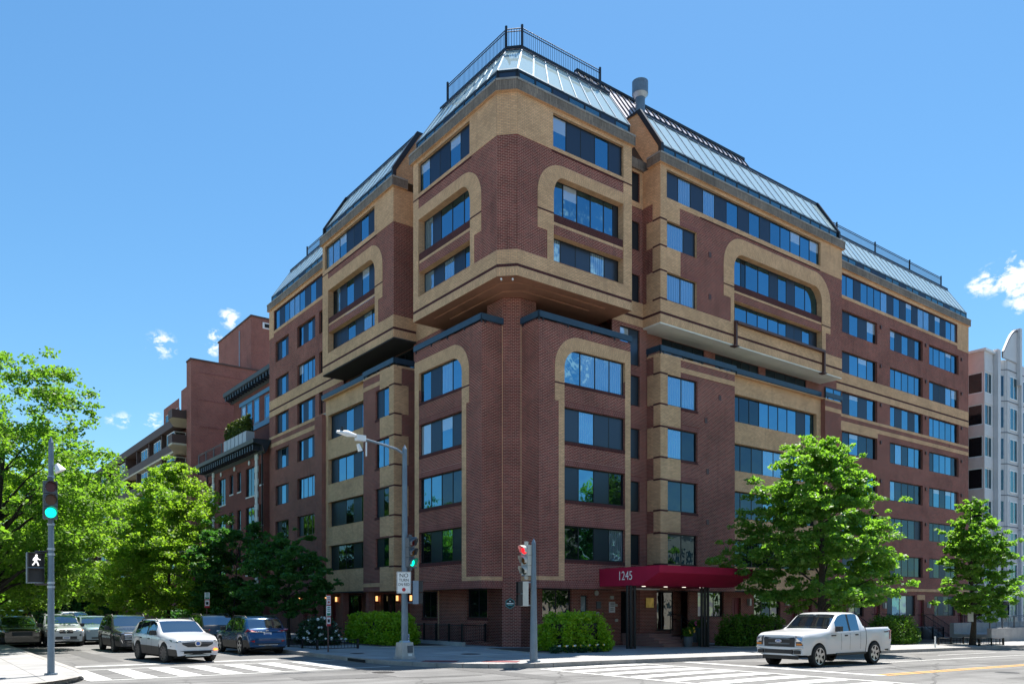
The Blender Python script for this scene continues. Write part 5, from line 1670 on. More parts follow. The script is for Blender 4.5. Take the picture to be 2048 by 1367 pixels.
bd.face([(23.5, 64.42, 15.55), (40, 64.42, 15.55), (40, 79.4, 15.55), (23.5, 79.4, 15.55)], "roofing")
bd.face([(25, 64.42, 22.5), (40, 64.42, 22.5), (40, 78.2, 22.5), (25, 78.2, 22.5)], "roofing")
bd.build("side_wall", N1)
railing(N1, [(22.7, 79.5), (22.7, 72.6)], 15.6, h=0.95, post=2.2, bal=0.3, mat="signal_grey", name="terrace_railing", posts_tall=0.0)
for k in range(6):
    pb = thing("planter", "pale grey planter with evergreen on the old house cornice, %s" % ("nearest the left wing", "second from the left wing", "third from the left wing", "fourth from the left wing", "fifth from the left wing", "farthest from the left wing")[k], "planter", 23.0, 66.6 + k * 0.98, 15.6, group="evergreen planters on the cornice")
    MB().box(-0.35, 0.35, -0.42, 0.42, 0, 0.95, "tile_grey").build("box", pb)
    PLANTERS = globals().setdefault("PLANTERS", []); PLANTERS.append(pb)
# recessed white-windowed link beyond it
wall(Fac(N1, "L", 24.2), 79.4, 84.9, -0.3, 16.0, [(80.0, 82.2, 11.9, 14.2), (80.0, 82.2, 8.2, 10.4)], base="slab_brick", rev="stone_white", reveal=0.05)
window(Fac(N1, "L", 24.2), 80.0, 82.2, 11.9, 14.2, "nn", d=-0.04, mat="white_frame", fr=0.1, sill="stone_white")
window(Fac(N1, "L", 24.2), 80.0, 82.2, 8.2, 10.4, "nn", d=-0.04, mat="white_frame", fr=0.1, sill="stone_white")

# long balconied slab behind it
N2 = thing("balcony_block", "long brown brick apartment block with stacked balconies and a tall blank side wall", "apartment building", 23.5, 85.0, 0.0, absolute=True)
S2 = Fac(N2, "R", 85.0)
wall(S2, 23.5, 45.0, 0.0, 27.15, [], [(24.3, 45.0, 25.9, 26.05, "red_soldier", 0.03), (24.3, 45.0, 23.15, 23.3, "red_soldier", 0.03), (24.3, 45.0, 20.4, 20.55, "red_soldier", 0.03), (24.3, 45.0, 17.6, 17.75, "red_soldier", 0.03)], base="slab_brick")
T2 = MB(); T2.box(23.4, 45, 84.9, 86.5, 27.15, 27.3, "brown_parapet"); T2.build("roof_coping", N2)
tw = MB()
tw.face([(29.8, 85.4, 27.2), (45, 85.4, 27.2), (45, 85.4, 33.0), (29.8, 85.4, 33.0)], "slab_brick")
tw.face([(29.8, 85.4, 27.2), (29.8, 96.5, 27.2), (29.8, 96.5, 33.0), (29.8, 85.4, 33.0)], "slab_brick")
tw.box(29.7, 45, 85.3, 96.6, 33.0, 33.15, "brown_parapet")
tw.build("stair_tower", N2)
MB().box(31.0, 32.2, 85.3, 85.38, 31.95, 32.6, "white_frame").build("vent_louver", N2)
MB().box(31.2, 32.0, 85.26, 85.3, 32.08, 32.47, "dark_inside").build("vent_slot", N2)
fl = MB(); fl.box(29.72, 29.8, 89.0, 89.12, 27.2, 32.4, "galvanised"); fl.build("flue_pipe", N2)
F2 = Fac(N2, "L", 23.5)
wall(F2, 85.0, 86.6, 0.0, 27.15, [], base="slab_brick")
wall(Fac(N2, "L", 24.4), 86.6, 92.0, 22.3, 25.6, [(87.2, 88.0, 22.6, 25.0), (88.7, 89.5, 22.6, 25.0)], base="slab_brick")
window(Fac(N2, "L", 24.4), 87.2, 88.0, 22.6, 25.0, "d", d=-0.05); window(Fac(N2, "L", 24.4), 88.7, 89.5, 22.6, 25.0, "d", d=-0.05)
wall(Fac(N2, "L", 24.2), 92.0, 98.5, 22.3, 24.8, [(92.6, 97.8, 22.6, 23.9)], base="slab_brick")
window(Fac(N2, "L", 24.2), 92.6, 97.8, 22.6, 23.9, "ngnn", d=-0.05, mat="white_frame")
bk = Fac(N2, "L", 25.0)
wall(bk, 86.6, 170.0, 0.0, 22.3, [], base="slab_brick", name="balcony_back_wall")
pp = MB(); pp.box(23.35, 24.6, 86.6, 170.0, 21.45, 22.35, "brown_parapet"); pp.box(24.6, 40, 86.6, 170, 22.2, 22.3, "roofing"); pp.build("roof_parapet", N2)
for f in range(6):
    z = 18.9 - 2.75 * f
    sb = MB(); sb.box(23.4, 25.0, 91.2, 170.0, z - 0.22, z, "cream").box(23.38, 23.5, 91.2, 170.0, z, z + 0.85, "brown_parapet"); sb.build("balcony_slab", N2)
    bb = MB()
    bb.prism([(22.1, 86.7), (22.1, 88.2), (23.4, 91.2), (25.0, 91.2), (25.0, 86.7)], z - 0.22, z - 0.02, "cream")
    for p, q in (((22.1, 86.7), (22.1, 88.2)), ((22.1, 88.2), (23.4, 91.2)), ((25, 86.72), (22.1, 86.72))):
        bb.face([(*p, z - 0.02), (*q, z - 0.02), (*q, z + 0.88), (*p, z + 0.88)], "brown_parapet")
    bb.build("corner_balcony", N2)
    if f == 0:
        tb = MB(); tb.prism([(22.1, 86.7), (22.1, 88.2), (23.4, 91.2), (25.0, 91.2), (25.0, 86.7)], z + 2.55, z + 3.4, "brown_parapet")
        tb.prism([(22.15, 86.75), (22.15, 88.2), (23.4, 91.1), (25.0, 91.1), (25.0, 86.75)], z + 2.52, z + 2.55, "cream"); tb.build("balcony_roof", N2)
    MB().box(23.6, 24.2, 86.62, 86.8, z, z + 2.5, "cream").build("party_fin", N2)
    window(Fac(N2, "R", 86.9 + 0), 23.7, 24.9, z, z + 2.3, "n", d=0.0, mat="white_frame")
    bw_ = MB()
    for k, b in enumerate((92.2, 98.0, 104.2, 110.4, 116.5, 122.8, 129.0, 136, 143)):
        if k % 2 == 0 or k < 2:
            window(Fac(N2, "L", 23.75), b, b + 3.0, z + 0.5, z + 2.3, "ngn", d=0.0, mat="white_frame", fr=0.09)
            window(Fac(N2, "R", b), 23.75, 24.95, z + 0.5, z + 2.3, "n", d=0.0, mat="white_frame", fr=0.09)
        MB().box(23.5, 24.95, b + 4.3, b + 4.55, z, z + 2.55, "brown_parapet").build("party_fin", N2)

# grey panelled block at the right edge
N3 = thing("panelled_block", "pale grey panelled apartment block with white-framed corner bays at the right edge", "apartment building", 75.0, 31.3, -0.9, absolute=True)
zf_ = [(22.55 - 2.78 * k) for k in range(9)]
L3, R3 = Fac(N3, "L", 75.0), Fac(N3, "R", 31.3)
wall(L3, 31.3, 40.0, -0.9, 24.3, [(31.42, 33.9, t - 1.85, t) for t in zf_[:8]], [(31.3, 40, t, t + 0.93, "warm_lit_panel", 0.03) for t in zf_[:8]], base="warm_lit_panel", rev="white_frame", reveal=0.08)
wall(R3, 75.0, 76.7, -0.9, 24.3, [(75.12, 76.55, t - 1.85, t) for t in zf_[:8]], [(75.0, 76.7, t, t + 0.93, "grey_panel", 0.03) for t in zf_[:8]], base="grey_panel", rev="white_frame", reveal=0.08)
for t in zf_[:8]:
    window(L3, 31.42, 33.9, t - 1.85, t, "dd", d=-0.06, mat="white_frame", fr=0.10)
    window(R3, 75.12, 76.55, t - 1.85, t, "nn", d=-0.06, mat="white_frame", fr=0.10)
cp = MB(); cp.box(74.8, 76.9, 31.1, 40, 24.3, 24.5, "white_frame"); cp.build("roof_coping", N3)
pr = MB(); pr.box(76.75, 77.3, 30.9, 33, -0.9, 24.7, "grey_panel").box(77.35, 77.75, 31.2, 33, -0.9, 24.5, "grey_panel"); pr.build("pilaster", N3)
b3 = MB()
b3.prism([(77.8, 31.4), (78.4, 30.8), (92.0, 30.8), (92.0, 33), (77.8, 33)], 2.6, 24.0, "grey_panel")
b3.build("bay_wall", N3)
jt = MB()
for t in zf_[:8]:
    jt.box(78.4, 92.0, 30.76, 30.8, t + 0.55, t + 0.62, "panel_joint")
    d = Vector((0.6, -0.6, 0)); n = Vector((-1, -1, 0)).normalized() * 0.035
    p, q_ = Vector((77.8, 31.4, 0)) + n, Vector((78.4, 30.8, 0)) + n
    jt.face([(p.x, p.y, t + 0.55), (q_.x, q_.y, t + 0.55), (q_.x, q_.y, t + 0.62), (p.x, p.y, t + 0.62)], "panel_joint")
    m0, m1 = p.lerp(q_, 0.33), p.lerp(q_, 0.62)
for t in (0.06, 0.30, 0.68, 0.94):
    d = Vector((0.6, -0.6, 0)); n = Vector((-1, -1, 0)).normalized() * 0.036
    m0, m1 = Vector((77.8, 31.4, 0)) + d * (t - 0.008) + n, Vector((77.8, 31.4, 0)) + d * (t + 0.008) + n
    jt.face([(m0.x, m0.y, 2.6), (m1.x, m1.y, 2.6), (m1.x, m1.y, 24), (m0.x, m0.y, 24)], "panel_joint")
jt.build("panel_joints", N3)
for t in zf_[:8]:
    d = Vector((0.6, -0.6, 0)); n = Vector((-1, -1, 0)).normalized() * 0.03
    m0, m1 = Vector((77.8, 31.4, 0)) + d * 0.36 + n, Vector((77.8, 31.4, 0)) + d * 0.60 + n
    w_ = MB(); w_.face([(m0.x, m0.y, t - 1.75), (m1.x, m1.y, t - 1.75), (m1.x, m1.y, t + 0.05), (m0.x, m0.y, t + 0.05)], "glass_dark"); w_.build("slot_window", N3)
    R4 = Fac(N3, "R", 30.8)
    for a0, sp_ in ((78.75, "nn"), (81.2, "ng"), (83.6, "nn"), (86.0, "nn")):
        window(R4, a0, a0 + 1.6, t - 1.95, t + 0.1, sp_, d=0.03, mat="white_frame", fr=0.1)
    pc = MB(); pc.box(80.6, 80.95, 30.5, 30.8, t - 2.4, t + 0.35, "grey_panel").box(85.4, 85.75, 30.5, 30.8, t - 2.4, t + 0.35, "grey_panel"); pc.build("pilaster", N3)
rc = MB()
for i in range(8):
    t0, t1 = i / 8, (i + 1) / 8
    z0, z1 = 24.5 + 2.4 * math.sin(t0 * 1.57), 24.5 + 2.4 * math.sin(t1 * 1.57)
    a0, a1 = 77.3 + 2.9 * t0, 77.3 + 2.9 * t1
    for b_ in (30.72, 30.84):
        rc.face([(a0, b_, 24.0), (a1, b_, 24.0), (a1, b_, z1), (a0, b_, z0)], "grey_panel")
    rc.face([(a0, 30.65, z0 - 0.12), (a1, 30.65, z1 - 0.12), (a1, 30.65, z1 + 0.06), (a0, 30.65, z0 + 0.06)], "panel_joint")
    rc.face([(a0, 30.65, z0 + 0.06), (a1, 30.65, z1 + 0.06), (a1, 30.84, z1 + 0.06), (a0, 30.84, z0 + 0.06)], "grey_panel")
rc.box(80.2, 80.6, 30.45, 31.1, 22, 27.1, "grey_panel")
rc.build("roof_fin", N3)
g3 = MB(); g3.box(76.0, 95, 31.6, 45, -0.9, 2.6, "grey_panel").box(92, 99, 30.6, 45, 2.6, 23.5, "grey_panel"); g3.box(75.05, 95, 33, 45, 2.6, 24.1, "grey_panel"); g3.build("rear_mass", N3)
R5 = Fac(N3, "R", 31.6)
for a0 in (78.0, 80.2, 83.0):
    window(R5, a0, a0 + 1.7, 0.2, 2.4, "nn", d=0.03, mat="white_frame", fr=0.1)
# ramp in front of it
RP = thing("access_ramp", "grey concrete access ramp with pipe rails beyond the right-hand tree", "ramp", 66.0, 26.5, G(66), absolute=True)
MB().box(62.5, 75.0, 25.6, 25.9, -0.9, 0.55, "concrete").box(62.5, 75, 28.2, 28.5, -0.9, 0.9, "concrete").build("ramp_wall", RP)
MB().box(62.5, 75.0, 25.9, 28.2, -0.9, 0.1, "concrete").build("ramp_floor", RP)
railing(RP, [(62.6, 25.75), (75.0, 25.75)], 0.55, h=0.9, post=2.0, bal=1.0, mat="signal_grey", name="ramp_rail", posts_tall=0.0)

# the other side of both streets: what the lower windows mirror
for nm, lab, a0, a1, b0, b1, h, mt in (("opposite_block", "pale rendered apartment house across the avenue, mirrored in the lower windows", 8.0, 42.0, -24.0, -9.0, 9.0, "pale_wall"),
                                       ("opposite_block", "tall cream block across the avenue, mirrored in the middle-bay windows", 46.0, 84.0, -24.0, -8.0, 12.0, "cream"),
                                       ("opposite_block", "low tan terrace across the left street behind its trees", -30.0, -14.0, 30.0, 74.0, 10.5, "pale_wall"),):
    t = thing(nm, lab, "building", a0, b0, 0.0, absolute=True)
    m_ = MB(); m_.box(a0, a1, b0, b1, -1.0, h, mt); m_.box(a0 - 0.3, a1 + 0.3, b0, b1 + 0.3, h, h + 0.5, "stone_white"); m_.build("wall", t)
    w_ = MB()
    for f in range(int(h / 3.2)):
        z = 1.2 + 3.2 * f
        if b1 < 0:
            for k in range(int((a1 - a0) / 3)):
                w_.box(a0 + 0.8 + 3 * k, a0 + 2.2 + 3 * k, b1, b1 + 0.04, z, z + 1.7, "glass_dark")
        else:
            for k in range(int((b1 - b0) / 3)):
                w_.box(a1, a1 + 0.04, b0 + 0.8 + 3 * k, b0 + 2.2 + 3 * k, z, z + 1.7, "glass_dark")
    w_.build("window_grid", t, kind="stuff")
# ------------------------------------------------------------------ trees, hedges, flowers
def leaf_mesh(name, cen, rad, n, size, mat, seed, flat=0.75, up=0.5, droop=0.0, weights=None):
    rs = np.random.RandomState(seed)
    cen = np.asarray(cen, float); rad = np.asarray(rad, float)
    w = rad ** 2 if weights is None else np.asarray(weights)
    idx = rs.choice(len(cen), n, p=w / w.sum())
    d = rs.normal(size=(n, 3)); d /= np.linalg.norm(d, axis=1)[:, None]
    r = rs.rand(n) ** 0.45
    P = cen[idx] + d * (r * rad[idx])[:, None] * np.array([1, 1, flat])
    P[:, 2] -= droop * (np.abs(d[:, 0]) + np.abs(d[:, 1])) * rad[idx] * r * 0.5
    nn_ = rs.normal(size=(n, 3)); nn_[:, 2] = np.abs(nn_[:, 2]) + up
    nn_ /= np.linalg.norm(nn_, axis=1)[:, None]
    t = np.cross(nn_, rs.normal(size=(n, 3))); t /= np.linalg.norm(t, axis=1)[:, None] + 1e-9
    s = np.cross(nn_, t)
    L = size * (0.6 + 0.8 * rs.rand(n))[:, None]
    Wd = L * 0.34
    sag = nn_ * L * 0.12
    V = np.stack([P - t * L * 0.5, P + s * Wd - sag * 0, P + t * L * 0.5 - sag, P - s * Wd], axis=1).reshape(-1, 3)
    me = bpy.data.meshes.new(name)
    me.vertices.add(n * 4); me.loops.add(n * 4); me.polygons.add(n)
    me.vertices.foreach_set("co", V.astype(np.float32).ravel())
    me.loops.foreach_set("vertex_index", np.arange(n * 4, dtype=np.int32))
    me.polygons.foreach_set("loop_start", np.arange(0, n * 4, 4, dtype=np.int32))
    me.polygons.foreach_set("loop_total", np.full(n, 4, dtype=np.int32))
    me.materials.append(MATS[mat])
    me.update(calc_edges=True)
    return me


def tree(name, label, a, b, h, R, cb, nc, nl, size, mat, tr=0.2, seed=1, shape="round", lean=(0, 0), bark="bark", cr=None, group=None, flat=0.6, wide=1.0, droop=0.25, top=0.0):
    """trunk with limbs; the crown is many leaf clumps spread through an uneven envelope"""
    rs = np.random.RandomState(seed)
    t = thing(name, label, "tree", a, b, G(a) + 0.15, group=group)
    cr = cr or R * 0.26
    C, RR_ = [], []
    H = h - cb
    ph = rs.rand(3) * 6.28
    tries = 0
    while len(C) < nc and tries < nc * 60:
        tries += 1
        u = rs.rand()
        th = rs.rand() * 2 * math.pi
        if shape == "cone":
            env = R * (1.0 - u) ** 0.75 * (0.35 + 0.65 * min(1, u * 7)) + 0.25
        elif shape == "oval":
            env = R * math.sin(math.pi * (0.12 + 0.86 * u)) ** 0.7
        else:
            env = R * math.sqrt(max(0.02, 1 - (2 * (u * 0.92 + 0.04) - 0.9) ** 2 / 1.21))
        env *= 0.80 + 0.16 * math.sin(3 * th + ph[0] + 4 * u) + 0.12 * math.sin(5 * th + ph[1] - 7 * u)
        r = env * (0.35 + 0.65 * rs.rand() ** 0.5)
        lx, ly = lean[0] * u, lean[1] * u
        p = np.array([math.cos(th) * r * wide + lx, math.sin(th) * r + ly, cb + H * u * 0.97])
        C.append(p)
        RR_.append(cr * (0.6 + 0.75 * rs.rand()) * (0.62 if shape == "cone" and u > 0.8 else 1.0))
    C = np.array(C); RR_ = np.array(RR_)
    # every clump breaks into several loose sprays reaching outwards
    S, SR = [], []
    for c, r in zip(C, RR_):
        out_ = np.array([c[0], c[1], 0.0]); out_ /= np.linalg.norm(out_) + 1e-6
        for _ in range(6):
            q = rs.normal(size=3) * r * np.array([0.55, 0.55, 0.34]) + out_ * r * rs.rand() * 0.9
            q[2] -= 0.18 * r * rs.rand()
            S.append(c + q); SR.append(r * (0.22 + 0.30 * rs.rand()))
    SPR, SPRR = np.array(S), np.array(SR)
    tk = MB()
    topz = cb + H * (0.72 if shape != "cone" else 0.92)
    npt = 7
    tp = []
    for i in range(npt):
        k = i / (npt - 1)
        tp.append(Vector((lean[0] * k * 0.8 + 0.10 * math.sin(3 * k + ph[2]) * (k > 0), lean[1] * k * 0.8 + 0.10 * math.cos(4 * k + ph[1]) * (k > 0), topz * k - 0.1)))
    rad = [tr * (1.35 if i == 0 else 1.0 - 0.85 * i / (npt - 1)) for i in range(npt)]
    tk.tube(tp, rad, bark, seg=9)
    order = np.argsort(-RR_)[: min(len(C), 34)]
    for k in order:
        c = Vector(C[k])
        zt = max(cb * 0.75, min(topz * 0.95, c.z - (c.xy.length) * 0.55))
        f = max(0.0, min(1.0, zt / topz)) * (npt - 1)
        i0 = int(min(npt - 2, f)); base = tp[i0].lerp(tp[i0 + 1], f - i0)
        mid = base.lerp(c, 0.55) + Vector((0, 0, (c - base).length * 0.07))
        br = max(0.018, tr * 0.36 * (1 - f / npt))
        tk.tube([base, mid, c], [br, br * 0.6, br * 0.22], bark, seg=5, caps=False)
    tk.build("trunk", t)
    me = leaf_mesh("crown", SPR, SPRR, nl, size, mat, seed + 5, flat=flat, droop=droop)
    o = link("crown", me, t)
    return t


tree("street_tree", "large bright green oak at the kerb behind the white pickup", 36.6, 22.9, 10.8, 4.2, 2.6, 170, 58000, 0.18, "leaf_oak", 0.21, 21, "cone", flat=0.42, cr=0.95, lean=(0.0, 0), droop=0.35)
tree("street_tree", "smaller oak in a fenced tree box at the right edge", 53.9, 23.2, 9.2, 2.8, 2.2, 90, 24000, 0.19, "leaf_oak", 0.17, 22, "cone", flat=0.45, cr=0.75, droop=0.3)
tree("street_tree", "tall spreading elm at the left edge with thick leaning trunk", 3.2, 46.5, 13.8, 5.4, 3.2, 150, 60000, 0.18, "leaf_mid", 0.42, 23, "round", lean=(1.0, 0.0), bark="bark_dark", flat=0.55)
tree("street_tree", "light green maple behind the left traffic light, before the balcony block", 14.9, 59.5, 12.2, 5.0, 2.4, 130, 50000, 0.2, "leaf_fresh", 0.14, 24, "cone", flat=0.5)
tree("street_tree", "broad light green tree arching over the parked cars on the left", 4.4, 57.0, 10.2, 5.6, 2.6, 150, 56000, 0.21, "leaf_fresh", 0.22, 25, "round", flat=0.5)
tree("street_tree", "deep green tree farther up the left street behind the red car", 2.6, 78.0, 13.0, 5.2, 2.3, 90, 20000, 0.32, "leaf_mid", 0.2, 26, "round")
tree("street_tree", "yellow-green tree far up the street on its right-hand side", 15.8, 80.0, 12.0, 4.6, 2.4, 90, 20000, 0.32, "leaf_fresh", 0.18, 27, "round")
tree("street_tree", "far tree closing the left street over the roadway", 8.5, 112.0, 12.0, 7.0, 2.6, 90, 16000, 0.42, "leaf_mid", 0.25, 28, "round")
tree("street_tree", "far dark tree at the left edge beyond the elm", -4.0, 84.0, 14.0, 7.0, 1.5, 90, 18000, 0.40, "leaf_dark", 0.25, 29, "round")
tree("street_tree", "low dark green tree behind the dark blue car", 17.6, 44.2, 6.1, 2.55, 2.0, 70, 17000, 0.19, "leaf_dark", 0.10, 30, "round", bark="bark_dark", flat=0.45)
tree("street_tree", "dark green tree before the corniced old house", 17.4, 53.0, 7.0, 2.9, 1.9, 70, 17000, 0.21, "leaf_dark", 0.10, 31, "round", bark="bark_dark", flat=0.45)
# trees across the streets, seen mirrored in the lower windows
for k, (a, b) in enumerate(((22.0, 1.5), (33.0, 1.0), (46.0, 0.0), (-2.5, 38.0))):
    tree("street_tree", "green street tree across the streets, mirrored in %s" % ("the entrance bay windows", "the middle bay windows", "the right wing windows", "the left facade windows")[k], a, b, 10.5, 4.2, 2.6, 60, 7000, 0.42, "leaf_mid", 0.18, 40 + k, "round", group="street trees on the far pavement")


def bush(name, label, cat, a, b, w, d, h, n, size, mat, seed, rot=0.0, boxy=0.6, flowers=None, core=True):
    """clipped or loose shrub: leaves packed over an uneven mound"""
    rs = np.random.RandomState(seed)
    t = thing(name, label, cat, a, b, G(a) + 0.2, rot=rot)
    C, RR_ = [], []
    for i in range(int(26 * w * d) + 20):
        x, y = (rs.rand() - 0.5), (rs.rand() - 0.5)
        e = 1 - (max(0, (abs(x) - 0.5 * boxy) / (0.5 * (1 - boxy) + 1e-6)) ** 2 + max(0, (abs(y) - 0.5 * boxy) / (0.5 * (1 - boxy) + 1e-6)) ** 2)
        if e <= 0.02:
            continue
        top = h * (math.sqrt(e)) * (0.86 + 0.16 * rs.rand())
        for z in np.linspace(0.15 * h, top, max(2, int(h / 0.32))):
            C.append((x * w * 0.9, y * d * 0.9, z - 0.1)); RR_.append(0.17 + 0.10 * rs.rand())
    o = link("foliage", leaf_mesh("foliage", C, RR_, n, size, mat, seed, flat=1.0, up=0.3), t)
    if core:
        cb = MB()
        cb.prism([(math.cos(k * math.pi / 6) * w * 0.36, math.sin(k * math.pi / 6) * d * 0.36) for k in range(12)], -0.2, h * 0.72, "bark_dark")
        cb.build("dark_core", t)  # one solid dark core added inside the leaves
    if flowers:
        for f in range(flowers[1]):
            c = C[rs.randint(len(C))]
            x, y, z = c[0] + rs.normal() * 0.08, c[1] - abs(rs.normal()) * 0.15 - 0.12, c[2] + rs.rand() * 0.22
            fb = MB(); r = 0.055 + 0.03 * rs.rand()
            for k in range(3):
                ang = k * 1.05
                fb.face([(x + r * math.cos(ang + j * math.pi / 2), y + 0.02 * math.sin(j), z + r * math.sin(ang + j * math.pi / 2)) for j in range(4)], flowers[0])
            fb.face([(x - r, y - r, z), (x + r, y - r, z), (x + r, y + r, z + 0.02), (x - r, y + r, z)], flowers[0])
            fb.build("blossom", t)
    return t


bush("hedge", "bright green clipped hedge behind the street lamp base"  , "hedge", 19.9, 37.6, 2.2, 5.6, 1.55, 21000, 0.13, "leaf_hedge", 51, boxy=0.7)
bush("hedge", "rounded bright green bush left of the entrance awning", "bush", 24.0, 27.2, 3.6, 2.4, 1.66, 20000, 0.12, "leaf_hedge", 52, boxy=0.55)
bush("hedge", "darker green hedge between the awning and the pickup", "hedge", 37.4, 27.5, 5.2, 1.9, 1.65, 14000, 0.14, "leaf_box", 53, boxy=0.7)
bush("hedge", "rounded boxwood bush before the right-hand stoops", "bush", 49.8, 26.2, 4.2, 2.2, 1.70, 14000, 0.13, "leaf_box", 54, boxy=0.55)
bush("rose_bush", "loose dark bush covered in white blossom beside the parking sign", "bush", 17.1, 39.0, 2.2, 2.6, 1.35, 8000, 0.12, "leaf_rose", 55, boxy=0.3, flowers=("flower_white", 70))
bush("shrub", "dark green shrubs under the trees by the old house", "bush", 18.5, 62.0, 5.0, 14.0, 1.9, 12000, 0.24, "leaf_dark", 56, boxy=0.7)
bush("shrub", "yellow-green shrub on the verge far up the left street", "bush", 1.5, 72.0, 2.5, 3.0, 1.6, 3000, 0.2, "leaf_fresh", 57, boxy=0.4)
bush("shrub", "dark hedge closing the left street beyond the trees", "hedge", 5.0, 125.0, 46.0, 3.0, 4.2, 26000, 0.42, "leaf_dark", 58, boxy=0.9)
bush("shrub", "dark hedge along the left pavement behind the elm", "hedge", -3.5, 66.0, 2.5, 50.0, 2.4, 22000, 0.32, "leaf_dark", 59, boxy=0.9)
# low planting with small flowers in front of the entrance bush
gc = leaf_mesh("ground_cover", [(21.9 + 0.3 * k, 26.0 + 0.12 * ((k * 7) % 5), 0.26) for k in range(9)], [0.28] * 9, 1800, 0.09, "leaf_rose", 60)
o = link("ground_cover", gc, None, rz=TH); o["kind"] = "stuff"
mbf = MB()
for k in range(26):
    a, b = 22.0 + 0.11 * k, 25.95 + 0.07 * ((k * 5) % 4)
    r = 0.035
    mt = "flower_white" if k % 4 else "flower_yellow"
    mbf.face([(a - r, b - r, 0.42), (a + r, b - r, 0.42), (a + r, b + r, 0.44), (a - r, b + r, 0.42)], mt)
    mbf.face([(a - r, b, 0.38), (a + r, b, 0.38), (a + r, b, 0.45), (a - r, b, 0.45)], mt)
struct("bedding_flowers", mbf, "stuff")
# evergreens in the roof planters
for k, pb in enumerate(PLANTERS):
    link("foliage", leaf_mesh("foliage", [(0, 0, 1.1 + 0.3 * j) for j in range(5)], [0.42, 0.45, 0.42, 0.34, 0.22], 900, 0.16, "leaf_yew", 70 + k, flat=1.0), pb)


def pot(label, a, b, h, r, mat, seed, fl):
    t = thing("flower_pot", label, "flower pot", a, b, G(a) + 0.15)
    p = MB(); p.tube([(0, 0, 0), (0, 0, h * 0.5), (0, 0, h * 0.92), (0, 0, h)], [r * 0.72, r * 0.95, r, r * 1.08], mat, seg=16); p.build("pot", t)
    link("foliage", leaf_mesh("foliage", [(0, 0, h + 0.15), (0.1, 0, h + 0.3), (-0.1, 0.05, h + 0.25)], [0.26, 0.24, 0.22], 700, 0.1, "leaf_box", seed, flat=1.0), t)
    rs = np.random.RandomState(seed)
    for k in range(5):
        x, y, z = rs.normal() * 0.18, -0.2 - 0.1 * rs.rand(), h + 0.2 + 0.3 * rs.rand()
        f = MB(); f.face([(x - 0.05, y, z - 0.05), (x + 0.05, y, z - 0.05), (x + 0.05, y, z + 0.05), (x - 0.05, y, z + 0.05)], fl); f.build("blossom", t)


pot("tall green glazed pot of flowers beside the entrance steps", 34.6, 28.7, 1.0, 0.34, "pot_green", 81, "flower_white")
pot("red glazed pot with pale flowers right of the awning post", 35.9, 28.0, 0.72, 0.36, "pot_red", 82, "flower_yellow")
pot("small dark pot of yellow flowers at the foot of the steps", 33.2, 28.5, 0.55, 0.26, "signal_grey", 83, "flower_yellow")
pot("dark pot with pink geranium by the lobby doors", 36.1, 30.6, 0.9, 0.32, "signal_grey", 84, "flower_pink")
# tree-box guard of the right-hand tree
tg = thing("tree_guard", "low black iron guard round the right-hand tree box", "tree guard", 53.6, 23.2, G(53.6), absolute=True)
railing(tg, [(52.0, 22.0), (55.4, 22.0), (55.4, 24.4), (52.0, 24.4), (52.0, 22.0)], 0.15, h=0.42, post=1.7, bal=0.2, mat="iron", name="guard_rail", rails=(0.1, 0.97), r=0.016, posts_tall=0.03, zf=G)
tg2 = thing("tree_guard", "low black iron guard beside the parking sign and white blossom bush", "tree guard", 16.2, 36.5, 0.0, absolute=True)
railing(tg2, [(15.0, 37.8), (15.0, 34.4), (17.0, 34.4)], 0.15, h=0.42, post=1.7, bal=0.16, mat="iron", name="guard_rail", rails=(0.1, 0.97), r=0.016, posts_tall=0.03)
# ------------------------------------------------------------------ signals, lamp, signs
def disc(mb, c, n, r, mat, seg=16):
    n = Vector(n).normalized(); x = n.cross(Vector((0, 0, 1))).normalized(); y = n.cross(x)
    mb.face([tuple(Vector(c) + (x * math.cos(k * 2 * math.pi / seg) + y * math.sin(k * 2 * math.pi / seg)) * r) for k in range(seg)], mat)


def signal_head(root, loc, rz, lit, body="signal_grey"):
    """three-lens head facing local -y: housing, hoods, and one lens part each for red, amber and green"""
    mb = MB()
    for k in range(3):
        z = 0.36 * (1 - k)
        mb.box(-0.175, 0.175, 0.0, 0.17, z - 0.172, z + 0.172, body)
        seg, n = [], 12
        for i in range(n):
            t0, t1 = math.radians(-35 + 250 * i / n), math.radians(-35 + 250 * (i + 1) / n)
            for r in (0.155,):
                p0, p1 = (r * math.cos(t0), z + r * math.sin(t0)), (r * math.cos(t1), z + r * math.sin(t1))
                d0, d1 = 0.12 + 0.14 * max(0, math.sin(t0)), 0.12 + 0.14 * max(0, math.sin(t1))
                mb.face([(p0[0], 0, p0[1]), (p1[0], 0, p1[1]), (p1[0], -d1, p1[1]), (p0[0], -d0, p0[1])], body)
    mb.box(-0.05, 0.05, 0.03, 0.13, 0.53, 0.66, body).box(-0.05, 0.05, 0.03, 0.13, -0.66, -0.53, body)
    o = link("signal_head", mb.mesh("signal_head"), root, loc=loc, rz=rz)
    for k, (nm, on, off) in enumerate((("red_lens", "red_lit", "lens_red_off"), ("amber_lens", "amber_lit", "lens_amber_off"), ("green_lens", "green_lit", "lens_dark_off"))):
        z = 0.36 * (1 - k)
        l = MB()
        for i, r in enumerate((0.14, 0.10, 0.05)):
            pass
        disc(l, (0, -0.012, z), (0, -1, 0), 0.142, on if lit == nm[0] else off, 20)
        l.build(nm, o)
    return o


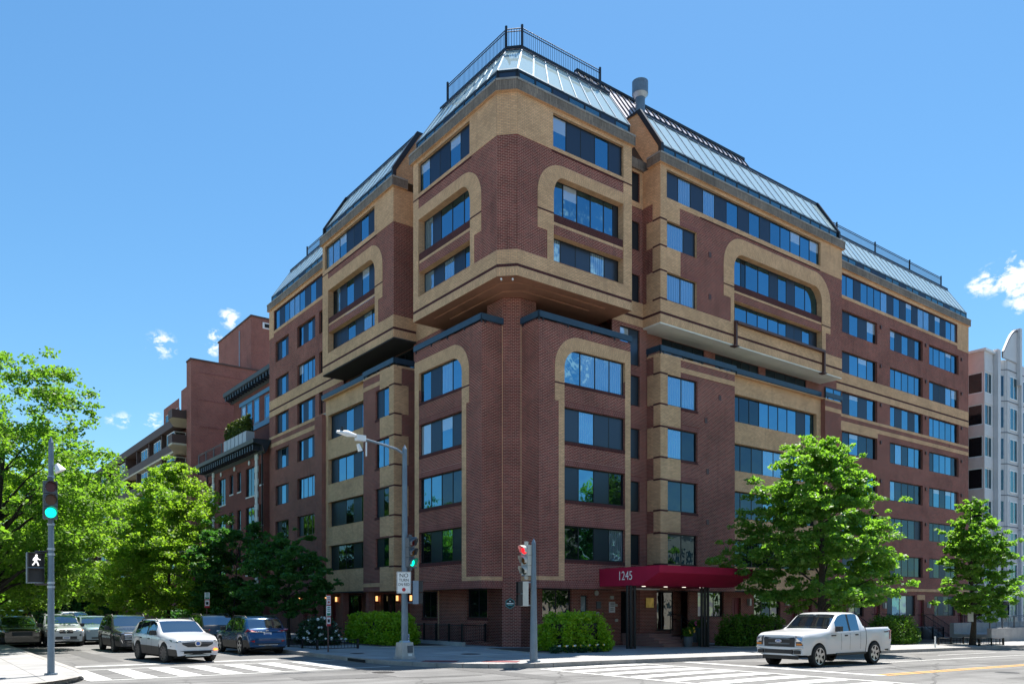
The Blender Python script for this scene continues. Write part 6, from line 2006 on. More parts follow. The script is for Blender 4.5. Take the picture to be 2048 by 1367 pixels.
def ped_head(root, loc, rz, walk=False, body="ped_grey", hood="plastic_black"):
    mb = MB()
    mb.box(-0.21, 0.21, 0, 0.2, -0.43, 0.43, body)
    for z in (-0.215, 0.215):
        mb.box(-0.19, 0.19, -0.012, 0.0, z - 0.19, z + 0.19, hood)
        mb.box(-0.20, -0.185, -0.16, 0, z - 0.2, z + 0.2, hood).box(0.185, 0.20, -0.16, 0, z - 0.2, z + 0.2, hood).box(-0.2, 0.2, -0.18, 0, z + 0.185, z + 0.2, hood)
    o = link("pedestrian_signal", mb.mesh("pedestrian_signal"), root, loc=loc, rz=rz)
    if walk:
        w = MB()
        disc(w, (0.02, -0.02, 0.345), (0, -1, 0), 0.032, "walk_lit", 12)

        def limb(pts, r):
            for p, q in zip(pts, pts[1:]):
                d = Vector((q[0] - p[0], 0, q[1] - p[1])).normalized(); n = Vector((-d.z, 0, d.x)) * r
                a, b = Vector((p[0], -0.02, p[1])), Vector((q[0], -0.02, q[1]))
                w.face([a - n, b - n, b + n, a + n], "walk_lit")
        limb([(0.01, 0.31), (0.0, 0.20)], 0.036); limb([(0.0, 0.21), (0.05, 0.13), (0.07, 0.06)], 0.018); limb([(0.0, 0.21), (-0.03, 0.13), (-0.08, 0.07)], 0.018)
        limb([(0.02, 0.30), (0.07, 0.24), (0.12, 0.23)], 0.014); limb([(0.0, 0.30), (-0.05, 0.25), (-0.06, 0.20)], 0.014)
        w.build("walking_figure", o)
    return o


def pole(root, h, r0, r1, mat, base=None):
    mb = MB(); mb.tube([(0, 0, 0), (0, 0, h)], [r0, r1], mat, seg=14); mb.tube([(0, 0, h), (0, 0, h + 0.16)], [r1 * 1.1, 0.01], mat, seg=10)
    if base:
        mb.tube([(0, 0, 0), (0, 0, 0.05)], base, mat, seg=8)
    return mb.build("pole", root)


def bands(root, zs, r):
    for z in zs:
        mb = MB(); mb.tube([(0, 0, z - 0.03), (0, 0, z + 0.03)], r, "galvanised", seg=14); mb.build("clamp", root)


S1 = thing("traffic_signal", "grey signal pole at the left edge with lit green lens and white walking figure", "traffic light", 3.4, 26.1, 0.15)
pole(S1, 6.55, 0.095, 0.065, "galv_paint", 0.17)
signal_head(S1, (-0.03, -0.16, 4.92), 0.0, "g", "signal_grey")
wx = Vector((-UX, UY, 0))
ped_head(S1, (wx.x * 0.45, wx.y * 0.45 - 0.1, 3.02), 0.02, True, "ped_grey")
am = MB()
for z in (3.48, 2.56):
    am.tube([(0, 0, z), (wx.x * 0.45, wx.y * 0.45, z)], 0.03, "plastic_black", seg=6)
am.build("bracket", S1)
bands(S1, (3.55, 3.4, 2.6, 2.48, 4.25, 5.58), 0.098)
cmx = MB(); cmx.tube([(0.12, -0.1, 5.95), (0.22, -0.12, 5.75)], [0.05, 0.16], "lamp_white", seg=10); cmx.build("detector", S1)

S2_ = thing("traffic_signal", "slim grey signal pole on the corner with lit red lens facing left", "traffic light", 17.66, 22.11, 0.15)
pole(S2_, 4.15, 0.14, 0.075, "galv_paint", 0.24)
wl_ = Vector((-UX, UY, 0))
signal_head(S2_, (wl_.x * 0.3 - 0.02, wl_.y * 0.3, 3.55), -math.pi / 2 + 0.05, "r", "signal_pale")
ped_head(S2_, (wl_.x * 0.42, wl_.y * 0.42, 2.38), -math.pi / 2 - 0.45, False, "signal_pale")
am = MB()
for z in (2.78, 1.98, 4.0, 3.02):
    am.tube([(0, 0, z), (wl_.x * 0.42, wl_.y * 0.42, z)], 0.025, "galv_paint", seg=6)
am.build("bracket", S2_)

LP = thing("street_lamp", "tall grey street lamp with signal, white luminaire arm and NO TURN ON RED sign", "street lamp", 14.9, 26.3, 0.15)
bs = MB()
for z0, z1, w0, w1 in ((0.0, 0.08, 0.30, 0.30), (0.08, 0.62, 0.265, 0.225), (0.62, 0.68, 0.16, 0.13)):
    P = [(-w0, -w0), (w0, -w0), (w0, w0), (-w0, w0)]; Q = [(-w1, -w1), (w1, -w1), (w1, w1), (-w1, w1)]
    for k in range(4):
        bs.face([(*P[k], z0), (*P[(k + 1) % 4], z0), (*Q[(k + 1) % 4], z1), (*Q[k], z1)], "galvanised")
    bs.face([(*p, z1) for p in Q], "galvanised")
bs.box(-0.02, 0.2, -0.262, -0.2, 0.24, 0.50, "signal_grey").box(0.0, 0.16, -0.266, -0.2, 0.12, 0.2, "sign_white")
bs.build("pole_base", LP)
pole(LP, 7.75, 0.135, 0.085, "galv_paint")
arm = MB()
arm.tube([(0, 0, 7.55), (-0.35, 0, 7.72), (-1.2, 0, 7.86), (-2.0, 0, 7.98)], [0.055, 0.05, 0.045, 0.04], "galv_paint", seg=8)
arm.build("arm", LP)
lu = MB()
lu.box(-1.98, -1.62, -0.09, 0.09, 7.84, 8.04, "lamp_white")
lu.tube([(-1.95, 0, 8.0), (-2.30, 0, 8.03), (-2.72, 0, 8.05)], [0.05, 0.11, 0.04], "lamp_white", seg=10)
lu.tube([(-2.5, 0, 8.1), (-2.5, 0, 8.24)], 0.05, "plastic_black", seg=8)
lu.build("luminaire", LP)
cb = MB(); cb.tube([(-1.62, -0.1, 7.8), (-1.62, -0.1, 7.3)], 0.028, "lamp_white", seg=6); cb.tube([(-1.95, -0.1, 7.7), (-1.85, -0.1, 7.45)], [0.06, 0.09], "lamp_white", seg=10); cb.build("camera_housing", LP)
wr_ = Vector((UX, -UY, 0))
signal_head(LP, (wr_.x * 0.24, wr_.y * 0.24 - 0.05, 3.93), 0.38, "g", "signal_grey")
ped_head(LP, (wr_.x * 0.5, wr_.y * 0.5, 2.46), 1.1, False, "ped_grey")
am = MB()
for z in (4.48, 3.38, 2.85, 2.08):
    am.tube([(0, 0, z), (wr_.x * 0.45, wr_.y * 0.45, z)], 0.028, "galv_paint", seg=6)
am.build("bracket", LP)
sg = MB(); sg.box(-0.26, 0.26, -0.012, 0.012, -0.40, 0.40, "sign_white")
face_rz = -TH + 0.08
sgo = link("sign_plate", sg.mesh("sign_plate"), LP, loc=(-0.02 - 0.1, -0.15, 2.82), rz=face_rz)
bd_ = MB()
for x0, x1, z0, z1 in ((-0.245, 0.245, 0.375, 0.385), (-0.245, 0.245, -0.385, -0.375), (-0.245, -0.235, -0.385, 0.385), (0.235, 0.245, -0.385, 0.385)):
    bd_.box(x0, x1, -0.016, -0.012, z0, z1, "sign_black")
bd_.build("sign_border", sgo)
for txt, z, s, sx in (("NO", 0.255, 0.21, 1.0), ("TURN", 0.085, 0.15, 0.9), ("ON RED", -0.075, 0.15, 0.76)):
    o = link("lettering", text_mesh(txt, s, "sign_black", sx=sx), sgo, loc=(0, -0.016, z)); o.rotation_euler = (math.pi / 2, 0, 0)
rd = MB(); disc(rd, (0, -0.017, -0.26), (0, -1, 0), 0.068, "sign_red", 20); rd.build("red_dot", sgo)


def parking_sign(label, a, b, plates, h=2.45, tilt=0.0, rz=0.35, group=None):
    t = thing("parking_sign", label, "sign", a, b, 0.15, group=group)
    mb = MB(); mb.tube([(0, 0, 0), (tilt, 0, h)], 0.03, "pipe_brown", seg=6); mb.build("post", t)
    z = h
    for hh, cols in plates:
        p = MB(); w = 0.15
        p.box(-w, w, -0.012, 0.0, z - hh, z, "sign_white")
        for k, (c, f0, f1, x0, x1) in enumerate(cols):
            p.box(-w + 2 * w * x0, -w + 2 * w * x1, -0.016, -0.012, z - hh * f1, z - hh * f0, c)
        o = link("sign_plate", p.mesh("sign_plate"), t, loc=(tilt * 0.9, -0.04, 0), rz=rz)
        z -= hh + 0.01
    return t


redplate = [("sign_red", 0.0, 0.10, 0, 1), ("sign_red", 0.9, 1.0, 0, 1), ("sign_red", 0.0, 1.0, 0.0, 0.08), ("sign_red", 0.0, 1.0, 0.92, 1.0), ("sign_red", 0.25, 0.31, 0.2, 0.8), ("sign_red", 0.42, 0.48, 0.2, 0.8), ("sign_red", 0.6, 0.78, 0.3, 0.7)]
greenplate = [("sign_green", 0.72, 0.95, 0.1, 0.9), ("sign_green", 0.12, 0.2, 0.2, 0.8), ("sign_green", 0.3, 0.38, 0.2, 0.8), ("sign_green", 0.48, 0.56, 0.2, 0.8)]
towplate = [("sign_red", 0.0, 0.10, 0, 1), ("sign_red", 0.78, 1.0, 0, 1), ("sign_black", 0.3, 0.62, 0.25, 0.75), ("sign_red", 0.0, 1.0, 0.0, 0.08), ("sign_red", 0.0, 1.0, 0.92, 1.0)]
parking_sign("stacked red, green and tow-away parking plates on a thin post at the left kerb", 14.62, 32.4, [(0.46, redplate), (0.44, greenplate), (0.42, towplate)], rz=0.5)
parking_sign("red and green parking plates against the dark trees up the left street", 14.4, 66.0, [(0.62, redplate), (0.55, greenplate), (0.5, towplate)], h=3.4, rz=0.0)
parking_sign("white over red tow-away plate beside the dark shrubs", 14.6, 49.5, [(0.40, greenplate), (0.5, towplate)], h=2.8, rz=0.0)
# small real-estate style stake sign by the hedge
t = thing("stake_sign", "small white and blue lawn sign on a stake before the hedge", "sign", 18.6, 32.6, 0.15)
p = MB(); p.box(-0.02, 0.02, -0.01, 0.01, 0, 0.4, "sign_white").box(-0.1, 0.1, -0.015, 0.015, 0.36, 0.68, "sign_white").box(-0.08, 0.08, -0.02, -0.015, 0.52, 0.64, "plate_blue").box(-0.07, 0.07, -0.02, -0.015, 0.42, 0.47, "sign_black")
p.build("plate", t)
t["category"] = "sign"
t = thing("marker_post", "thin white marker stake on the kerb before the boxwood bush", "post", 46.5, 22.0, G(46.5) + 0.15)
p = MB(); p.box(-0.05, 0.05, -0.02, 0.02, 0, 0.62, "sign_white"); p.build("post", t)
t = thing("trunk_notice", "white notice wrapped round the trunk of the right-hand tree", "notice", 53.6, 23.2, G(53.6) + 0.15)
p = MB(); p.tube([(-0.02, -0.03, 1.45), (-0.02, -0.03, 2.1)], 0.165, "sign_white", seg=10, caps=False); p.build("sheet", t)
# ------------------------------------------------------------------ vehicles
def lerp_profile(P, x):
    for (x0, z0), (x1, z1) in zip(P, P[1:]):
        if x0 <= x <= x1:
            t = 0 if x1 == x0 else (x - x0) / (x1 - x0)
            return z0 + (z1 - z0) * t
    return P[0][1] if x < P[0][0] else P[-1][1]


def smooth_profile(P, n=3, step=0.05):
    xs = np.arange(P[0][0], P[-1][0] + step / 2, step)
    z = np.interp(xs, [p[0] for p in P], [p[1] for p in P])
    for _ in range(n):
        y = z.copy(); y[1:-1] = 0.25 * z[:-2] + 0.5 * z[1:-1] + 0.25 * z[2:]; z = y
    return lambda x: float(np.interp(x, xs, z))


WHEEL = {}


def wheel_mesh(r, w, rim, spokes):
    key = (round(r, 3), round(w, 3), rim, spokes)
    if key not in WHEEL:
        ty = MB()
        prof = [(-w / 2, r * 0.72), (-w / 2, r * 0.93), (-w * 0.42, r), (w * 0.42, r), (w / 2, r * 0.93), (w / 2, r * 0.72)]
        n = 26
        for i in range(n):
            a0, a1 = 2 * math.pi * i / n, 2 * math.pi * (i + 1) / n
            for (y0, r0), (y1, r1) in zip(prof, prof[1:]):
                ty.face([(r0 * math.cos(a0), y0, r0 * math.sin(a0)), (r0 * math.cos(a1), y0, r0 * math.sin(a1)), (r1 * math.cos(a1), y1, r1 * math.sin(a1)), (r1 * math.cos(a0), y1, r1 * math.sin(a0))], "tyre", smooth=True)
        ri = MB()
        for i in range(n):
            a0, a1 = 2 * math.pi * i / n, 2 * math.pi * (i + 1) / n
            for r0, r1, y0, y1, mt in ((r * 0.72, r * 0.66, -w / 2, -w * 0.47, rim), (r * 0.66, r * 0.62, -w * 0.47, -w * 0.15, "under_car"), (r * 0.62, 0.0, -w * 0.15, -w * 0.15, "under_car")):
                ri.face([(r0 * math.cos(a0), y0, r0 * math.sin(a0)), (r0 * math.cos(a1), y0, r0 * math.sin(a1)), (r1 * math.cos(a1), y1, r1 * math.sin(a1)), (r1 * math.cos(a0), y1, r1 * math.sin(a0))], mt)
        for k in range(spokes):
            a = 2 * math.pi * k / spokes + 0.3
            c, s = math.cos(a), math.sin(a)
            h0, h1 = 0.16 * r, 0.11 * r
            P = [(r * 0.1 * c - h0 * s, -w * 0.40, r * 0.1 * s + h0 * c), (r * 0.1 * c + h0 * s, -w * 0.40, r * 0.1 * s - h0 * c), (r * 0.68 * c + h1 * s, -w * 0.46, r * 0.68 * s - h1 * c), (r * 0.68 * c - h1 * s, -w * 0.46, r * 0.68 * s + h1 * c)]
            ri.face(P, rim)
        ri.tube([(0, -w * 0.44, 0), (0, -w * 0.3, 0)], r * 0.13, "rim_dark", seg=10)
        WHEEL[key] = (ty.mesh("tyre"), ri.mesh("rim"))
    return WHEEL[key]


def vehicle(name, label, cat, a, b, rot, paint, L, Wd, H, top, belt, wheels, wr, side, shield, rear, sill=0.30, rim="rim", spokes=5, scale=1.0, front=None, back=None, lower=None,
            pillars=(), bed=None, plan_f=0.82, plan_r=0.88, tumble=0.17, group=None, mirror="plastic_black", roofrail=None, steer=0.0, z=None, hoodw=0.9):
    """TOP, BELT: side-view profiles from front bumper (0) to tail; SIDE: ranges of side glass; SHIELD, REAR: x-ranges of windscreen and rear window"""
    t = thing(name, label, cat, a, b, G(a) if z is None else z, rot=rot, group=group)
    t.scale = (scale, scale, scale)
    ft, fb = smooth_profile(top, 2), smooth_profile(belt, 2)
    xs = set(np.round(np.arange(0, L + 0.001, 0.07), 3)) | {0.0, L}
    for wx_ in wheels:
        for k in range(-8, 9):
            xs.add(round(wx_ + (wr + 0.075) * math.sin(k / 8 * math.pi / 2), 3))
    for r in list(side) + [shield] + ([rear] if rear else []) + list(pillars):
        xs |= {round(r[0], 3), round(r[1], 3)}
    if bed:
        xs |= {round(bed[0] - 0.02, 3), round(bed[0] + 0.02, 3)}
    xs = sorted(x for x in xs if 0 <= x <= L)

    def half(x):
        w = Wd / 2
        f = 1.0
        if x < 0.75:
            f = plan_f + (1 - plan_f) * math.sin(min(1, x / 0.75) * math.pi / 2)
        if x > L - 0.6:
            f = min(f, plan_r + (1 - plan_r) * math.sin(min(1, (L - x) / 0.6) * math.pi / 2))
        return w * f

    def section(x):
        w, zt = half(x), ft(x)
        zb = sill + (0.07 if x > L - 0.5 else 0) + (0.0 if x > 0.4 else 0.0)
        for wx_ in wheels:
            d = abs(x - wx_)
            R_ = wr + 0.07
            if d < R_:
                zb = max(zb, wr + math.sqrt(max(0, R_ * R_ - d * d)) - 0.01)
        zs = min(fb(x), zt - 0.05)
        zb = min(zb, zs - 0.05)
        frac = max(0.0, min(1.0, (zt - zs) / max(0.05, H - fb(x))))
        inbed = bed and bed[0] < x < bed[1]
        fl = 0.02 * max([math.exp(-((x - wx_) / (wr * 1.1)) ** 2) for wx_ in wheels])
        if inbed:
            return [(w * 0.955, zb), (w + fl, zb + (zs - zb) * 0.45), (w * 0.985, zs - 0.05), (w * 0.965, zs), (w * 0.95, zt), (w * 0.88, zt), (w * 0.87, zt - 0.42), (0, zt - 0.42)]
        cab = frac > 0.25
        wr_ = w * (0.955 - (tumble * frac if cab else 0.02)) if cab else w * hoodw
        return [(w * 0.955, zb), (w + fl, zb + (zs - zb) * 0.45), (w * 0.99, zs - 0.06), (w * 0.965, zs), (wr_, zt - 0.055 * (1 if cab else 0.45)), (wr_ * 0.90, zt - 0.012), (wr_ * 0.5, zt + 0.004), (0, zt + 0.008)]
    sec = [section(x) for x in xs]
    body, ws, sw_l, sw_r, rw, trim = MB(), MB(), MB(), MB(), MB(), MB()
    X = lambda s: L / 2 - s

    def inr(x, rs):
        return any(r[0] <= x <= r[1] for r in rs)
    for i in range(len(xs) - 1):
        xm = (xs[i] + xs[i + 1]) / 2
        A, Bq = sec[i], sec[i + 1]
        for k in range(7):
            for sgn in (1, -1):
                P = [(X(xs[i]), sgn * A[k][0], A[k][1]), (X(xs[i + 1]), sgn * Bq[k][0], Bq[k][1]), (X(xs[i + 1]), sgn * Bq[k + 1][0], Bq[k + 1][1]), (X(xs[i]), sgn * A[k + 1][0], A[k + 1][1])]
                tgt, mt = body, paint
                if k == 3 and inr(xm, side):
                    tgt, mt = (sw_l if sgn > 0 else sw_r), "car_glass"
                elif k == 3 and inr(xm, pillars):
                    tgt, mt = trim, "plastic_black"
                elif k >= 4 and shield[0] <= xm <= shield[1] and (k > 4):
                    tgt, mt = ws, "car_glass"
                elif k >= 4 and rear and rear[0] <= xm <= rear[1] and k > 4:
                    tgt, mt = rw, "car_glass"
                elif bed and bed[0] < xm < bed[1] and k >= 5:
                    tgt, mt = trim, "plastic_black"
                elif bed and abs(xm - bed[0]) < 0.021:
                    tgt, mt = trim, "plastic_black"
                elif lower and k == 0 and sec[i][0][1] < lower:
                    tgt, mt = trim, "plastic_black"
                tgt.face(P, mt, smooth=True)
    for i, ssign in ((0, 1), (len(xs) - 1, -1)):
        S_ = sec[i]
        ring_ = [(X(xs[i]), y, z) for y, z in S_] + [(X(xs[i]), -y, z) for y, z in reversed(S_[:-1])]
        body.face(ring_, paint)
    body.build("body", t, weld=True)
    trim.f and trim.build("trim", t, weld=True)
    ws.f and ws.build("windscreen", t, weld=True)
    rw.f and rw.build("rear_window", t, weld=True)
    for s in (sw_l, sw_r):
        s.f and s.build("side_window", t, weld=True)
    un = MB(); un.box(-L / 2 + 0.25, L / 2 - 0.25, -Wd * 0.36, Wd * 0.36, sill - 0.10, sill + 0.35, "under_car")
    for wx_ in wheels:
        un.box(X(wx_) - wr - 0.06, X(wx_) + wr + 0.06, -Wd * 0.47, Wd * 0.47, sill + 0.1, wr * 2 + 0.02, "under_car")
    un.build("underbody", t)
    ty, ri = wheel_mesh(wr, 0.235, rim, spokes)
    for wi, wx_ in enumerate(wheels):
        for sgn in (1, -1):
            e = bpy.data.objects.new("wheel", None); COL.objects.link(e); e.parent = t
            e.location = (X(wx_), sgn * (Wd / 2 - 0.125), wr); e.rotation_euler = (0, 0, (math.pi if sgn > 0 else 0) + (steer if wi == 0 else 0)); e.empty_display_size = 0.1
            ORG[e.name] = (0, 0, 0)
            link("tyre", ty, e); link("rim", ri, e)
    # mirrors and door handles
    mx_ = shield[0] + (shield[1] - shield[0]) * 0.45
    for sgn in (1, -1):
        y = half(mx_) * 0.97
        m = MB(); m.box(X(mx_ + 0.16), X(mx_ - 0.02), min(sgn * y, sgn * (y + 0.2)), max(sgn * y, sgn * (y + 0.2)), fb(mx_) + 0.02, fb(mx_) + 0.20, mirror)
        m.build("wing_mirror", t)
    for r in side[:2]:
        for sgn in (1, -1):
            hx_ = r[1] - 0.22
            y = half(hx_)
            m = MB(); m.box(X(hx_ + 0.09), X(hx_ - 0.09), min(sgn * (y - 0.03), sgn * (y + 0.012)), max(sgn * (y - 0.03), sgn * (y + 0.012)), fb(hx_) - 0.17, fb(hx_) - 0.125, mirror)
            m.build("door_handle", t)
    for dx in [r[1] + 0.03 for r in side[:2]] + [side[0][0] + 0.28]:
        for sgn in (1, -1):
            y = half(dx) + 0.003
            m = MB(); zlo, zhi = sill + 0.12, fb(dx) - 0.07
            for z0, z1, yy0, yy1 in ((zlo, (zlo + zhi) / 2, y * 0.985, y), ((zlo + zhi) / 2, zhi, y, y * 0.992)):
                m.face([(X(dx), sgn * yy0, z0), (X(dx + 0.012), sgn * yy0, z0), (X(dx + 0.012), sgn * yy1, z1), (X(dx), sgn * yy1, z1)], "under_car")
            m.build("door_gap", t)
    if roofrail:
        for sgn in (1, -1):
            m = MB(); x0, x1 = roofrail
            y = half((x0 + x1) / 2) * (0.955 - tumble) * 0.93
            m.tube([(X(x0), sgn * y, ft(x0) - 0.02), (X(x0 + 0.2), sgn * y, ft(x0 + 0.2) + 0.05), (X(x1 - 0.2), sgn * y, ft(x1 - 0.2) + 0.05), (X(x1), sgn * y, ft(x1) - 0.02)], 0.022, "plastic_black", seg=6)
            m.build("roof_rail", t)

    # FRONT and BACK: fittings set on the ends: (name, y0, y1, z0, z1, material, bulge, mirrored)
    for ends, sgnx, in ((front or [], 1), (back or [], -1)):
        for it in ends:
            nm, y0, y1, z0, z1, mt = it[:6]
            dep = it[6] if len(it) > 6 else 0.03
            both = it[7] if len(it) > 7 else False
            shape = it[8] if len(it) > 8 else None
            for ms in ((1, -1) if both else (1,)):
                m = MB()
                if shape is None:
                    shp = [(y0, z0), (y1, z0), (y1, z1), (y0, z1)]
                else:
                    shp = shape
                shp = [(y * ms, z) for y, z in shp]

                def surf(y, z):
                    # distance of the bodywork behind the nose (or ahead of the tail) at this width and height
                    for j in range(0, len(xs)):
                        k = j if sgnx > 0 else len(xs) - 1 - j
                        S_ = sec[k]
                        if z <= S_[-1][1]:
                            zz = [q[1] for q in S_[:4]]
                            hw = np.interp(z, zz, [q[0] for q in S_[:4]]) if z <= zz[-1] else np.interp(z, [q[1] for q in S_[3:6]], [q[0] for q in S_[3:6]])
                            if abs(y) <= hw:
                                return X(xs[k])
                    return X(xs[0 if sgnx > 0 else -1])
                P0 = []
                n = 1
                dens = []
                for (ya, za), (yb, zb_) in zip(shp, shp[1:] + shp[:1]):
                    seg_ = max(1, int(math.hypot(yb - ya, zb_ - za) / 0.18))
                    dens += [(ya + (yb - ya) * q / seg_, za + (zb_ - za) * q / seg_) for q in range(seg_)]
                cy, cz = sum(p[0] for p in dens) / len(dens), sum(p[1] for p in dens) / len(dens)
                outp = [(surf(y, z) + sgnx * dep, y, z) for y, z in dens]
                cpt = (max([surf(cy, cz) * sgnx] + [0]) * sgnx + sgnx * dep, cy, cz)
                inn = [(x_ - sgnx * (dep + 0.05), y, z) for x_, y, z in outp]
                for q in range(len(outp)):
                    q2 = (q + 1) % len(outp)
                    m.face([outp[q], outp[q2], cpt], mt)
                    m.face([outp[q], outp[q2], inn[q2], inn[q]], mt)
                m.build(nm, t)
    return t


def ellipse(cy, cz, ry, rz_, n=16):
    return [(cy + ry * math.cos(2 * math.pi * k / n), cz + rz_ * math.sin(2 * math.pi * k / n)) for k in range(n)]


# --- white pickup crossing the avenue
TR = vehicle("pickup_truck", "white extended-cab pickup truck crossing from the right with black grille", "pickup truck", 28.3, 17.5, math.pi, "paint_truck_white", 5.75, 2.0, 1.92,
             [(0, 1.12), (0.05, 1.17), (0.25, 1.225), (1.35, 1.30), (1.62, 1.33), (2.25, 1.84), (2.55, 1.91), (3.35, 1.92), (3.62, 1.86), (3.86, 1.40), (3.90, 1.345), (5.66, 1.36), (5.75, 1.30)],
             [(0, 1.05), (1.5, 1.22), (3.9, 1.27), (5.75, 1.27)], (0.92, 4.55), 0.405, [(1.98, 2.80), (2.92, 3.50)], (1.60, 2.30), (3.66, 3.86), sill=0.46, rim="rim", spokes=6, scale=1.03,
             pillars=[(2.80, 2.92)], bed=(3.93, 5.66), plan_f=0.94, plan_r=0.97, tumble=0.15, lower=None, hoodw=0.93,
             front=[("grille", -0.56, 0.56, 0.72, 1.14, "plastic_black", 0.03, False, [(-0.60, 0.74), (0.60, 0.74), (0.62, 1.02), (0.54, 1.14), (-0.54, 1.14), (-0.62, 1.02)]),
                    ("grille_bar", -0.42, 0.42, 0.99, 1.04, "signal_grey", 0.05), ("grille_bar", -0.42, 0.42, 0.82, 0.87, "signal_grey", 0.05),
                    ("bumper", -0.93, 0.93, 0.44, 0.72, "paint_truck_white", 0.07), ("lower_intake", -0.55, 0.55, 0.50, 0.64, "plastic_black", 0.085), ("fog_lamp", 0.62, 0.84, 0.50, 0.62, "plastic_black", 0.085, True),
                    ("headlight_housing", 0.66, 0.92, 0.80, 1.10, "rim_dark", 0.035, True, [(0.68, 0.78), (0.92, 0.78), (0.95, 1.10), (0.65, 1.11)]),
                    ("headlight", 0.70, 0.90, 0.92, 1.06, "chrome", 0.06, True), ("indicator", 0.71, 0.90, 0.80, 0.86, "amber_lens", 0.06, True),
                    ("badge", 0, 0, 0, 0, "chrome", 0.075, False, ellipse(0, 0.93, 0.135, 0.058)), ("badge_field", 0, 0, 0, 0, "plate_blue", 0.082, False, ellipse(0, 0.93, 0.115, 0.045)),
                    ("air_dam", -0.72, 0.72, 0.30, 0.44, "plastic_black", -0.04)],
             back=[("tail_light", 0.83, 0.98, 0.86, 1.24, "tail_lens", 0.03, True), ("bumper", -0.93, 0.93, 0.46, 0.64, "paint_truck_white", 0.09)])
tb = text_mesh("Ford", 0.085, "sign_white", sx=1.2)
o = link("badge_script", tb, TR, loc=(5.75 / 2 + 0.092, 0, 0.925)); o.rotation_euler = (math.pi / 2, 0, math.pi / 2)
# taillight wraps round to the flank; arch lips, flank decal and antenna-like details
for sgn in (1, -1):
    m = MB(); y = sgn * 0.99
    m.face([(-2.83, y * 0.99, 0.90), (-2.70, y * 1.004, 0.90), (-2.76, y * 1.0, 1.24), (-2.85, y * 0.985, 1.24)], "tail_lens"); m.build("tail_light", TR)
    m = MB(); m.face([(-2.35, sgn * 1.0, 1.16), (-2.62, sgn * 0.995, 1.16), (-2.58, sgn * 0.995, 1.20), (-2.30, sgn * 1.0, 1.20)], "sign_black"); m.build("flank_decal", TR)
    m = MB(); m.box(-1.04, 0.9, min(sgn * 0.92, sgn * 0.99), max(sgn * 0.92, sgn * 0.99), 0.40, 0.47, "plastic_black"); m.build("side_step", TR)
    m = MB(); m.box(0.98, 1.24, min(sgn * 0.95, sgn * 1.02), max(sgn * 0.95, sgn * 1.02), 1.09, 1.13, "plastic_black"); m.build("fender_vent", TR)
m = MB(); m.box(0.62, 0.72, -0.06, 0.06, 1.83, 1.845, "sign_white"); m.build("toll_tag", TR)

SUV_TOP = [(0, 0.83), (0.04, 0.89), (0.22, 0.97), (1.15, 1.09), (1.38, 1.13), (1.98, 1.53), (2.35, 1.61), (3.4, 1.62), (4.05, 1.55), (4.45, 1.12), (4.62, 1.02), (4.7, 0.70)]
SUV_BELT = [(0, 0.80), (1.2, 0.98), (3.0, 1.03), (4.7, 1.06)]


def suv(label, a, b, rot, paint, front, back, H=1.62, L=4.7, Wd=1.88, rim="rim_dark", group=None, wr=0.36, name="parked_car", spokes=10, rail=(2.1, 3.9), cat="car", steer=0.0, lower=0.55):
    k, kz = L / 4.7, H / 1.62
    T = [(x * k, z * (kz if z > 1.1 else 1)) for x, z in SUV_TOP]
    return vehicle(name, label, cat, a, b, rot, paint, L, Wd, H, T, [(x * k, z) for x, z in SUV_BELT], (0.92 * k, 3.72 * k), wr, [(1.80 * k, 2.62 * k), (2.74 * k, 3.50 * k), (3.56 * k, 3.98 * k)], (1.34 * k, 2.06 * k), (4.06 * k, 4.46 * k),
                   sill=0.28, rim=rim, spokes=spokes, pillars=[(2.62 * k, 2.74 * k), (3.50 * k, 3.56 * k)], front=front, back=back, lower=lower, roofrail=rail, group=group, steer=steer)


# --- white SUV turning at the crosswalk
WS = suv("white compact SUV rolling over the stop line with its amber lamp lit", 8.55, 33.25, -math.pi / 2 + 0.10, "paint_car_white",
         [("grille", 0, 0, 0, 0, "plastic_black", 0.03, False, [(-0.36, 0.60), (0.36, 0.60), (0.56, 0.70), (0.60, 0.84), (-0.60, 0.84), (-0.56, 0.70)]),
          ("badge", 0, 0, 0, 0, "chrome", 0.05, False, ellipse(0, 0.73, 0.115, 0.105)), ("badge_field", 0, 0, 0, 0, "plate_blue", 0.06, False, ellipse(0, 0.725, 0.075, 0.07)),
          ("headlight", 0.62, 0.90, 0.76, 0.87, "head_lens", 0.055, True, [(0.60, 0.80), (0.74, 0.76), (0.86, 0.79), (0.88, 0.88), (0.62, 0.86)]),
          ("running_light", 0.66, 0.74, 0.79, 0.84, "lamp_lit", 0.045, True),
          ("bumper", -0.78, 0.78, 0.28, 0.46, "plastic_black", 0.03), ("lower_intake", -0.5, 0.5, 0.36, 0.46, "under_car", 0.045), ("vent", 0.78, 0.88, 0.46, 0.64, "plastic_black", 0.02, True),
          ("indicator", 0.60, 0.78, 0.46, 0.53, "amber_lit", 0.05, False), ("skid_plate", -0.45, 0.45, 0.26, 0.31, "signal_pale", 0.045)],
         [("tail_light", 0.55, 0.86, 0.92, 1.02, "tail_lens", 0.03, True), ("plate", -0.16, 0.16, 0.78, 0.90, "plate", 0.04)], name="white_suv", H=1.60, steer=0.12)
m = MB(); m.box(0.30, 0.38, -0.07, 0.07, 1.47, 1.485, "sign_white"); m.build("toll_tag", WS)
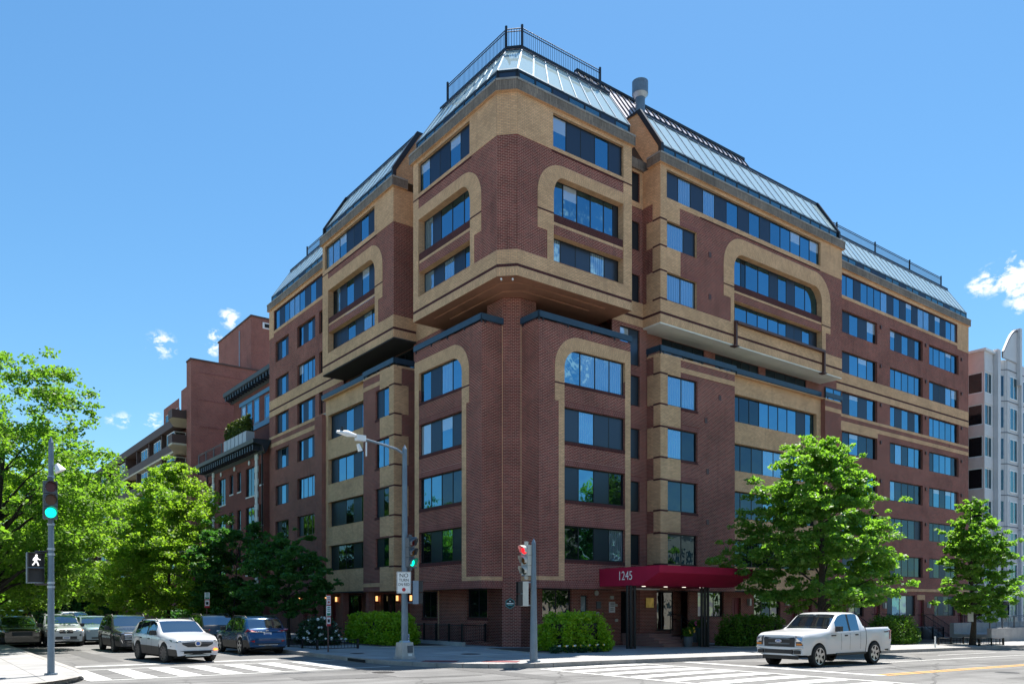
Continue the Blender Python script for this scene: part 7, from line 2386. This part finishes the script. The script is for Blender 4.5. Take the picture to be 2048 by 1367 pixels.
# --- parked dark blue SUV seen from behind
suv("dark blue SUV parked at the right kerb of the left street, tail towards us", 12.75, 36.75, math.pi / 2, "paint_blue", [("headlight", 0.6, 0.88, 0.78, 0.90, "head_lens", 0.055, True)],
    [("tail_light", 0.44, 0.90, 0.98, 1.10, "tail_lens", 0.035, True, [(0.42, 0.99), (0.90, 0.97), (0.90, 1.12), (0.80, 1.13)]), ("reversing_light", 0.46, 0.78, 0.985, 1.02, "head_lens", 0.05, True),
     ("plate", -0.17, 0.17, 0.84, 0.97, "plate", 0.045), ("plate_numbers", -0.12, 0.12, 0.885, 0.925, "plate_blue", 0.05), ("garnish", -0.42, 0.42, 0.995, 1.02, "plastic_black", 0.04), ("badge", -0.06, 0.06, 1.04, 1.07, "chrome", 0.045),
     ("bumper", -0.84, 0.84, 0.28, 0.50, "plastic_black", 0.03), ("bumper_trim", -0.42, 0.42, 0.42, 0.455, "chrome", 0.05), ("reflector", 0.60, 0.86, 0.56, 0.64, "tail_lens", 0.035, True)],
    H=1.66, L=4.65, rim="rim", name="parked_car", spokes=5, rail=(2.1, 3.9), group="cars parked along the right kerb of the left street")
suv("black-green SUV parked ahead of the dark blue one", 12.95, 44.0, math.pi / 2, "paint_black", [("headlight", 0.6, 0.88, 0.78, 0.90, "head_lens", 0.055, True)],
    [("tail_light", 0.50, 0.88, 0.92, 1.0, "tail_lens", 0.03, True), ("plate", -0.17, 0.17, 0.78, 0.9, "plate", 0.04), ("reflector", 0.55, 0.86, 0.52, 0.60, "tail_lens", 0.03, True), ("bumper", -0.84, 0.84, 0.28, 0.46, "plastic_black", 0.03)],
    H=1.70, rim="rim_dark", group="cars parked along the right kerb of the left street")
# --- the queue behind the white SUV
suv("black SUV with layered chrome nose waiting behind the white one", 8.75, 42.4, -math.pi / 2, "paint_grey",
    [("grille", -0.62, 0.62, 0.52, 0.88, "plastic_black", 0.03), ("grille_bar", -0.6, 0.6, 0.80, 0.84, "chrome", 0.05), ("grille_bar", -0.6, 0.6, 0.70, 0.74, "galvanised", 0.05), ("grille_bar", -0.6, 0.6, 0.60, 0.64, "galvanised", 0.05),
     ("headlight", 0.60, 0.90, 0.84, 0.93, "head_lens", 0.055, True), ("shield", 0.62, 0.86, 0.42, 0.66, "chrome", 0.03, True, [(0.66, 0.42), (0.84, 0.50), (0.88, 0.70), (0.72, 0.60)]),
     ("skid_plate", 0, 0, 0, 0, "chrome", 0.05, False, ellipse(0, 0.36, 0.24, 0.09)), ("bumper", -0.8, 0.8, 0.26, 0.45, "plastic_black", 0.03)],
    [("tail_light", 0.5, 0.88, 0.95, 1.05, "tail_lens", 0.03, True)], H=1.70, group="cars queueing on the left street", name="queued_car")
suv("pale silver-blue car queueing behind the black SUV", 8.9, 51.8, -math.pi / 2, "paint_pale_blue",
    [("headlight", 0.58, 0.86, 0.74, 0.84, "head_lens", 0.055, True), ("lower_intake", -0.5, 0.5, 0.34, 0.42, "plastic_black", 0.03)],
    [("tail_light", 0.5, 0.88, 0.9, 1.0, "tail_lens", 0.03, True)], H=1.58, group="cars queueing on the left street", name="queued_car", rail=None, lower=None)
suv("white SUV at the back of the queue, its pale roof showing", 9.2, 60.5, -math.pi / 2, "paint_car_white",
    [("headlight", 0.58, 0.86, 0.80, 0.92, "head_lens", 0.055, True), ("grille", -0.5, 0.5, 0.6, 0.86, "plastic_black", 0.03)],
    [("tail_light", 0.5, 0.88, 0.9, 1.0, "tail_lens", 0.03, True)], H=1.78, group="cars queueing on the left street", name="queued_car")
# --- parked on the left
suv("silver SUV with twin kidney grilles behind the left signal pole", 6.95, 50.3, -math.pi / 2, "paint_silver",
    [("grille", 0, 0, 0, 0, "plastic_black", 0.03, True, [(0.03, 0.70), (0.30, 0.70), (0.34, 0.80), (0.30, 0.90), (0.03, 0.90)]), ("grille_frame", 0.0, 0.035, 0.69, 0.91, "chrome", 0.045, True),
     ("headlight", 0.46, 0.86, 0.78, 0.90, "head_lens", 0.055, True), ("indicator", 0.74, 0.86, 0.80, 0.88, "amber_lens", 0.04, True), ("fog_lamp", 0, 0, 0, 0, "head_lens", 0.035, True, ellipse(0.66, 0.60, 0.055, 0.055, 10)),
     ("lower_intake", -0.5, 0.5, 0.40, 0.54, "plastic_black", 0.03), ("plate", -0.17, 0.17, 0.40, 0.54, "plate", 0.06), ("plate_numbers", -0.12, 0.12, 0.45, 0.49, "plate_blue", 0.07), ("bumper", -0.82, 0.82, 0.26, 0.38, "plastic_black", 0.03), ("skid_plate", -0.6, 0.6, 0.31, 0.35, "chrome", 0.05)],
    [("tail_light", 0.5, 0.88, 0.9, 1.0, "tail_lens", 0.03, True)], H=1.70, rim="rim", spokes=5, group="cars parked at the left kerb", name="parked_car")
suv("dark olive-brown car at the far left beside the silver SUV", 5.0, 50.6, -math.pi / 2, "paint_brown",
    [("headlight", 0.6, 0.88, 0.76, 0.88, "head_lens", 0.055, True), ("grille", -0.45, 0.45, 0.6, 0.8, "plastic_black", 0.03)],
    [("tail_light", 0.5, 0.88, 0.9, 1.0, "tail_lens", 0.03, True)], H=1.62, group="cars parked at the left kerb", name="parked_car")
suv("dark red SUV, only its pink-lit roof showing behind the silver one", 5.3, 57.0, -math.pi / 2, "paint_red",
    [("headlight", 0.6, 0.88, 0.80, 0.95, "head_lens", 0.055, True)], [("tail_light", 0.5, 0.88, 0.9, 1.0, "tail_lens", 0.03, True)], H=1.92, group="cars parked at the left kerb", name="parked_car")
